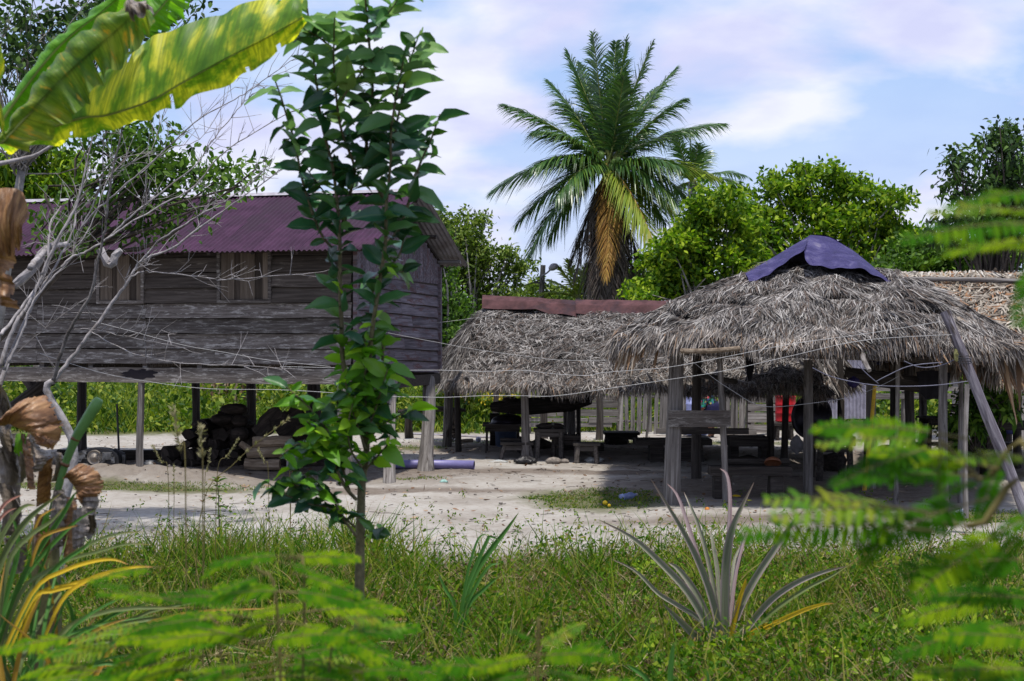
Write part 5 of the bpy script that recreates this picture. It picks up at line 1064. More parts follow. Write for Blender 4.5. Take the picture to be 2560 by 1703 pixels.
# ------------------------------------------------------------------ coconut palms
g_palm = M_leaf('palm_leaflet', [(0.2, (.008, .028, .018)), (0.5, (.026, .078, .032)), (0.8, (.095, .17, .035))], .28, tcol=(.10, .22, .03), rough=.35, nscale=.35, nmix=.6, spec=.6)
g_palmY = M_leaf('yellowing_palm_leaflet', [(0.2, (.06, .12, .02)), (0.5, (.14, .20, .03)), (0.8, (.28, .26, .05))], .3, nscale=.6, nmix=.6)
g_palmO = M_leaf('orange_palm_leaflet', [(0.2, (.12, .055, .02)), (0.5, (.30, .16, .04)), (0.8, (.45, .30, .08))], .25, nscale=.8, nmix=.6)
g_palmD = M_leaf('dead_palm_leaflet', [(0.2, (.035, .026, .022)), (0.5, (.09, .07, .06)), (0.8, (.19, .16, .14))], .1, nscale=.8, nmix=.5)
m_rach = M_plain('palm_rib', (.17, .20, .05), .5); m_rachO = M_plain('orange_palm_rib', (.35, .20, .04), .5); m_rachD = M_plain('dead_palm_rib', (.12, .09, .07), .8)
def frond(name, c, tip, arch, mat, rmat, parent, nl=62, ll=.95, lw=.055, hang=.35, sag=(0, 0, 0), r=.045):
    c = np.asarray(c, float); tip = np.asarray(tip, float); L = np.linalg.norm(tip-c)
    ctrl = c*.5+tip*.5+np.array([0, 0, arch*L])+np.asarray(sag)
    t = np.linspace(0, 1, 24)[:, None]; pts = c*(1-t)**2+2*ctrl*t*(1-t)+tip*t*t
    s = np.linspace(.10, .995, nl); idx = s*23; i0 = np.minimum(idx.astype(int), 22); fr_ = (idx-i0)[:, None]
    p = pts[i0]*(1-fr_)+pts[i0+1]*fr_; T = norm(pts[i0+1]-pts[i0]); up = np.array([0, 0, 1.])
    side = norm(np.cross(T, up)+1e-4*rng.normal(size=3)); nrm = norm(np.cross(side, T)); lst = []
    prof = np.sin(np.clip(s*1.02, 0, 1)*math.pi*.86+.30)**.7
    for sg in (-1, 1):
        a = rng.normal(0, .10, nl); f = .50+.55*s   # leaflets sweep forward more near the tip
        D = side*sg*np.cos(f)[:, None]+T*np.sin(f)[:, None]*1.0+nrm*(.22+a)[:, None]*.6; D += rng.normal(0, .06, D.shape)
        lst.append(ribbons(p+rng.normal(0, .01, p.shape), D, nrm+side*sg*.5+rng.normal(0, .2, p.shape), ll*prof*rng.uniform(.85, 1.1, nl), lw, (.5, 1, .8, .45, .05), np.array([0, 0, -1.])*(hang*rng.uniform(.6, 1.4, nl))[:, None]))
    V, Q = join(lst); o = bulk(name, V, Q, mat, parent, smooth=False)
    mb = MB(); mb.tube(pts, [r, r*.2], 5, False); rb = mb.build('frond_rib', rmat, o, True)
    return o
dp = 48.; cp = coco = P(1517, 410, dp)
palm = thing('coconut_palm', 'tall coconut palm with green nuts and an orange dying frond', 'palm tree', [cp[0], dp, 0])
V_ = smoothpoly([[cp[0]+.1, dp, -.1], [cp[0]+.05, dp, 3], [cp[0]-.05, dp, 6], cp], 60)
mb = MB(); mb.tube(V_, np.interp(np.linspace(0, 1, 60), [0, .1, 1], [.22, .17, .15])*(1+.04*(np.arange(60) % 2)), 14, True, .02); mb.build('trunk', m_trunk, palm, False)
fl = [ # tip px,py, depth offset, arch, kind
 (1482, 84, -.5, .02, 0), (1540, 106, 1.0, .02, 0), (1565, 100, .3, .0, 0), (1632, 104, -.8, .05, 0), (1690, 172, .4, .10, 0), (1418, 130, .8, .06, 0), (1450, 160, 2.0, .0, 0), (1640, 220, 1.6, .05, 0), (1560, 190, -1.6, .05, 0),
 (1372, 205, .8, .16, 0), (1400, 260, 1.5, .16, 0), (1258, 262, -.6, .12, 0), (1228, 480, .4, .22, 0), (1292, 560, 1.2, .25, 0), (1308, 668, -.8, .28, 0), (1810, 310, .5, .13, 0), (1735, 330, 1.8, .12, 0), (1800, 450, .6, .18, 1), (1795, 595, 1.0, .30, 0), (1755, 650, -.4, .30, 1), (1640, 620, -2.2, .22, 1), (1700, 520, -1.8, .28, 0), (1620, 330, 2.4, .05, 0), (1340, 330, -1.2, .2, 0), (1710, 250, -1.0, .14, 0), (1390, 500, -2.0, .3, 0), (1330, 420, -1.6, .22, 0), (1700, 420, -1.8, .2, 0), (1420, 420, 2.4, .2, 0), (1665, 560, 1.8, .30, 0), (1370, 600, 1.2, .30, 0), (1600, 560, 2.2, .2, 0),
 (1514, 700, -1.8, .12, 2), (1522, 650, -1.6, .10, 2), (1500, 770, -1.2, .10, 3), (1530, 772, -1.2, .1, 3), (1435, 700, -.3, .16, 3), (1596, 745, .2, .14, 3), (1480, 775, -.5, .12, 3), (1555, 775, -.3, .12, 3), (1465, 770, -.8, .16, 3), (1580, 775, -.7, .16, 3), (1500, 778, .5, .12, 3), (1540, 778, .6, .12, 3), (1425, 660, .5, .16, 3), (1612, 690, .5, .16, 3), (1520, 775, -.6, .1, 3), (1460, 730, .5, .10, 3), (1570, 720, .7, .10, 3), (1500, 740, .9, .05, 3), (1535, 750, .9, .05, 3)]
for (px, py, dy, arch, kd) in fl:
    mt_, rm_ = [(g_palm, m_rach), (g_palmY, m_rachO), (g_palmO, m_rachO), (g_palmD, m_rachD)][kd]; dead = kd >= 2
    c = cp+rng.normal(0, .10, 3)+[0, 0, (-.25 if dead else .0)]
    o = frond('frond', c, P(px, py, dp+dy), arch, mt_, rm_, palm, nl=60 if dead else 88, ll=(.62 if kd == 2 else .85) if dead else 1.32, hang=.75 if dead else .48, lw=.05 if dead else .055)
    if kd: o['label'] = ['', 'yellowing green frond', 'orange dying frond hanging in front of the trunk', 'dead brown frond hanging against the trunk'][kd]
m_nut = M_plain('green_coconut', (.10, .17, .03), .45, amp=.25)
nutm = MB().lathe([(.001, -.15), (.07, -.13), (.115, -.04), (.115, .04), (.07, .13), (.001, .15)], (0, 0, 0), 12).mesh('coconut', True); nutm.materials.append(m_nut)
for (px, py) in [(1487, 410), (1495, 400), (1503, 388), (1535, 408), (1546, 403), (1560, 412), (1566, 420), (1552, 420), (1500, 425), (1478, 420), (1528, 422), (1573, 405)]:
    inst('coconut', nutm, Matrix.Translation(P(px, py, dp-.5+rng.uniform(-.1, .1))) @ Matrix.Rotation(rng.uniform(-.5, .5), 4, 'X'), palm)
mb = MB()
for k in range(14):
    a = rng.uniform(0, 6.28); q = cp+[.1*math.cos(a), -.3*abs(math.sin(a)), -.15]; mb.tube(smoothpoly([q, q+[.35*math.cos(a), -.2, .1], q+[.55*math.cos(a), -.35, -.35]], 6), [.03, .015], 5)
mb.build('flower_stalks', m_rachD, palm, True)
p2 = P(1730, 455, 56.); palm2 = thing('coconut_palm', 'smaller coconut palm mostly hidden behind the tall palm', 'palm tree', [p2[0], 56, 0])
postpart('trunk', [p2[0], 56, -.1], p2, .18, m_trunk, palm2, n=12)
for (px, py, dy, arch) in [(1725, 335, 0, .02), (1770, 380, 1, .1), (1880, 480, .5, .25), (1860, 440, 1, .2), (1830, 560, -1, .3), (1690, 345, -1, .05), (1640, 400, 0, .15), (1800, 600, 1, .3), (1650, 520, 1, .25), (1745, 360, -1, .0)]:
    frond('frond', p2, P(px, py, 56+dy), arch, g_palm, m_rach, palm2, nl=46, hang=.5)
# far little banana / palm tuft near the skirt
tf = thing('young_palm', 'yellowish young palm tuft behind the rusty ridge left of the palm trunk', 'palm tree', P(1440, 760, 50)*[1, 1, 0]); tc_ = P(1445, 745, 50)
postpart('stem', tc_*[1, 1, 0], tc_, .1, m_trunk, tf)
for (px, py) in [(1395, 665), (1370, 700), (1420, 650), (1470, 660), (1350, 735)]: frond('frond', tc_, P(px, py, 50+rng.uniform(-.6, .6)), .15, g_palmY, m_rach, tf, nl=30, ll=.6)

# ------------------------------------------------------------------ bare branched pale tree in front of the house
def z2(p): return (p[0]*.5102, p[1]*.5102+450)
def z1(p): return (p[0]*.4464, p[1]*.4464)
bt_ = thing('bare_tree', 'pale grey tree with bare slanting branches in front of the house', 'tree', P(170, 1480, 14)*[1, 1, 0])
m_pale = M_plain('pale_branch_bark', (.29, .27, .275), .9, nscale=14, amp=.3, stain=(.17, .15, .14), bstr=.4)
m_paleD = M_plain('darker_branch_bark', (.17, .155, .15), .9, nscale=14, amp=.3, stain=(.07, .06, .055), bstr=.4)  # darker bark tone for single branches
base = P(150, 1475, 14); base[2] = -.1
trunkpts = [base, P(150, 1300, 14), P(185, 1120, 14)]+PX([z2(q) for q in [(230, 1040), (262, 985)]], 14)
br = [ # points, start radius, end radius, depth, dark
 ([z2(q) for q in [(262, 985), (330, 900), (430, 770), (560, 590), (640, 480), (690, 400), (850, 330), (1000, 220), (1150, 110), (1310, 0)]]+[(760, 380)], .036, .005, 0, .05),
 ([z2(q) for q in [(680, 410), (790, 290), (950, 190), (1090, 110), (1200, 40), (1290, -40)]], .017, .004, 0, -.2),
 ([z2(q) for q in [(640, 478), (700, 450), (800, 455), (1000, 478), (1100, 490), (1300, 475), (1520, 455)]], .013, .004, 0, .1),
 ([z2(q) for q in [(450, 745), (560, 810), (700, 862), (900, 897), (1200, 912), (1540, 932)]], .011, .004, 0, -.1),
 ([z2(q) for q in [(360, 730), (480, 735), (650, 775), (900, 820)]], .007, .003, 0, -.1),
 ([z2(q) for q in [(262, 985), (290, 870), (350, 720), (440, 560), (490, 350), (520, 200), (545, 0)]]+[z1(q) for q in [(690, 680), (705, 560)]], .034, .008, 1, -.3),
 ([z1(q) for q in [(230, 1540), (330, 1330), (430, 1150), (490, 900), (530, 720), (560, 560)]], .024, .006, 0, .2),
 ([z1(q) for q in [(340, 1500), (400, 1440), (480, 1410), (590, 1345), (720, 1225), (850, 1120), (1090, 930), (1180, 800), (1280, 680), (1380, 560), (1500, 480)]], .022, .004, 0, .3),
 ([z1(q) for q in [(590, 1345), (700, 1270), (900, 1150), (1080, 1050), (1250, 860), (1490, 705), (1700, 600), (2000, 480), (2240, 365)]], .016, .003, 0, .4),
 ([z1(q) for q in [(440, 1300), (520, 1200), (640, 1090), (860, 900), (1090, 690), (1300, 565), (1440, 480), (1600, 360), (1690, 330)]], .016, .003, 0, -.3),
 ([z1(q) for q in [(450, 1290), (530, 1130), (570, 1000), (580, 850), (575, 700)]], .014, .004, 0, -.2),
 ([z1(q) for q in [(640, 1090), (800, 960), (960, 830), (1120, 780), (1260, 560), (1300, 420), (1380, 340)]], .009, .002, 0, .5),
 ([z1(q) for q in [(420, 1400), (520, 1240), (600, 1010), (690, 930), (840, 850), (900, 690), (980, 530)]], .010, .003, 0, .4),
 ([z1(q) for q in [(700, 1560), (780, 1500), (820, 1470), (800, 1300), (810, 1110)]], .006, .003, 0, -.4)]
root_curves = [([z2(q) for q in [(0, 920), (60, 740), (120, 640), (180, 530), (250, 380), (300, 260), (390, 90)]], .036, .012, 0, .3),
 ([z2(q) for q in [(20, 930), (90, 760), (190, 560), (290, 390), (360, 240), (380, 120), (440, -60)]], .028, .008, 0, .5),
 ([z2(q) for q in [(0, 760), (60, 690), (170, 540), (230, 440), (240, 300), (250, 200), (300, 130)]], .030, .010, 0, .8),
 ([z2(q) for q in [(40, 900), (110, 740), (160, 600), (260, 480), (350, 380), (365, 300)]], .020, .008, 0, .2),
 ([z2(q) for q in [(80, 850), (170, 770), (270, 690), (400, 590)]], .008, .003, 1, .0),
 ([z1(q) for q in [(170, 1500), (220, 1440), (290, 1380), (380, 1370)]], .05, .04, 0, 1.0)]
tr = MB(); tr.tube(smoothpoly(trunkpts, 14), [.06, .045, .028], 10, True, .05)
b2 = P(-60, 1500, 14); b2[2] = -.1
tr.tube(smoothpoly([b2, P(-40, 1200, 14.2), P(-10, 1000, 14.3), P(20, 905, 14.4)], 10), [.045, .035, .02], 10, True, .05); tr.build('trunk', m_pale, bt_, True)
twV = MB(); alltw = []
for pts_, r0, r1, dk, dy in br+root_curves:
    ds = 14+dy*np.linspace(.15, 1.6, len(pts_))
    sp_ = smoothpoly(PX(pts_, ds), len(pts_)*5); sp_ = sp_+rng.normal(0, .004, sp_.shape)
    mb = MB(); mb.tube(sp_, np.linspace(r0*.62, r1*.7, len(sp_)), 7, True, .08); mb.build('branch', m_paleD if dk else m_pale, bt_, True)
    n = len(sp_)
    for k in range(int(n*.55)):
        i = rng.integers(int(n*.35), n); q = sp_[i]; tg_ = norm(sp_[min(i+1, n-1)]-sp_[max(i-2, 0)])
        L = rng.uniform(.10, .42); D = norm(tg_*rng.uniform(.2, 1)+rng.normal(0, .5, 3)*[1, .6, 1]+[0, 0, .35])
        e = q+D*L; m1 = (q+e)/2+rng.normal(0, .015, 3); twV.tube([q, m1, e], [.0034, .0026, .0014], 4, False); alltw.append(e)
        if rng.random() < .5:
            e2 = m1+norm(D+rng.normal(0, .6, 3))*L*.5; twV.tube([m1, e2], [.003, .0015], 4, False)
o = twV.build('twigs', m_pale, bt_, True); o['kind'] = 'stuff'
mb = MB(); mb.tube(smoothpoly(PX([z1(q) for q in [(80, 1600), (190, 1500), (250, 1400), (330, 1370)]], 15.3), 8), [.05, .045], 9, True, .15); mb.build('broken_limb', m_pale, bt_, False); mb = MB(); mb.tube(smoothpoly(PX([z1(q) for q in [(560, 1395), (600, 1470), (625, 1480), (650, 1430), (680, 1400)]], 15.3), 8), [.045, .05, .03], 8, True, .2); mb.build('broken_limb', m_pale, bt_, False)
mb = MB(); mb.tube(smoothpoly(PX([z1(q) for q in [(-40, 925), (60, 905), (130, 888), (210, 865), (330, 790)]], 15.3), 10), [.028, .014], 8, True, .1); mb.build('branch', m_pale, bt_, True)

# ------------------------------------------------------------------ citrus tree in the foreground
m_cstem = M_plain('citrus_stem', (.13, .115, .06), .8, nscale=20, amp=.4, bstr=.4)
def leafmesh(k, L=1.0, W=.5, cup=.16, curl=.25, n=7):
    t = np.linspace(0, 1, n); w = np.sin(np.clip(t*.97+.03, 0, 1)**.85*math.pi)**.85*W/2; w[0] = .01; w[-1] = .004; V = []
    wob = rng.uniform(-.04, .04, n)
    for i, x in enumerate(t):
        z = -curl*x*x; V += [(x*L, -w[i], z+cup*w[i]*2+wob[i]), (x*L, -w[i]*.5, z+cup*w[i]*.7), (x*L, 0, z-.012), (x*L, w[i]*.5, z+cup*w[i]*.7), (x*L, w[i], z+cup*w[i]*2-wob[i])]
    Q = [(i*5+j, (i+1)*5+j, (i+1)*5+j+1, i*5+j+1) for i in range(n-1) for j in range(4)]
    return mesh_np('leaf', np.array(V), [np.array(Q)])
def M_single(name, stops, trans, tcol, rough=.38, vein=True, spec=.5):
    m, nt, out = newmat(name); oi = nt.nodes.new('ShaderNodeObjectInfo'); v = coords(nt, 'Object', (1, 1, 1)); nz = noise(nt, v, 2.5, 3)
    mx = nt.nodes.new('ShaderNodeMix'); mx.data_type = 'FLOAT'; mx.inputs[0].default_value = .3; nt.links.new(oi.outputs['Random'], mx.inputs[2]); nt.links.new(nz, mx.inputs[3])
    c = ramp(nt, mx.outputs[0], stops).outputs[0]
    tc = nt.nodes.new('ShaderNodeTexCoord'); sx = nt.nodes.new('ShaderNodeSeparateXYZ'); nt.links.new(tc.outputs['Object'], sx.inputs[0])
    ab = nt.nodes.new('ShaderNodeMath'); ab.operation = 'ABSOLUTE'; nt.links.new(sx.outputs[1], ab.inputs[0])
    c = mixc(nt, ramp(nt, ab.outputs[0], [(0.0, (.45, .45, .45)), (0.018, (0, 0, 0))]).outputs[0], c, (.16, .24, .07))
    b = principled(nt, None, c, rough, nz, .1, spec=spec); tr = nt.nodes.new('ShaderNodeBsdfTranslucent'); nt.links.new(mixc(nt, .5, c, tcol), tr.inputs[0])
    ms = nt.nodes.new('ShaderNodeMixShader'); ms.inputs[0].default_value = trans; nt.links.new(b.outputs[0], ms.inputs[1]); nt.links.new(tr.outputs[0], ms.inputs[2]); nt.links.new(ms.outputs[0], out.inputs[0]); return m
m_cl = M_single('citrus_leaf', [(0.15, (.010, .060, .034)), (0.5, (.026, .11, .046)), (0.85, (.08, .20, .045))], .24, (.08, .26, .03), rough=.34)
m_clT = M_single('pale_citrus_leaf', [(0.15, (.08, .21, .075)), (0.5, (.16, .33, .095)), (0.85, (.30, .48, .12))], .4, (.15, .3, .05), rough=.45)
m_clY = M_single('young_citrus_leaf', [(0.15, (.06, .19, .015)), (0.5, (.12, .30, .02)), (0.85, (.24, .42, .03))], .4, (.25, .5, .03), rough=.4)
lmeshes = {}
for key, mt_ in (('d', m_cl), ('t', m_clT), ('y', m_clY)):
    lmeshes[key] = []
    for k in range(9):
        me = leafmesh(k, 1, rng.uniform(.40, .62), rng.uniform(.1, .35), rng.uniform(-.05, .5)); me.materials.append(mt_); lmeshes[key].append(me)
ct = thing('citrus_tree', 'tall slender dark green citrus tree standing in front of the house corner', 'tree', P(895, 1750, 8.6)*[1, 1, 0])
a = lambda p: (p[0]*.5758+600, p[1]*.5758+800)
bz = lambda p: (p[0]*.5102+600, p[1]*.5102)
DC = 8.6
b0 = P(897, 1790, DC); b0[2] = -.05
main = [b0]+PX([a(q) for q in [(515, 1480), (520, 1100), (523, 900), (530, 700), (550, 570)]], DC)
stems = [
 ([a(q) for q in [(550, 570), (556, 400), (560, 200)]]+[(930, 830), (950, 700)]+[bz(q) for q in [(712, 1200), (718, 1000), (738, 800), (745, 600), (800, 300)]], 8.6, 7.9, .020, .005, 0),
 ([a(q) for q in [(550, 570), (510, 420), (450, 200), (440, 0)]]+[bz(q) for q in [(490, 1350), (488, 1150), (472, 950), (450, 800), (400, 600), (375, 400), (350, 200), (330, 40)]], 8.6, 8.0, .018, .005, 0),
 ([bz(q) for q in [(485, 1250), (400, 1150), (340, 1000), (300, 860), (270, 700), (235, 590), (200, 470), (170, 390)]], 8.5, 8.3, .010, .004, 0),
 ([bz(q) for q in [(712, 1200), (780, 1120), (840, 950), (880, 810), (930, 700), (960, 620), (980, 560)]], 8.5, 8.3, .011, .004, 0),
 ([bz(q) for q in [(488, 1150), (540, 950), (560, 820), (500, 650), (475, 500), (460, 300), (465, 70)]], 8.5, 7.8, .012, .004, 0),
 ([bz(q) for q in [(718, 1000), (650, 860), (620, 700), (650, 500), (640, 300), (620, 60), (610, -60)]], 8.5, 7.8, .013, .005, 0),
 ([bz(q) for q in [(738, 800), (760, 650), (790, 500), (820, 350), (850, 250), (885, 150)]], 8.3, 7.9, .009, .003, 0),
 ([a(q) for q in [(550, 570), (600, 300), (620, 100)]]+[bz(q) for q in [(640, 1500), (690, 1350), (780, 1250), (810, 1100), (830, 1000)]], 8.6, 8.5, .012, .004, 0),
 ([a(q) for q in [(505, 940), (440, 850), (390, 760), (310, 740), (250, 720), (180, 680)]], 8.5, 8.2, .010, .004, 1),
 ([a(q) for q in [(505, 780), (460, 730), (420, 650), (400, 560), (380, 480), (330, 430), (300, 380), (200, 290)]], 8.5, 8.2, .012, .004, 1),
 ([a(q) for q in [(480, 760), (440, 620), (430, 520), (420, 400), (430, 300)]], 8.5, 8.4, .009, .003, 1),
 ([a(q) for q in [(500, 900), (400, 820), (300, 800), (200, 760), (110, 700)]], 8.5, 8.2, .008, .003, 1),
 ([a(q) for q in [(440, 620), (330, 560), (250, 540), (170, 600)]], 8.4, 8.2, .006, .003, 1),
 ([a(q) for q in [(420, 650), (340, 500), (290, 440)]], 8.4, 8.2, .006, .003, 2),
 ([a(q) for q in [(380, 760), (310, 680), (190, 640)]], 8.4, 8.3, .007, .003, 1),
 ([a(q) for q in [(545, 560), (500, 430), (470, 330), (455, 250)]], 8.5, 8.3, .007, .003, 1),
 ([a(q) for q in [(548, 500), (590, 380), (620, 280), (650, 190)]], 8.5, 8.3, .007, .003, 1),
 ([a(q) for q in [(535, 660), (590, 600), (640, 540), (650, 500)]], 8.6, 8.4, .007, .003, 1),
 ([a(q) for q in [(530, 640), (480, 560), (470, 450), (500, 330)]], 8.5, 8.3, .007, .003, 2),
 ([a(q) for q in [(550, 540), (600, 470), (680, 420), (750, 390)]], 8.6, 8.5, .008, .003, 1),
 ([a(q) for q in [(545, 450), (545, 300), (540, 150), (545, 80)]], 8.5, 8.3, .009, .003, 2),
 ([a(q) for q in [(535, 950), (580, 920), (620, 900)]], 8.6, 8.5, .006, .003, 1),
 ([a(q) for q in [(440, 620), (300, 560), (280, 520)]], 8.4, 8.3, .006, .003, 1),
 ([bz(q) for q in [(712, 1300), (760, 1330), (830, 1330)]], 8.5, 8.4, .006, .003, 0),
 ([bz(q) for q in [(460, 1000), (380, 900), (330, 830)]], 8.5, 8.4, .006, .003, 0),
 ([bz(q) for q in [(600, 830), (680, 740), (740, 700), (790, 640)]], 8.4, 8.2, .006, .003, 0),
 ([bz(q) for q in [(490, 500), (560, 400), (660, 280), (700, 230)]], 8.0, 7.8, .006, .003, 0),
 ([bz(q) for q in [(470, 250), (380, 180), (300, 130), (230, 20)]], 8.0, 7.8, .006, .003, 0),
 ([bz(q) for q in [(620, 200), (700, 100), (760, 20), (800, -60)]], 7.9, 7.7, .006, .003, 0)]
mb = MB(); mb.tube(smoothpoly(main, 26), np.interp(np.linspace(0, 1, 26), [0, 1], [.036, .023])*(1+rng.uniform(-.06, .06, 26)), 10, True, .05); mb.build('trunk', m_cstem, ct, True)
leaves = []
for pts_, d0, d1, r0, r1, kd in stems:
    sp_ = smoothpoly(PX(pts_, np.linspace(d0, d1, len(pts_))), len(pts_)*7)+0
    mb = MB(); mb.tube(sp_, np.linspace(r0, r1, len(sp_)), 6, True, .05); mb.build('branch', m_cstem, ct, True)
    seg = np.linalg.norm(np.diff(sp_, axis=0), axis=1); tot = seg.sum(); cum = np.concatenate([[0], np.cumsum(seg)])
    n = int(tot/(.027 if kd == 0 else .022)); 
    for k in range(n):
        s = (k+rng.uniform(-.3, .3))/n*tot
        if s < tot*(.05 if kd == 0 else .12): continue
        i = min(np.searchsorted(cum, s), len(sp_)-1); q = sp_[i]; T = norm(sp_[i]-sp_[max(i-1, 0)])
        if q[2] < .9: continue
        an = k*2.4+rng.uniform(-.4, .4); hv = np.array([math.cos(an), math.sin(an)*.9, 0])
        D = norm(hv+np.array([0, 0, rng.uniform(-.6, .7)])+T*.25)
        z = q[2]; py = HZ-(z-H)*F/q[1]
        key = 'y' if kd == 2 or (860 < py < 1160 and rng.random() < .6) or (py >= 1160 and rng.random() < .4) or (600 < py <= 860 and rng.random() < .12) else ('t' if (py < 330 and rng.random() < (.85 if py < 250 else .5)) or rng.random() < .10 else 'd')
        L = rng.uniform(.085, .225)*(1.05 if py < 300 else (.80 if kd else 1.0)); leaves.append((q, D, L, key))
rng.shuffle(leaves) if False else None
order = rng.permutation(len(leaves)); inview = [i for i in order if HZ-(leaves[i][0][2]-H)*F/leaves[i][0][1] > -60]
print('citrus leaves', len(leaves), len(inview))
inview.sort(key=lambda i: -leaves[i][2]*(1/leaves[i][0][1]))
restV = {'d': MB(), 't': MB(), 'y': MB()}
for rank, i in enumerate(inview):
    q, D, L, key = leaves[i]; me = lmeshes[key][rank % 9]
    Dv = Vector(D); upv = Vector((rng.normal(0, .8), rng.normal(0, .8)-.8, 1)); Yv = upv.cross(Dv).normalized(); Zv = Dv.cross(Yv).normalized()
    M = Matrix((Dv, Yv, Zv)).transposed().to_4x4()*1.0; M = Matrix.Translation(q) @ M @ Matrix.Scale(L, 4)
    if rank < 300: inst('leaf', me, M, ct)
    else:
        n = len(me.vertices); co = np.empty(n*3, np.float32); me.vertices.foreach_get('co', co); co = co.reshape(-1, 3) @ np.array(M)[:3, :3].T+np.array(M)[:3, 3]
        Qs = [(a_*5+j, (a_+1)*5+j, (a_+1)*5+j+1, a_*5+j+1) for a_ in range(6) for j in range(4)]; restV[key].add(co, Qs)
rm = {'d': g_dark, 't': m_clT, 'y': m_clY}
g_cit = M_leaf('citrus_foliage', [(0.2, (.008, .034, .022)), (0.5, (.016, .062, .032)), (0.85, (.045, .12, .035))], .18, rough=.33, nscale=1, nmix=.2, spec=.5)
g_citT = M_leaf('pale_citrus_foliage', [(0.2, (.04, .12, .06)), (0.5, (.08, .19, .08)), (0.85, (.17, .30, .09))], .25, rough=.45, nscale=1, nmix=.2)
g_citY = M_leaf('young_citrus_foliage', [(0.2, (.05, .15, .015)), (0.5, (.09, .24, .02)), (0.85, (.18, .33, .03))], .35, rough=.4, nscale=1, nmix=.2)
for key, mt_ in (('d', g_cit), ('t', g_citT), ('y', g_citY)):
    if restV[key].n: o = restV[key].build('small_leaves', mt_, ct, True); o['kind'] = 'stuff'

# ------------------------------------------------------------------ banana plant, upper left
def M_banana(name, base, streak, dark, tr=.5, brown=None, edge=None, fu=55, thr=(.45, .6), sc=(9, .8, 1), sc2=None):
    m, nt, out = newmat(name); tc = nt.nodes.new('ShaderNodeTexCoord'); mp = nt.nodes.new('ShaderNodeMapping'); nt.links.new(tc.outputs['UV'], mp.inputs[0]); mp.inputs['Scale'].default_value = sc
    oi = nt.nodes.new('ShaderNodeObjectInfo'); mu = nt.nodes.new('ShaderNodeMath'); mu.operation = 'MULTIPLY'; mu.inputs[1].default_value = 20; nt.links.new(oi.outputs['Random'], mu.inputs[0]); nt.links.new(mu.outputs[0], mp.inputs['Location'])
    n1 = noise(nt, mp.outputs[0], 1.3, 5, .6, .3)
    mp2 = nt.nodes.new('ShaderNodeMapping'); nt.links.new(tc.outputs['UV'], mp2.inputs[0]); mp2.inputs['Scale'].default_value = sc2 or (fu*2.2, 1.0, 1); n2 = noise(nt, mp2.outputs[0], 1.0, 2)
    c = ramp(nt, n1, [(0.32, dark), (thr[0]+.02, base), (thr[1]+.03, streak)]).outputs[0]
    c = mixc(nt, ramp(nt, n2, [(0.4, (.5, .5, .5)), (0.55, (0, 0, 0))]).outputs[0], c, tuple(x*.5 for x in base))
    if brown:
        mp3 = nt.nodes.new('ShaderNodeMapping'); nt.links.new(tc.outputs['UV'], mp3.inputs[0]); mp3.inputs['Scale'].default_value = (26, 1.2, 1); n3 = noise(nt, mp3.outputs[0], 1.0, 4)
        c = mixc(nt, ramp(nt, n3, [(0.58, (0, 0, 0)), (0.68, (1, 1, 1))]).outputs[0], c, brown)
    b = principled(nt, None, c, .42, n2, .35, spec=.4, bdist=.006); t = nt.nodes.new('ShaderNodeBsdfTranslucent'); nt.links.new(mixc(nt, 1.0, c, (1.5, 1.5, .5), 'MULTIPLY'), t.inputs[0])
    ms = nt.nodes.new('ShaderNodeMixShader'); ms.inputs[0].default_value = tr; nt.links.new(b.outputs[0], ms.inputs[1]); nt.links.new(t.outputs[0], ms.inputs[2]); nt.links.new(ms.outputs[0], out.inputs[0]); return m
mb1 = M_banana('banana_leaf', (.17, .32, .030), (.72, .70, .06), (.055, .16, .02), .52, thr=(.44, .55))
mb2 = M_banana('orange_streaked_banana_leaf', (.15, .26, .035), (.30, .36, .05), (.06, .15, .03), .45, brown=(.55, .34, .03))
mb3 = M_banana('fresh_banana_leaf', (.14, .36, .03), (.17, .38, .03), (.06, .20, .02), .45)
m_mid = M_plain('banana_midrib', (.30, .38, .10), .5)
bp = thing('banana_plant', 'large banana plant with long yellow green leaves reaching in from the left edge', 'banana plant', P(-130, 1750, 7.4)*[1, 1, 0])
m_pst = M_plain('banana_stem', (.14, .13, .05), .7, nscale=8, amp=.5, stain=(.10, .055, .03))
s0 = P(-130, 0, 7.4); postpart('pseudostem', [s0[0], 7.4, -.05], P(-90, 420, 7.4), .13, m_pst, bp, n=10)
def bleaf(U, Md, Lw, d, mat, ruf=.03, seed=0, cn=(.10, .16), fr=5, label=None):
    U = PX([z1(q) for q in U], d); M_ = PX([z1(q) for q in Md], d); L_ = PX([z1(q) for q in Lw], d)
    V1, Q1, u1 = loft(M_, [u+[0, cn[0], 0] for u in U], 90, 12, .03, ruf, fr, seed=seed); V2, Q2, u2 = loft(M_, [u+[0, cn[1], 0] for u in L_], 90, 9, -.02, ruf*1.5, fr*1.3, seed=seed+3)
    f2 = np.arange(len(Q2)); f1 = np.arange(len(Q1)); k2 = np.ones(len(Q2), bool); k1 = np.ones(len(Q1), bool)
    for c_, r_ in ((17, 5), (52, 2), (71, 6), (80, 5)): k2 &= ~((f2//8 == c_) & (f2 % 8 >= r_))
    for c_ in (34, 77): k1 &= ~((f1//11 == c_) & (f1 % 11 >= 9))
    Q2 = Q2[k2]; Q1 = Q1[k1]
    V = np.concatenate([V1, V2]); Q = np.concatenate([Q1, Q2+len(V1)]); uv = np.concatenate([u1, u2*[1, -1]+[0, 0]])
    o = bulk('leaf', V, Q, mat, bp, uv=uv); o['label'] = label
    mb = MB(); mb.tube(smoothpoly(M_, 30)+[0, .012, 0], [.012, .004], 6); r_ = mb.build('midrib', m_mid, o, True); return o
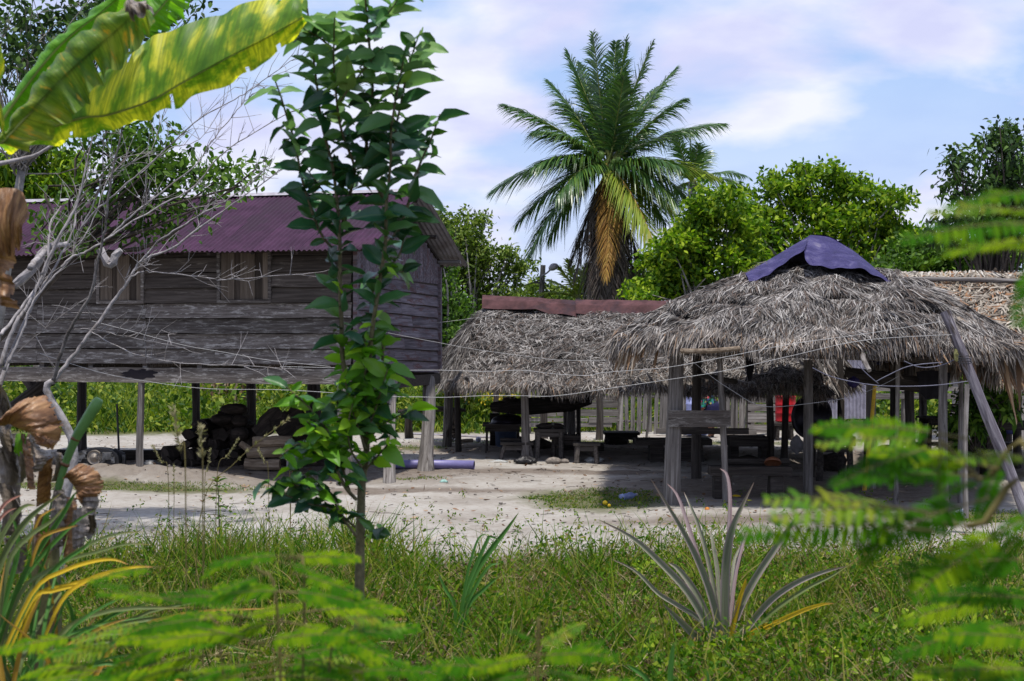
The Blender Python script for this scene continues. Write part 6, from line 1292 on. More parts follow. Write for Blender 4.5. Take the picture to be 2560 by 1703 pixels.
bleaf([(60, 640), (250, 560), (480, 400), (700, 280), (860, 172), (1100, 92), (1300, 18), (1560, -45), (1690, -30)], [(-20, 800), (250, 720), (460, 655), (600, 640), (840, 560), (1000, 470), (1250, 332), (1480, 215), (1695, 95)], [(-20, 830), (250, 785), (430, 740), (620, 690), (820, 625), (985, 552), (1260, 425), (1480, 300), (1700, 105)],
      [7.6, 7.55, 7.5, 7.5, 7.5, 7.5, 7.5, 7.5, 7.5], mb1, .016, 1, label='longest leaf with yellow backlit bands reaching right')
bleaf([(0, 745), (100, 590), (250, 360), (420, 190), (600, 60), (760, -40)], [(0, 800), (170, 620), (340, 440), (510, 285), (690, 130), (800, 20)], [(150, 830), (330, 690), (450, 600), (560, 430), (720, 310), (855, 120)],
      [7.1]*6, mb2, .022, 2, cn=(.05, .05), label='middle leaf with orange streaks and a dry brown tip')
bleaf([(-20, 620), (60, 480), (200, 280), (330, 150), (460, 60), (620, -60)], [(-10, 700), (90, 550), (260, 330), (400, 190), (560, 70), (700, -50)], [(0, 760), (140, 600), (300, 420), (450, 250), (620, 110), (800, -30)],
      [7.35]*6, mb3, .02, 5, label='fresh green leaf behind the orange streaked one')
bleaf([(700, 60), (800, -60), (900, -120)], [(760, 180), (880, 60), (980, -60)], [(850, 175), (950, 90), (1060, -60)], [7.7]*3, mb3, .02, 6, label='small pale green leaf tip at the top')
bleaf([(-90, 210), (-40, 230), (10, 250), (35, 300), (50, 400)], [(-120, 300), (-70, 380), (-40, 450), (-20, 540), (-20, 680)], [(-100, 420), (-60, 520), (-20, 600), (0, 700), (10, 780)], [6.9]*5, mb1, .01, 8, cn=(-.05, .05), label='blunt leaf edge at the left border')
V, Q, uv = loft(PX([z1(q) for q in [(735, -30), (760, 10), (820, 5)]], 7.05), PX([z1(q) for q in [(715, 85), (770, 105), (830, 50), (862, 70)]], 7.0), 24, 8, .04, .03, 3)
m_dry = M_banana('dry_banana_leaf', (.26, .13, .065), (.42, .24, .12), (.085, .045, .025), .2, sc=(7, 1.5, 1), sc2=(60, 3, 1))
m_dry2 = M_banana('grey_dry_banana_leaf', (.20, .165, .14), (.36, .30, .25), (.05, .038, .03), .08, sc=(2, 5, 1), sc2=(3, 40, 1))
o = bulk('dry_tip', V, Q, m_dry2, bp, uv=uv)
# brown dead leaves
bd2 = thing('dying_banana', 'young banana plant with large curled brown dead leaves and one rolled green leaf', 'banana plant', P(90, 1760, 8.0)*[1, 1, 0])
zb = lambda p: (p[0]*.3828, p[1]*.3828+900)     # region 7 of the close-ups
q = P(120, 0, 8.2); postpart('pseudostem', [q[0], 8.2, -.05], P(110, 1330, 8.2), .09, m_pst, bd2, n=8)
def dleaf(A, B, d, mat, bulge, ruf, nu=56, nv=20, fr=5, seed=0, parent=bd2, cnv=zb, name='dead_leaf', label=None):
    V, Q, uv = loft(PX([cnv(p) for p in A], d), PX([cnv(p) for p in B], d), nu, nv, bulge, ruf, fr, seed=seed)
    U_ = uv[:, 0]*nu; W_ = uv[:, 1]*nv; s_ = np.clip(uv[:, 1]*1.4, 0, 1)
    V += np.stack([.003*vnoise(U_, W_, .9, seed+1), .014*vnoise(U_, W_*.25, .38, seed+2)+.003*vnoise(U_, W_, 1.5, seed+5), .004*vnoise(U_, W_*.3, .6, seed+3)], 1)*s_[:, None]+rng.normal(0, .0015, V.shape)
    fi = np.arange(len(Q)); ci = fi//(nv-1); ri_ = fi % (nv-1); depth_ = np.clip(2.2*vnoise(np.arange(nu)*1.0, np.arange(nu)*.3, 1.1, seed)+rng.uniform(-.5, 1.2, nu), 0, nv*.4).astype(int); Q = Q[ri_ < (nv-1)-depth_[ci]]
    o = bulk(name, V, Q, mat, parent, uv=uv)
    if label: o['label'] = label
    return o
dleaf([(20, 430), (40, 425), (60, 420), (100, 440), (180, 470), (235, 500)], [(10, 410), (70, 330), (190, 250), (290, 235), (380, 340), (405, 430), (390, 510), (345, 590)], 7.7, m_dry, .11, .012, 80, 26, 3, 2, label='big orange brown leaf curled like a fan')
dleaf([(225, 490), (300, 540), (345, 590)], [(250, 470), (320, 520), (362, 525)], 7.6, m_dry, .03, .01, 20, 6)
dleaf([(440, 770), (460, 800), (500, 850)], [(430, 760), (520, 680), (590, 690), (655, 740), (675, 810), (650, 880), (560, 950)], 7.9, m_dry, .08, .010, 70, 22, 3, 4, label='smaller curled brown leaf low beside the green roll')
dleaf([(500, 850), (510, 920), (560, 960)], [(620, 880), (650, 920), (610, 1000)], 7.9, m_dry2, .06, .02, 24, 8, 3)
for k, (A, B, mt_) in enumerate([
  ([(-40, 130), (30, 200), (70, 330)], [(-60, 300), (0, 420), (40, 480)], m_dry2), ([(-30, 420), (10, 560), (60, 700)], [(60, 480), (110, 650), (130, 830)], m_dry2),
  ([(-30, 560), (0, 780), (40, 990)], [(90, 560), (130, 760), (130, 980)], m_dry2), ([(70, 480), (110, 640), (100, 820)], [(230, 500), (220, 620), (130, 800)], m_dry2),
  ([(160, 470), (180, 620), (205, 800)], [(190, 480), (215, 660), (230, 850)], m_dry), ([(200, 480), (230, 640), (200, 720)], [(260, 560), (320, 640), (270, 720)], m_dry2),
  ([(260, 680), (240, 820), (235, 960)], [(335, 620), (340, 760), (320, 920)], m_dry), ([(330, 600), (360, 700), (330, 800)], [(400, 630), (420, 720), (400, 800)], m_dry2),
  ([(-30, 800), (20, 960), (0, 1150)], [(80, 860), (130, 1020), (100, 1180)], m_dry2), ([(360, 830), (330, 1020), (330, 1250)], [(420, 850), (440, 1010), (420, 1200)], m_dry2),
  ([(420, 860), (400, 1050), (420, 1300)], [(500, 900), (520, 1060), (500, 1250)], m_dry), ([(540, 960), (540, 1080), (570, 1180)], [(600, 960), (625, 1060), (610, 1120)], m_dry2),
  ([(480, 980), (470, 1100), (480, 1230)], [(560, 960), (580, 1110), (560, 1200)], m_dry2), ([(20, 1150), (40, 1260), (60, 1400)], [(160, 1150), (180, 1250), (150, 1380)], m_dry2), ([(230, 1000), (220, 1150), (240, 1300)], [(330, 980), (350, 1140), (320, 1300)], m_dry)]):
    dleaf(A, B, 7.8+.1*(k % 4), mt_, .09*rng.choice([-1, 1]), .012, 50, 18, 1.1, k*1.7)
dleaf([(150, 480), (180, 480)], [(90, 600), (130, 630)], 8.05, mb3, .02, .005, 12, 8, name='green_leaf_remnant') if False else dleaf([(105, 520), (110, 480), (180, 480)], [(95, 600), (120, 635), (165, 590)], 7.75, mb3, .02, .004, 16, 8, 2, 0, name='green_leaf_remnant')
dleaf([(265, 1090), (290, 1010), (330, 990)], [(270, 1150), (300, 1140), (325, 1070)], 7.75, mb3, .02, .004, 16, 8, 2, 0, name='green_leaf_remnant')
for A, B in [(([(-60, -1190), (60, -1210), (150, -1100)]), ([(-40, -900), (60, -880), (190, -860)]))]: pass
zc = lambda p: p
dleaf([(-30, 480), (10, 470), (55, 480), (75, 540)], [(-30, 620), (10, 640), (40, 635), (58, 600)], 7.6, m_dry, .06, .012, 60, 22, 3, 3, bp, zc, label='brown dead leaf hanging at the left border')
dleaf([(-30, 600), (-10, 680), (-5, 760)], [(36, 600), (34, 700), (46, 770)], 7.65, m_dry, .05, .02, 30, 8, 3, 5, bp, zc)
mb = MB(); rp_ = PX([zb(q) for q in [(330, 1010), (395, 780), (440, 640), (500, 500), (560, 400), (610, 320), (650, 255)]], 8.0)
mb.tube(smoothpoly(rp_, 26), np.interp(np.linspace(0, 1, 26), [0, .3, .6, .9, 1], [.018, .022, .03, .034, .022]), 12, True); mb.build('rolled_leaf', M_plain('rolled_green', (.10, .23, .06), .4, nscale=5, amp=.2, spec=.4), bd2, True)
mb = MB()
for f in (7, 12):
    q = smoothpoly(rp_, 26)[f]; mb.tube([q-[.003, 0, .008], q+[.003, 0, .008]], .027, 12)
mb.build('leaf_ring', m_dry, bd2, True)
# ------------------------------------------------------------------ strap leaved plants
def M_strap(name, base, edge, tipc, tr=.25):
    m, nt, out = newmat(name); tc = nt.nodes.new('ShaderNodeTexCoord'); sp = nt.nodes.new('ShaderNodeSeparateXYZ'); nt.links.new(tc.outputs['UV'], sp.inputs[0])
    v = nt.nodes.new('ShaderNodeMapping'); nt.links.new(tc.outputs['UV'], v.inputs[0]); v.inputs['Scale'].default_value = (2, 14, 1); n1 = noise(nt, v.outputs[0], 1.4, 4)
    oi = nt.nodes.new('ShaderNodeObjectInfo'); nt.links.new(oi.outputs['Random'], v.inputs['Location'])
    c = ramp(nt, n1, [(0.35, tuple(x*.65 for x in base)), (0.65, tuple(min(1, x*1.35) for x in base))]).outputs[0]
    e = nt.nodes.new('ShaderNodeMath'); e.operation = 'SUBTRACT'; nt.links.new(sp.outputs[1], e.inputs[0]); e.inputs[1].default_value = .5
    ab = nt.nodes.new('ShaderNodeMath'); ab.operation = 'ABSOLUTE'; nt.links.new(e.outputs[0], ab.inputs[0])
    c = mixc(nt, ramp(nt, ab.outputs[0], [(0.30, (0, 0, 0)), (0.46, (.9, .9, .9))]).outputs[0], c, edge)
    c = mixc(nt, ramp(nt, sp.outputs[0], [(0.82, (0, 0, 0)), (1.0, (1, 1, 1))]).outputs[0], c, tipc)
    b = principled(nt, None, c, .4, n1, .15, spec=.25, bdist=.005); t = nt.nodes.new('ShaderNodeBsdfTranslucent'); nt.links.new(c, t.inputs[0])
    ms = nt.nodes.new('ShaderNodeMixShader'); ms.inputs[0].default_value = tr; nt.links.new(b.outputs[0], ms.inputs[1]); nt.links.new(t.outputs[0], ms.inputs[2]); nt.links.new(ms.outputs[0], out.inputs[0]); return m
def strap(pts, w, mat, parent, name='leaf', prof=(.75, 1, 1, .95, .8, .5, .04), n=18, cup=.25, face=(0, -1, .35), label=None):
    p = smoothpoly(pts, n); T = norm(np.gradient(p, axis=0)); f = norm(np.asarray(face, float)+.25*rng.normal(size=3)); S = norm(np.cross(T, f)); Nn = norm(np.cross(S, T))
    ww = w*np.interp(np.linspace(0, 1, n), np.linspace(0, 1, len(prof)), prof)/2; V = []; UV = []
    for i in range(n):
        for j, a_ in enumerate((-1, -.5, 0, .5, 1)):
            V.append(p[i]+S[i]*ww[i]*a_+Nn[i]*ww[i]*cup*(abs(a_)**1.5)*2*(1 if f[1] < 0 else -1)); UV.append((i/(n-1), j/4))
    Q = [(i*5+j, (i+1)*5+j, (i+1)*5+j+1, i*5+j+1) for i in range(n-1) for j in range(4)]
    o = bulk(name, np.array(V), [np.array(Q)], mat, parent, uv=np.array(UV)); o['label'] = label if label else None
    if not label: del o['label']
    return o
s_pine = M_strap('pineapple_leaf', (.19, .205, .135), (.36, .27, .29), (.24, .17, .14), .15)
s_pinep = M_strap('pinkish_pineapple_leaf', (.36, .28, .28), (.32, .20, .22), (.25, .17, .15), .15)
s_yel = M_strap('yellow_strap_leaf', (.60, .42, .025), (.50, .35, .03), (.50, .22, .10), .35)
s_green = M_strap('green_strap_leaf', (.06, .17, .03), (.08, .20, .03), (.12, .18, .03), .3)
s_olive = M_strap('olive_strap_leaf', (.13, .17, .06), (.15, .19, .06), (.28, .22, .05), .3)
s_org = M_strap('orange_strap_leaf', (.42, .26, .04), (.35, .20, .04), (.40, .2, .08), .3)
s_pink = M_strap('pink_strap_leaf', (.42, .20, .15), (.42, .22, .16), (.45, .3, .2), .3)
pg = thing('pineapple_plant', 'single pineapple plant with long pinkish grey sword leaves on the weedy verge', 'plant', G(1795, 1640))
d0 = G(1795, 1640)[1]; z8 = lambda p: (p[0]*.6194+1100, p[1]*.6194+1150)
for (pts_, w, m_, dy, lab) in [
  ([(1125, 800), (1130, 700), (1100, 560), (1040, 400), (960, 250), (850, 75)], 42, s_pine, -.2, None),
  ([(1130, 780), (1110, 640), (1060, 460), (1010, 300), (960, 150), (915, 95)], 30, s_pinep, .2, None),
  ([(1140, 780), (1120, 600), (1090, 430), (1050, 280), (1010, 180), (985, 130)], 26, s_pine, .4, None),
  ([(1150, 790), (1150, 500), (1160, 300), (1165, 150), (1155, 60), (1130, 35)], 34, s_pinep, .1, None),
  ([(1150, 800), (1150, 620), (1155, 440), (1170, 320), (1200, 230), (1268, 90)], 52, s_pine, -.25, None),
  ([(1150, 790), (1170, 600), (1190, 450), (1220, 330), (1245, 270), (1260, 245)], 30, s_pinep, .3, None),
  ([(1150, 790), (1200, 620), (1270, 480), (1350, 360), (1420, 260), (1465, 205)], 42, s_pine, -.1, None),
  ([(1155, 800), (1230, 690), (1330, 570), (1430, 500), (1540, 455), (1640, 430)], 36, s_pine, -.4, None),
  ([(1155, 800), (1250, 700), (1360, 600), (1480, 520), (1580, 470), (1680, 405)], 26, s_olive, .1, None),
  ([(1130, 800), (1080, 680), (1000, 540), (900, 430), (780, 320), (640, 242)], 44, s_pine, -.3, None),
  ([(1125, 800), (1060, 660), (960, 590), (880, 540), (790, 450), (690, 400)], 28, s_pine, .0, None),
  ([(1110, 800), (1050, 730), (980, 660), (900, 580)], 44, s_pine, -.5, None),
  ([(1130, 790), (1080, 640), (1020, 520), (960, 440), (920, 415)], 40, s_pine, .1, None),
  ([(1140, 780), (1130, 600), (1120, 450), (1100, 330), (1088, 280)], 26, s_pine, .4, None),
  ([(1160, 790), (1190, 640), (1210, 560), (1230, 500), (1235, 480)], 26, s_yel, -.1, 'short yellow inner leaf'),
  ([(1170, 800), (1240, 720), (1350, 660), (1460, 610), (1540, 585), (1592, 580)], 28, s_yel, -.5, 'low leaf yellowing towards its tip'),
  ([(1165, 800), (1230, 720), (1290, 680), (1340, 660), (1388, 648)], 22, s_yel, -.3, None),
  ([(1150, 800), (1200, 700), (1270, 640), (1330, 560), (1400, 510)], 24, s_olive, .3, None),
  ([(1120, 790), (1120, 640), (1080, 500), (1040, 380), (1030, 350)], 28, s_pinep, .3, None),
  ([(1160, 790), (1180, 640), (1180, 500), (1190, 400), (1230, 320)], 24, s_pine, .5, None)]:
    n = len(pts_); strap(PX([z8(q) for q in pts_], d0+dy*np.linspace(0, 1, n)), w*.44/F*d0, m_, pg, label=lab, cup=.4)
# big strap leaved clump, lower left
sg = thing('strap_leaf_clump', 'clump of long arching strap leaves, some yellow, at the lower left corner', 'plant', P(20, 1800, 7.2)*[1, 1, 0])
zb7 = lambda p: (p[0]*.3828, p[1]*.3828+900)
named = [([(-60, 1900), (60, 1500), (120, 1250), (110, 1100), (60, 1000)], 40, s_green), ([(0, 1900), (120, 1500), (260, 1300), (420, 1130), (520, 1040), (620, 980)], 34, s_green), ([(-20, 1900), (130, 1450), (280, 1200), (400, 1020), (470, 900), (500, 860)], 34, s_green),
  ([(40, 1900), (200, 1560), (330, 1400), (440, 1300), (560, 1220), (610, 1140)], 30, s_green), ([(0, 1900), (150, 1500), (350, 1360), (560, 1220), (760, 1140), (930, 1125)], 30, s_olive), ([(20, 1900), (200, 1500), (400, 1330), (620, 1260), (830, 1205), (990, 1210)], 28, s_olive),
  ([(30, 1900), (230, 1500), (420, 1380), (600, 1320), (740, 1305), (838, 1338)], 30, s_yel), ([(300, 1800), (420, 1560), (560, 1450), (720, 1390), (880, 1355), (1000, 1352)], 34, s_yel), ([(100, 1900), (250, 1540), (420, 1480), (600, 1430), (740, 1410), (835, 1425)], 26, s_yel), ([(60, 1900), (220, 1560), (350, 1510), (480, 1480), (560, 1470)], 30, s_yel),
  ([(-20, 1800), (60, 1330), (200, 1150), (330, 1060), (420, 960)], 38, s_olive), ([(-60, 1500), (40, 1250), (150, 1080), (250, 980), (400, 870)], 44, s_olive), ([(-80, 1450), (0, 1200), (80, 1050), (160, 960), (230, 950)], 40, s_olive), ([(200, 1350), (260, 1180), (330, 1130), (430, 1100), (510, 1080)], 24, s_org), ([(180, 1240), (250, 1050), (300, 1000), (360, 970)], 20, s_org),
  ([(-60, 1100), (0, 980), (60, 920), (150, 880)], 24, s_pink), ([(-60, 1140), (0, 1040), (50, 990), (105, 968)], 22, s_pink), ([(300, 1900), (400, 1650), (450, 1500), (470, 1460)], 22, s_green)]
for pts_, w, m_ in named:
    strap(PX([zb7(q) for q in pts_], 7.1+rng.uniform(-.25, .25)), w*.3828/F*7.1, m_, sg, cup=.3)
for k in range(70):
    x0 = rng.uniform(-60, 160); b = P(x0, 0, 7.2+rng.uniform(-.5, .5)); b[2] = .0; a_ = rng.normal(.25, .55); L = rng.uniform(.9, 1.65); hx = math.sin(a_)*L
    mid = b+[hx*.35, rng.normal(0, .15), L*.62]; tip = b+[hx*1.0, rng.normal(0, .3), L*(.98-.4*abs(a_))]
    strap([b, mid, tip], rng.uniform(.018, .034), [s_green, s_green, s_olive, s_green, s_org][int(rng.integers(0, 5))] if rng.random() < .8 else s_olive, sg, n=14, cup=.3)
tfm = thing('grass_tuft', 'upright tuft of broad green grass blades at the verge left of the pineapple plant', 'grass tuft', G(1090, 1640))
dT = G(1090, 1640)[1]
for pts_, w in [([(75, 790), (90, 620), (130, 480), (200, 370), (270, 280), (318, 212)], 26), ([(70, 790), (95, 560), (150, 420), (190, 330), (205, 310), (255, 330)], 18), ([(90, 780), (110, 600), (180, 520), (240, 470)], 18), ([(60, 790), (60, 600), (20, 520), (-10, 450)], 16), ([(100, 600), (150, 500), (200, 430), (245, 420)], 14), ([(80, 790), (100, 520), (150, 330), (190, 300)], 12)]:
    strap(PX([z8(q) for q in pts_], dT+rng.uniform(-.1, .1)), w*.6194/F*dT, s_green, tfm, n=16)
tf2 = thing('grass_tuft', 'few broad pale green blades rising at the bottom edge below the pineapple plant', 'grass tuft', P(1660, 1760, 8.4)*[1, 1, 0])
for pts_, w in [([(940, 960), (930, 880), (938, 780), (945, 735)], 24), ([(880, 960), (830, 880), (790, 850), (750, 825)], 20), ([(1085, 960), (1082, 880), (1078, 850)], 12)]:
    strap(PX([z8(q) for q in pts_], 8.4), w*.6194/F*8.4, s_green, tf2, n=12)
# upright leafy weed in front of the sand
wd = thing('upright_weed', 'upright reddish tipped leafy weed at the edge of the sand left of the citrus tree', 'weed', G(548, 1430))
dw = G(548, 1430)[1]; sp_ = smoothpoly(PX([(550, 1430), (548, 1330), (546, 1240), (542, 1200)], dw), 12); MB().tube(sp_, [.008, .004], 5).build('stem', m_cstem, wd, True)
p = []; D = []
for k in range(46):
    i = int(rng.integers(2, 12)); p.append(sp_[i]); a_ = k*2.4; D.append([math.cos(a_), math.sin(a_), .5+.5*(i > 9)])
V, Q = ribbons(np.array(p), np.array(D), np.tile([0, 0, 1.], (46, 1))+rng.normal(0, .2, (46, 3)), rng.uniform(.10, .2, 46), .04, (.2, 1, .9, .1), np.array([0, 0, -.5])*np.ones((46, 1))); bulk('leaves', V, Q, g_weed, wd, smooth=False)

# ------------------------------------------------------------------ feathery shrubs close to the camera
g_fern = [M_leaf('feathery_leaflet', [(0.2, (.008, .045, .003)), (0.5, (.024, .095, .004)), (0.78, (.12, .19, .006))], .42, tcol=(.14, .42, .003), rough=.7, spec=.05, nscale=3, nmix=.25, objr=.6),
          M_leaf('yellow_feathery_leaflet', [(0.15, (.03, .11, .006)), (0.5, (.075, .17, .008)), (0.85, (.24, .24, .01))], .42, tcol=(.35, .5, .01), rough=.6, nscale=3, nmix=.4)]
for g_ in g_fern: pass
m_fstem = M_plain('shrub_stem', (.12, .10, .03), .7)
def pinnate(k, pairs=13, yellow=False):
    n = pairs; s = np.linspace(.10, .98, n); pts = lambda s: np.stack([s, np.zeros_like(s), -.16*s*s], 1); p = pts(s); L = .19*np.sin(s*2.5+.45)**.6; lst = []
    for sg in (-1, 1):
        D = np.stack([.28+.25*s, sg*np.ones(n), rng.normal(.02, .12, n)-.10], 1); lst.append(ribbons(p, D, np.tile([0, 0, 1.], (n, 1))+rng.normal(0, .15, (n, 3)), L, .050, (.35, 1, 1, .85, .25), np.array([0, 0, -.15])*np.ones((n, 1))))
    V, Q = join(lst); me = mesh_np('leaflets', V, [Q], smooth=False); me.materials.append(g_fern[1 if yellow else 0]); mb = MB(); t = np.linspace(-.22, 1, 8); q = pts(np.clip(t, 0, 1)); q[:, 0] = t; mb.tube(q, [.010, .004], 5); rm_ = mb.mesh('leaf_rib', True); rm_.materials.append(m_fstem); return me, rm_
fmesh = [pinnate(k, 16+k % 4) for k in range(4)]+[pinnate(9, 13, True)]
def shrub(label, base, stems, fronds, d_default):
    t = thing('feathery_shrub', label, 'shrub', base)
    for pts_, dd, r in stems:
        mb = MB(); mb.tube(smoothpoly([base]+PX(pts_, dd), 16), [r, r*.3], 6, True); mb.build('stem', m_fstem, t, True)
    for (x0, y0, x1, y1, d, ye) in fronds:
        a_ = Vector(P(x0, y0, d)); b_ = Vector(P(x1, y1, d+rng.uniform(-.12, .12))); X_ = (b_-a_); L = X_.length; X_.normalize()
        up = Vector((rng.normal(0, .18), rng.uniform(-.75, -.15), 1)).normalized(); Yv = up.cross(X_).normalized(); Zv = X_.cross(Yv).normalized()
        M = Matrix.Translation(a_) @ Matrix((X_, Yv, Zv)).transposed().to_4x4() @ Matrix.Scale(L, 4)
        me, rm_ = fmesh[4] if ye else fmesh[int(rng.integers(0, 4))]
        o = inst('frond', me, M, t); r_ = link('leaf_rib', rm_, None, o)
    return t
# right middle: two bright leaves and the hanging mass
B = P(2560, 1900, 2.9); B[2] = 0
fr = [(2350, 1085, 2035, 1030, 2.6, 0), (2300, 1100, 2050, 1075, 2.6, 1), (2250, 1270, 1930, 1205, 2.5, 1), (2280, 1275, 1950, 1240, 2.5, 1), (2250, 1320, 1860, 1285, 2.5, 0), (2330, 1120, 2090, 1170, 2.7, 0), (2420, 1190, 2150, 1160, 2.8, 0), (2350, 1150, 2330, 1330, 2.7, 0), (2440, 1160, 2180, 1100, 2.7, 0), (2260, 1290, 2150, 1400, 2.5, 0), (2420, 1260, 2160, 1330, 2.6, 0), (2450, 1200, 2330, 1230, 2.6, 0), (2500, 1160, 2440, 1290, 2.7, 0), (2560, 1140, 2400, 1120, 2.6, 1),
      (2560, 1400, 2280, 1390, 2.9, 0), (2600, 1500, 2330, 1460, 2.9, 0), (2500, 1330, 2290, 1460, 2.8, 0), (2600, 1600, 2350, 1560, 3.1, 0), (2620, 1680, 2300, 1640, 3.0, 0), (2560, 1330, 2440, 1450, 2.7, 0), (2600, 1280, 2480, 1330, 2.7, 0), (2620, 1720, 2420, 1700, 2.9, 0), (2540, 1560, 2240, 1600, 3.2, 0), (2480, 1500, 2250, 1530, 3.3, 0)]
shrub('blurred feathery green branches hanging over the lower right in front of the near shelter', B, [([(2620, 1400), (2440, 1320), (2330, 1310), (2240, 1290)], 2.65, .010), ([(2600, 1350), (2450, 1200), (2350, 1100)], 2.7, .009), ([(2620, 1650), (2560, 1500)], 2.9, .008)], fr, 2.7)
B = P(2720, 1900, 2.6); B[2] = 0
fr = [(2600, 560, 2270, 545, 2.4, 0), (2520, 520, 2330, 505, 2.4, 1), (2480, 580, 2300, 640, 2.4, 0), (2620, 600, 2360, 600, 2.45, 0), (2620, 640, 2550, 780, 2.4, 0), (2640, 540, 2480, 500, 2.5, 0), (2600, 480, 2380, 480, 2.6, 0), (2650, 560, 2530, 720, 2.5, 0)]
shrub('blurred feathery branch entering at the right edge high above the thatch', B, [([(2720, 1200), (2700, 800), (2640, 600), (2560, 570), (2480, 560)], 2.45, .008)], fr, 2.45)
# lower left shrub mass
B = P(700, 2300, 3.8); B[2] = 0; fr = []
sty = [([(700, 1650), (640, 1420), (560, 1400)], 3.0), ([(760, 1560), (735, 1400), (720, 1370)], 3.2), ([(560, 1700), (500, 1560)], 3.1), ([(820, 1700), (860, 1560)], 3.1)]
for (x, y, dx, dy_, ye) in [(700, 1390, -165, 0, 0), (735, 1395, -10, -60, 1), (740, 1395, 150, -15, 0), (720, 1410, 120, 30, 0), (560, 1410, -60, 30, 0), (700, 1480, -170, -15, 0), (730, 1480, 170, 10, 0), (760, 1500, 150, -20, 0), (600, 1500, -190, -30, 0), (560, 1560, -200, -10, 0), (740, 1560, 190, 40, 0), (560, 1600, -210, 10, 0), (620, 1600, -180, -60, 0), (800, 1580, 190, -20, 0), (830, 1600, 130, 60, 0), (680, 1560, -160, 30, 0), (520, 1640, -230, 20, 0), (480, 1680, -220, -30, 0), (640, 1660, -200, 30, 0), (720, 1640, 160, 40, 0), (830, 1660, 160, 40, 0), (900, 1680, 130, -20, 0),
      (330, 1470, -90, -20, 0), (380, 1420, -150, 10, 0), (360, 1560, -170, 20, 1), (420, 1500, -160, -40, 0), (650, 1440, -110, 30, 0), (300, 1620, -150, 10, 1), (420, 1620, -170, 40, 0), (250, 1680, -160, -20, 0), (760, 1440, 130, 30, 0), (850, 1500, 110, -10, 0), (560, 1690, -180, -20, 0), (700, 1690, 170, 0, 0), (380, 1690, -180, 10, 0), (1000, 1690, 160, -30, 0), (620, 1540, 120, -40, 0), (520, 1480, 140, -30, 0)]:
    fr.append((x, y, x+dx*1.05, y+dy_, rng.uniform(3.4, 4.3), ye))
for k in range(34):
    x = rng.uniform(180, 860); y = rng.uniform(1480+abs(x-620)*.25, 1740); s_ = -1 if x < 650 else 1; fr.append((x, y, x+s_*rng.uniform(110, 220), y+rng.uniform(-60, 40), rng.uniform(3.3, 4.4), int(rng.random() < .15)))
shrub('blurred feathery green shrub filling the lower left foreground', B, [(p_, d_+.7, .0055) for p_, d_ in sty], fr, 3.1)
B = P(1350, 2300, 3.6); B[2] = 0
fr = [(1350, 1620, 1455, 1550, 3.5, 1), (1350, 1640, 1530, 1620, 3.4, 0), (1330, 1640, 1190, 1660, 3.5, 0), (1340, 1600, 1260, 1560, 3.6, 0), (1360, 1680, 1540, 1700, 3.4, 0), (1330, 1690, 1160, 1700, 3.4, 0), (1300, 1680, 1100, 1640, 3.5, 0), (1370, 1660, 1500, 1590, 3.5, 0), (1450, 1720, 1600, 1690, 3.4, 0), (1200, 1720, 1040, 1690, 3.4, 0)]
shrub('low blurred feathery shrub at the bottom edge left of the pineapple plant', B, [([(1345, 1700), (1350, 1600)], 3.5, .006)], fr, 3.5)

# ------------------------------------------------------------------ weeds and grass on the verge
edge = lambda x, y: (y+.10*x*-1 < 15.6+.9*vnoise(x, y, 1.4, 4)+.55*rng.normal(size=len(x))+.9*(x < -2.2))
patch = lambda x, y, s=0: vnoise(x, y, 1.3, 6+s)
p = scatter(30000, (-1450, 1450), (7.5, 18.6), edge); L = rng.uniform(.08, .34, len(p))*(1+1.0*np.clip(patch(p[:, 0], p[:, 1]), -.6, 1.2))*np.where(p[:, 0] < -.5, 1.25, 1)
tops = [blades(p, L, .010, g_grass, '', '', lean=.5)]
p = scatter(6500, (-1450, 1450), (7.5, 17), edge); tops.append(blades(p, rng.uniform(.3, .75, len(p)), .014, g_grass, '', '', lean=.35))
cc = scatter(30, (-900, 1300), (9, 15.8), edge); cc = np.concatenate([cc, scatter(26, (-900, -300), (13, 16.2))]); pk = np.repeat(cc, 42, 0)+rng.normal(0, .07, (len(cc)*42, 3))*[1, 1, 0]; tops.append(blades(pk, rng.uniform(.3, .8, len(pk)), .015, g_grass, '', '', lean=.35))
stuff('verge_grass', tops, g_grass, 'tangled green grass on the verge in the foreground', 'grass')
p = scatter(86000, (-1450, 1450), (7.5, 18.2), lambda x, y: edge(x, y) & (vnoise(x, y, 3.1, 12)+.5*rng.normal(size=len(x)) > -.25)); h = rng.uniform(0, 1, len(p))**1.2*(.28+.2*np.clip(patch(p[:, 0], p[:, 1], 1), -.7, 1))
stuff('verge_weeds', [leafscatter(p, h, .050, w=(.35, .7))], g_weed, 'low mixed leafy weeds on the verge', 'weeds')
p = scatter(9000, (300, 1450), (8, 15), lambda x, y: patch(x, y, 3) > -.1); h = rng.uniform(.02, .22, len(p)); stuff('broad_weeds', [leafscatter(p, h, .085, w=(.5, .8))], g_bright, 'patches of broader green weed leaves at lower right', 'weeds')
p = scatter(12000, (-1450, 1450), (7.5, 18), edge); qd = scatter(9000, (-1450, 1450), (7.5, 17), edge)+[0, 0, .03]; kq = len(qd); qd[:, 2] += rng.uniform(0, .16, kq)
stuff('dry_stalks', [blades(p, rng.uniform(.15, .55, len(p)), .006, g_straw, '', '', lean=.7, bend=.3), ribbons(qd, rng.normal(size=(kq, 3))*[1, 1, .25], rdir(kq, .5), rng.uniform(.08, .35, kq), .006, (.6, 1, .5), rng.normal(0, .15, (kq, 3)))], g_straw, 'dry straw coloured stalks mixed in the verge grass', 'dry grass')
g_red = M_leaf('reddish_weed', [(0.2, (.035, .018, .012)), (0.5, (.10, .045, .025)), (0.8, (.20, .13, .05))], .2, nscale=2, nmix=.3)
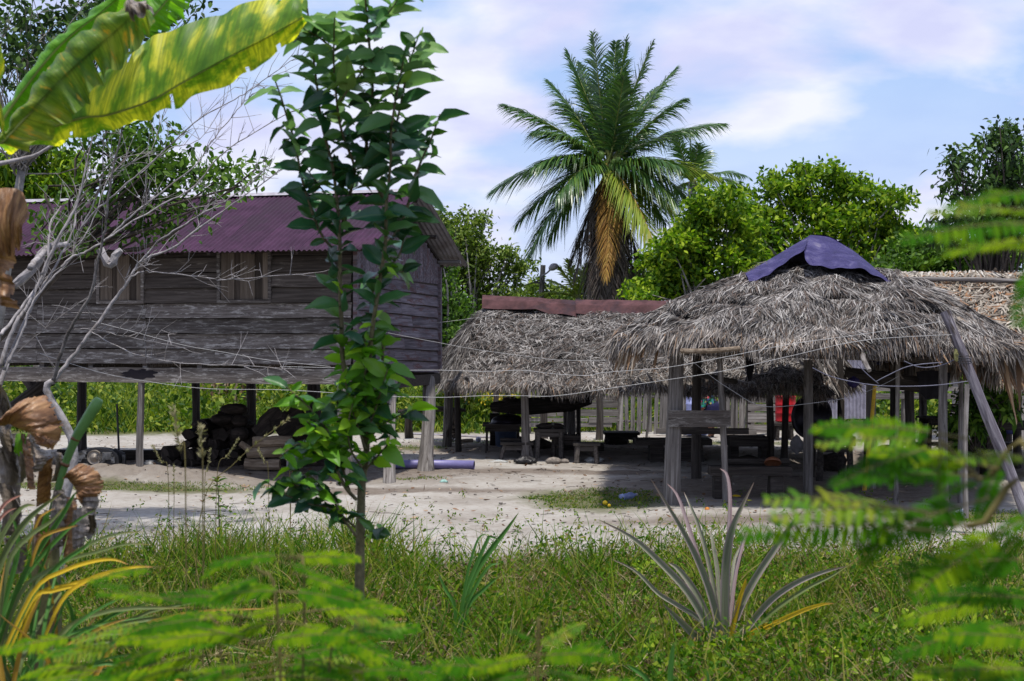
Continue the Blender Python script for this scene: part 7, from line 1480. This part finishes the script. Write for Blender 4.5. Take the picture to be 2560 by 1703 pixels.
p = scatter(12000, (-1000, 1450), (9, 18.4), lambda x, y: edge(x, y) & (patch(x, y, 7) > .0)); h = rng.uniform(0, .36, len(p)); q_ = scatter(2600, (-1000, 1450), (9, 18.4), lambda x, y: edge(x, y) & (patch(x, y, 7) > .15))
stuff('reddish_weeds', [leafscatter(p, h, .035), blades(q_, rng.uniform(.25, .62, len(q_)), .005, g_red, '', '', lean=.4)], g_red, 'dull reddish brown weeds among the verge grass', 'weeds')
# sprouts on the sand, moss patch grass, litter
spr = []
for (n, xr, yr, f) in [(340, (-1200, 1400), (16.5, 22), None)]:
    c_ = scatter(n, xr, yr, f); c_ = c_[np.minimum(1, rng.random(len(c_))) < np.clip((23.0-c_[:, 1])/5, .1, 1)]; k = np.repeat(c_, 9, 0)+rng.normal(0, .025, (len(c_)*9, 3))*[1, 1, 0]; spr.append(leafscatter(k, rng.uniform(0, .12, len(k)), .045))
mossf = lambda cx, cy, sx, sy: (lambda x, y: ((x-cx)/sx)**2+((y-cy)/sy)**2 < 1+.4*vnoise(x, y, 4, 3))
for (cx, cy, sx, sy, n) in [(1.25, 21.7, 1.0, 1.3, 5200), (-6.7, 23.4, 3.0, .5, 4600), (6.7, 19.6, 1.2, .6, 2200), (2.5, 33.5, 4.5, .45, 3000), (-2.0, 31.8, .6, .4, 700), (-1.6, 24.6, .5, .25, 400)]:
    x = rng.uniform(cx-sx*1.3, cx+sx*1.3, n); y = rng.uniform(cy-sy*1.3, cy+sy*1.3, n); k = mossf(cx, cy, sx, sy)(x, y); q_ = np.stack([x[k], y[k], hgt(x[k], y[k])], 1)
    spr.append(blades(q_, rng.uniform(.02, .07, len(q_)), .010, g_grass, '', '', lean=.6))
stuff('sand_sprouts', spr, g_grass, 'tiny sprouts and short turf patches on the sand', 'sprouts')
p = scatter(4200, (-1300, 1400), (16.5, 35), lambda x, y: rng.random(len(x)) < .35+.65*(patch(x, y, 9) > .2)); k = len(p); D = rng.normal(size=(k, 3))*[1, 1, .15]; N = np.tile([0, 0, 1.], (k, 1))+.4*rng.normal(size=(k, 3))
stuff('leaf_litter', [ribbons(p+[0, 0, .012], D, N, rng.uniform(.03, .10, k), rng.uniform(.015, .05, k), (.2, 1, .8, .1), rng.normal(0, .2, (k, 3)))], g_litter, 'fallen brown leaves and bits strewn on the sand', 'leaf litter')
p = scatter(900, (-1300, 1400), (16.5, 33)); mb = MB()
for q in p[:420]: mb.box(q+[0, 0, .008], rng.uniform(.015, .05, 3)*[1, 1, .6], Matrix.Rotation(rng.uniform(0, 6), 4, 'Z'), .004)
tag(mb.build('pebbles', m_stone), 'small pebbles and crumbs scattered on the sand', 'pebbles', None, 'stuff')
mb = MB()
for q in scatter(420, (-1300, 1400), (16.5, 33)):
    a_ = rng.uniform(0, 3.14); L = rng.uniform(.06, .35); mb.tube([q+[0, 0, .012], q+[math.cos(a_)*L*.5, math.sin(a_)*L*.5, .02], q+[math.cos(a_+.2)*L, math.sin(a_+.2)*L, .012]], .004, 4, False)
tag(mb.build('fallen_twigs', m_barkd if False else m_trunkD), 'thin fallen twigs scattered over the sand', 'twigs', None, 'stuff')
# tall seed stalks
g_seed = M_leaf('seed_head', [(0.2, (.22, .19, .09)), (0.8, (.42, .38, .22))], .2)
zc3 = lambda p: (p[0]*.512, p[1]*.512+900)
stk = [([(820, 560), (790, 500), (748, 425)], 13.5, 0), ([(1000, 600), (1012, 540), (1028, 440)], 13.5, 0), ([(1060, 560), (1110, 470), (1163, 388)], 13.5, 0), ([(1310, 560), (1290, 500), (1262, 440)], 13.5, 0), ([(1415, 560), (1405, 490), (1400, 425)], 13.5, 0), ([(1425, 560), (1470, 520), (1530, 480)], 13.5, 0), ([(848, 800), (850, 640), (848, 520)], 13.5, 0),
       ([(905, 570), (880, 450), (850, 250)], 6.5, 1), ([(990, 620), (985, 480), (978, 340)], 6.5, 1), ([(980, 750), (1150, 500), (1400, 293)], 9.5, 1)]
for i, (pts_, d_, fat) in enumerate(stk):
    q = PX([zc3(p_) for p_ in pts_], d_); g0 = q[0].copy(); g0[2] = 0; g0[0] -= .1*(q[-1][0]-q[0][0]); t = thing('seed_stalk', ['seed stalk leaning left near the thin front stilt', 'upright seed stalk right of the left leaning one below the house', 'seed stalk bending right before the firewood heap', 'seed stalk leaning left before the pale log stack', 'short upright seed stalk in front of the grey panel', 'seed stalk bending right beside the grey panel', 'straight thin seed stalk before the earth bank', 'tall blurred seed stalk before the field, left of two', 'blurred upright seed stalk just right of the tallest blurred one', 'long seed stalk slanting right up to the citrus tree'][i], 'grass stalk', g0)
    pl = smoothpoly([g0]+q, 20); MB().tube(pl, [.0035, .002], 4).build('stalk', m_fstem, t, True)
    k = 90; idx = rng.integers(12 if not fat else 13, 20, k); pp_ = pl[idx]+rng.normal(0, .004, (k, 3)); D = norm(pl[19]-pl[12])+rng.normal(0, .45, (k, 3)); V, Q = ribbons(pp_, D, rdir(k), rng.uniform(.02, .035, k), .007, (.3, 1, .6, .1)); bulk('seed_head', V, Q, g_seed, t, smooth=False)
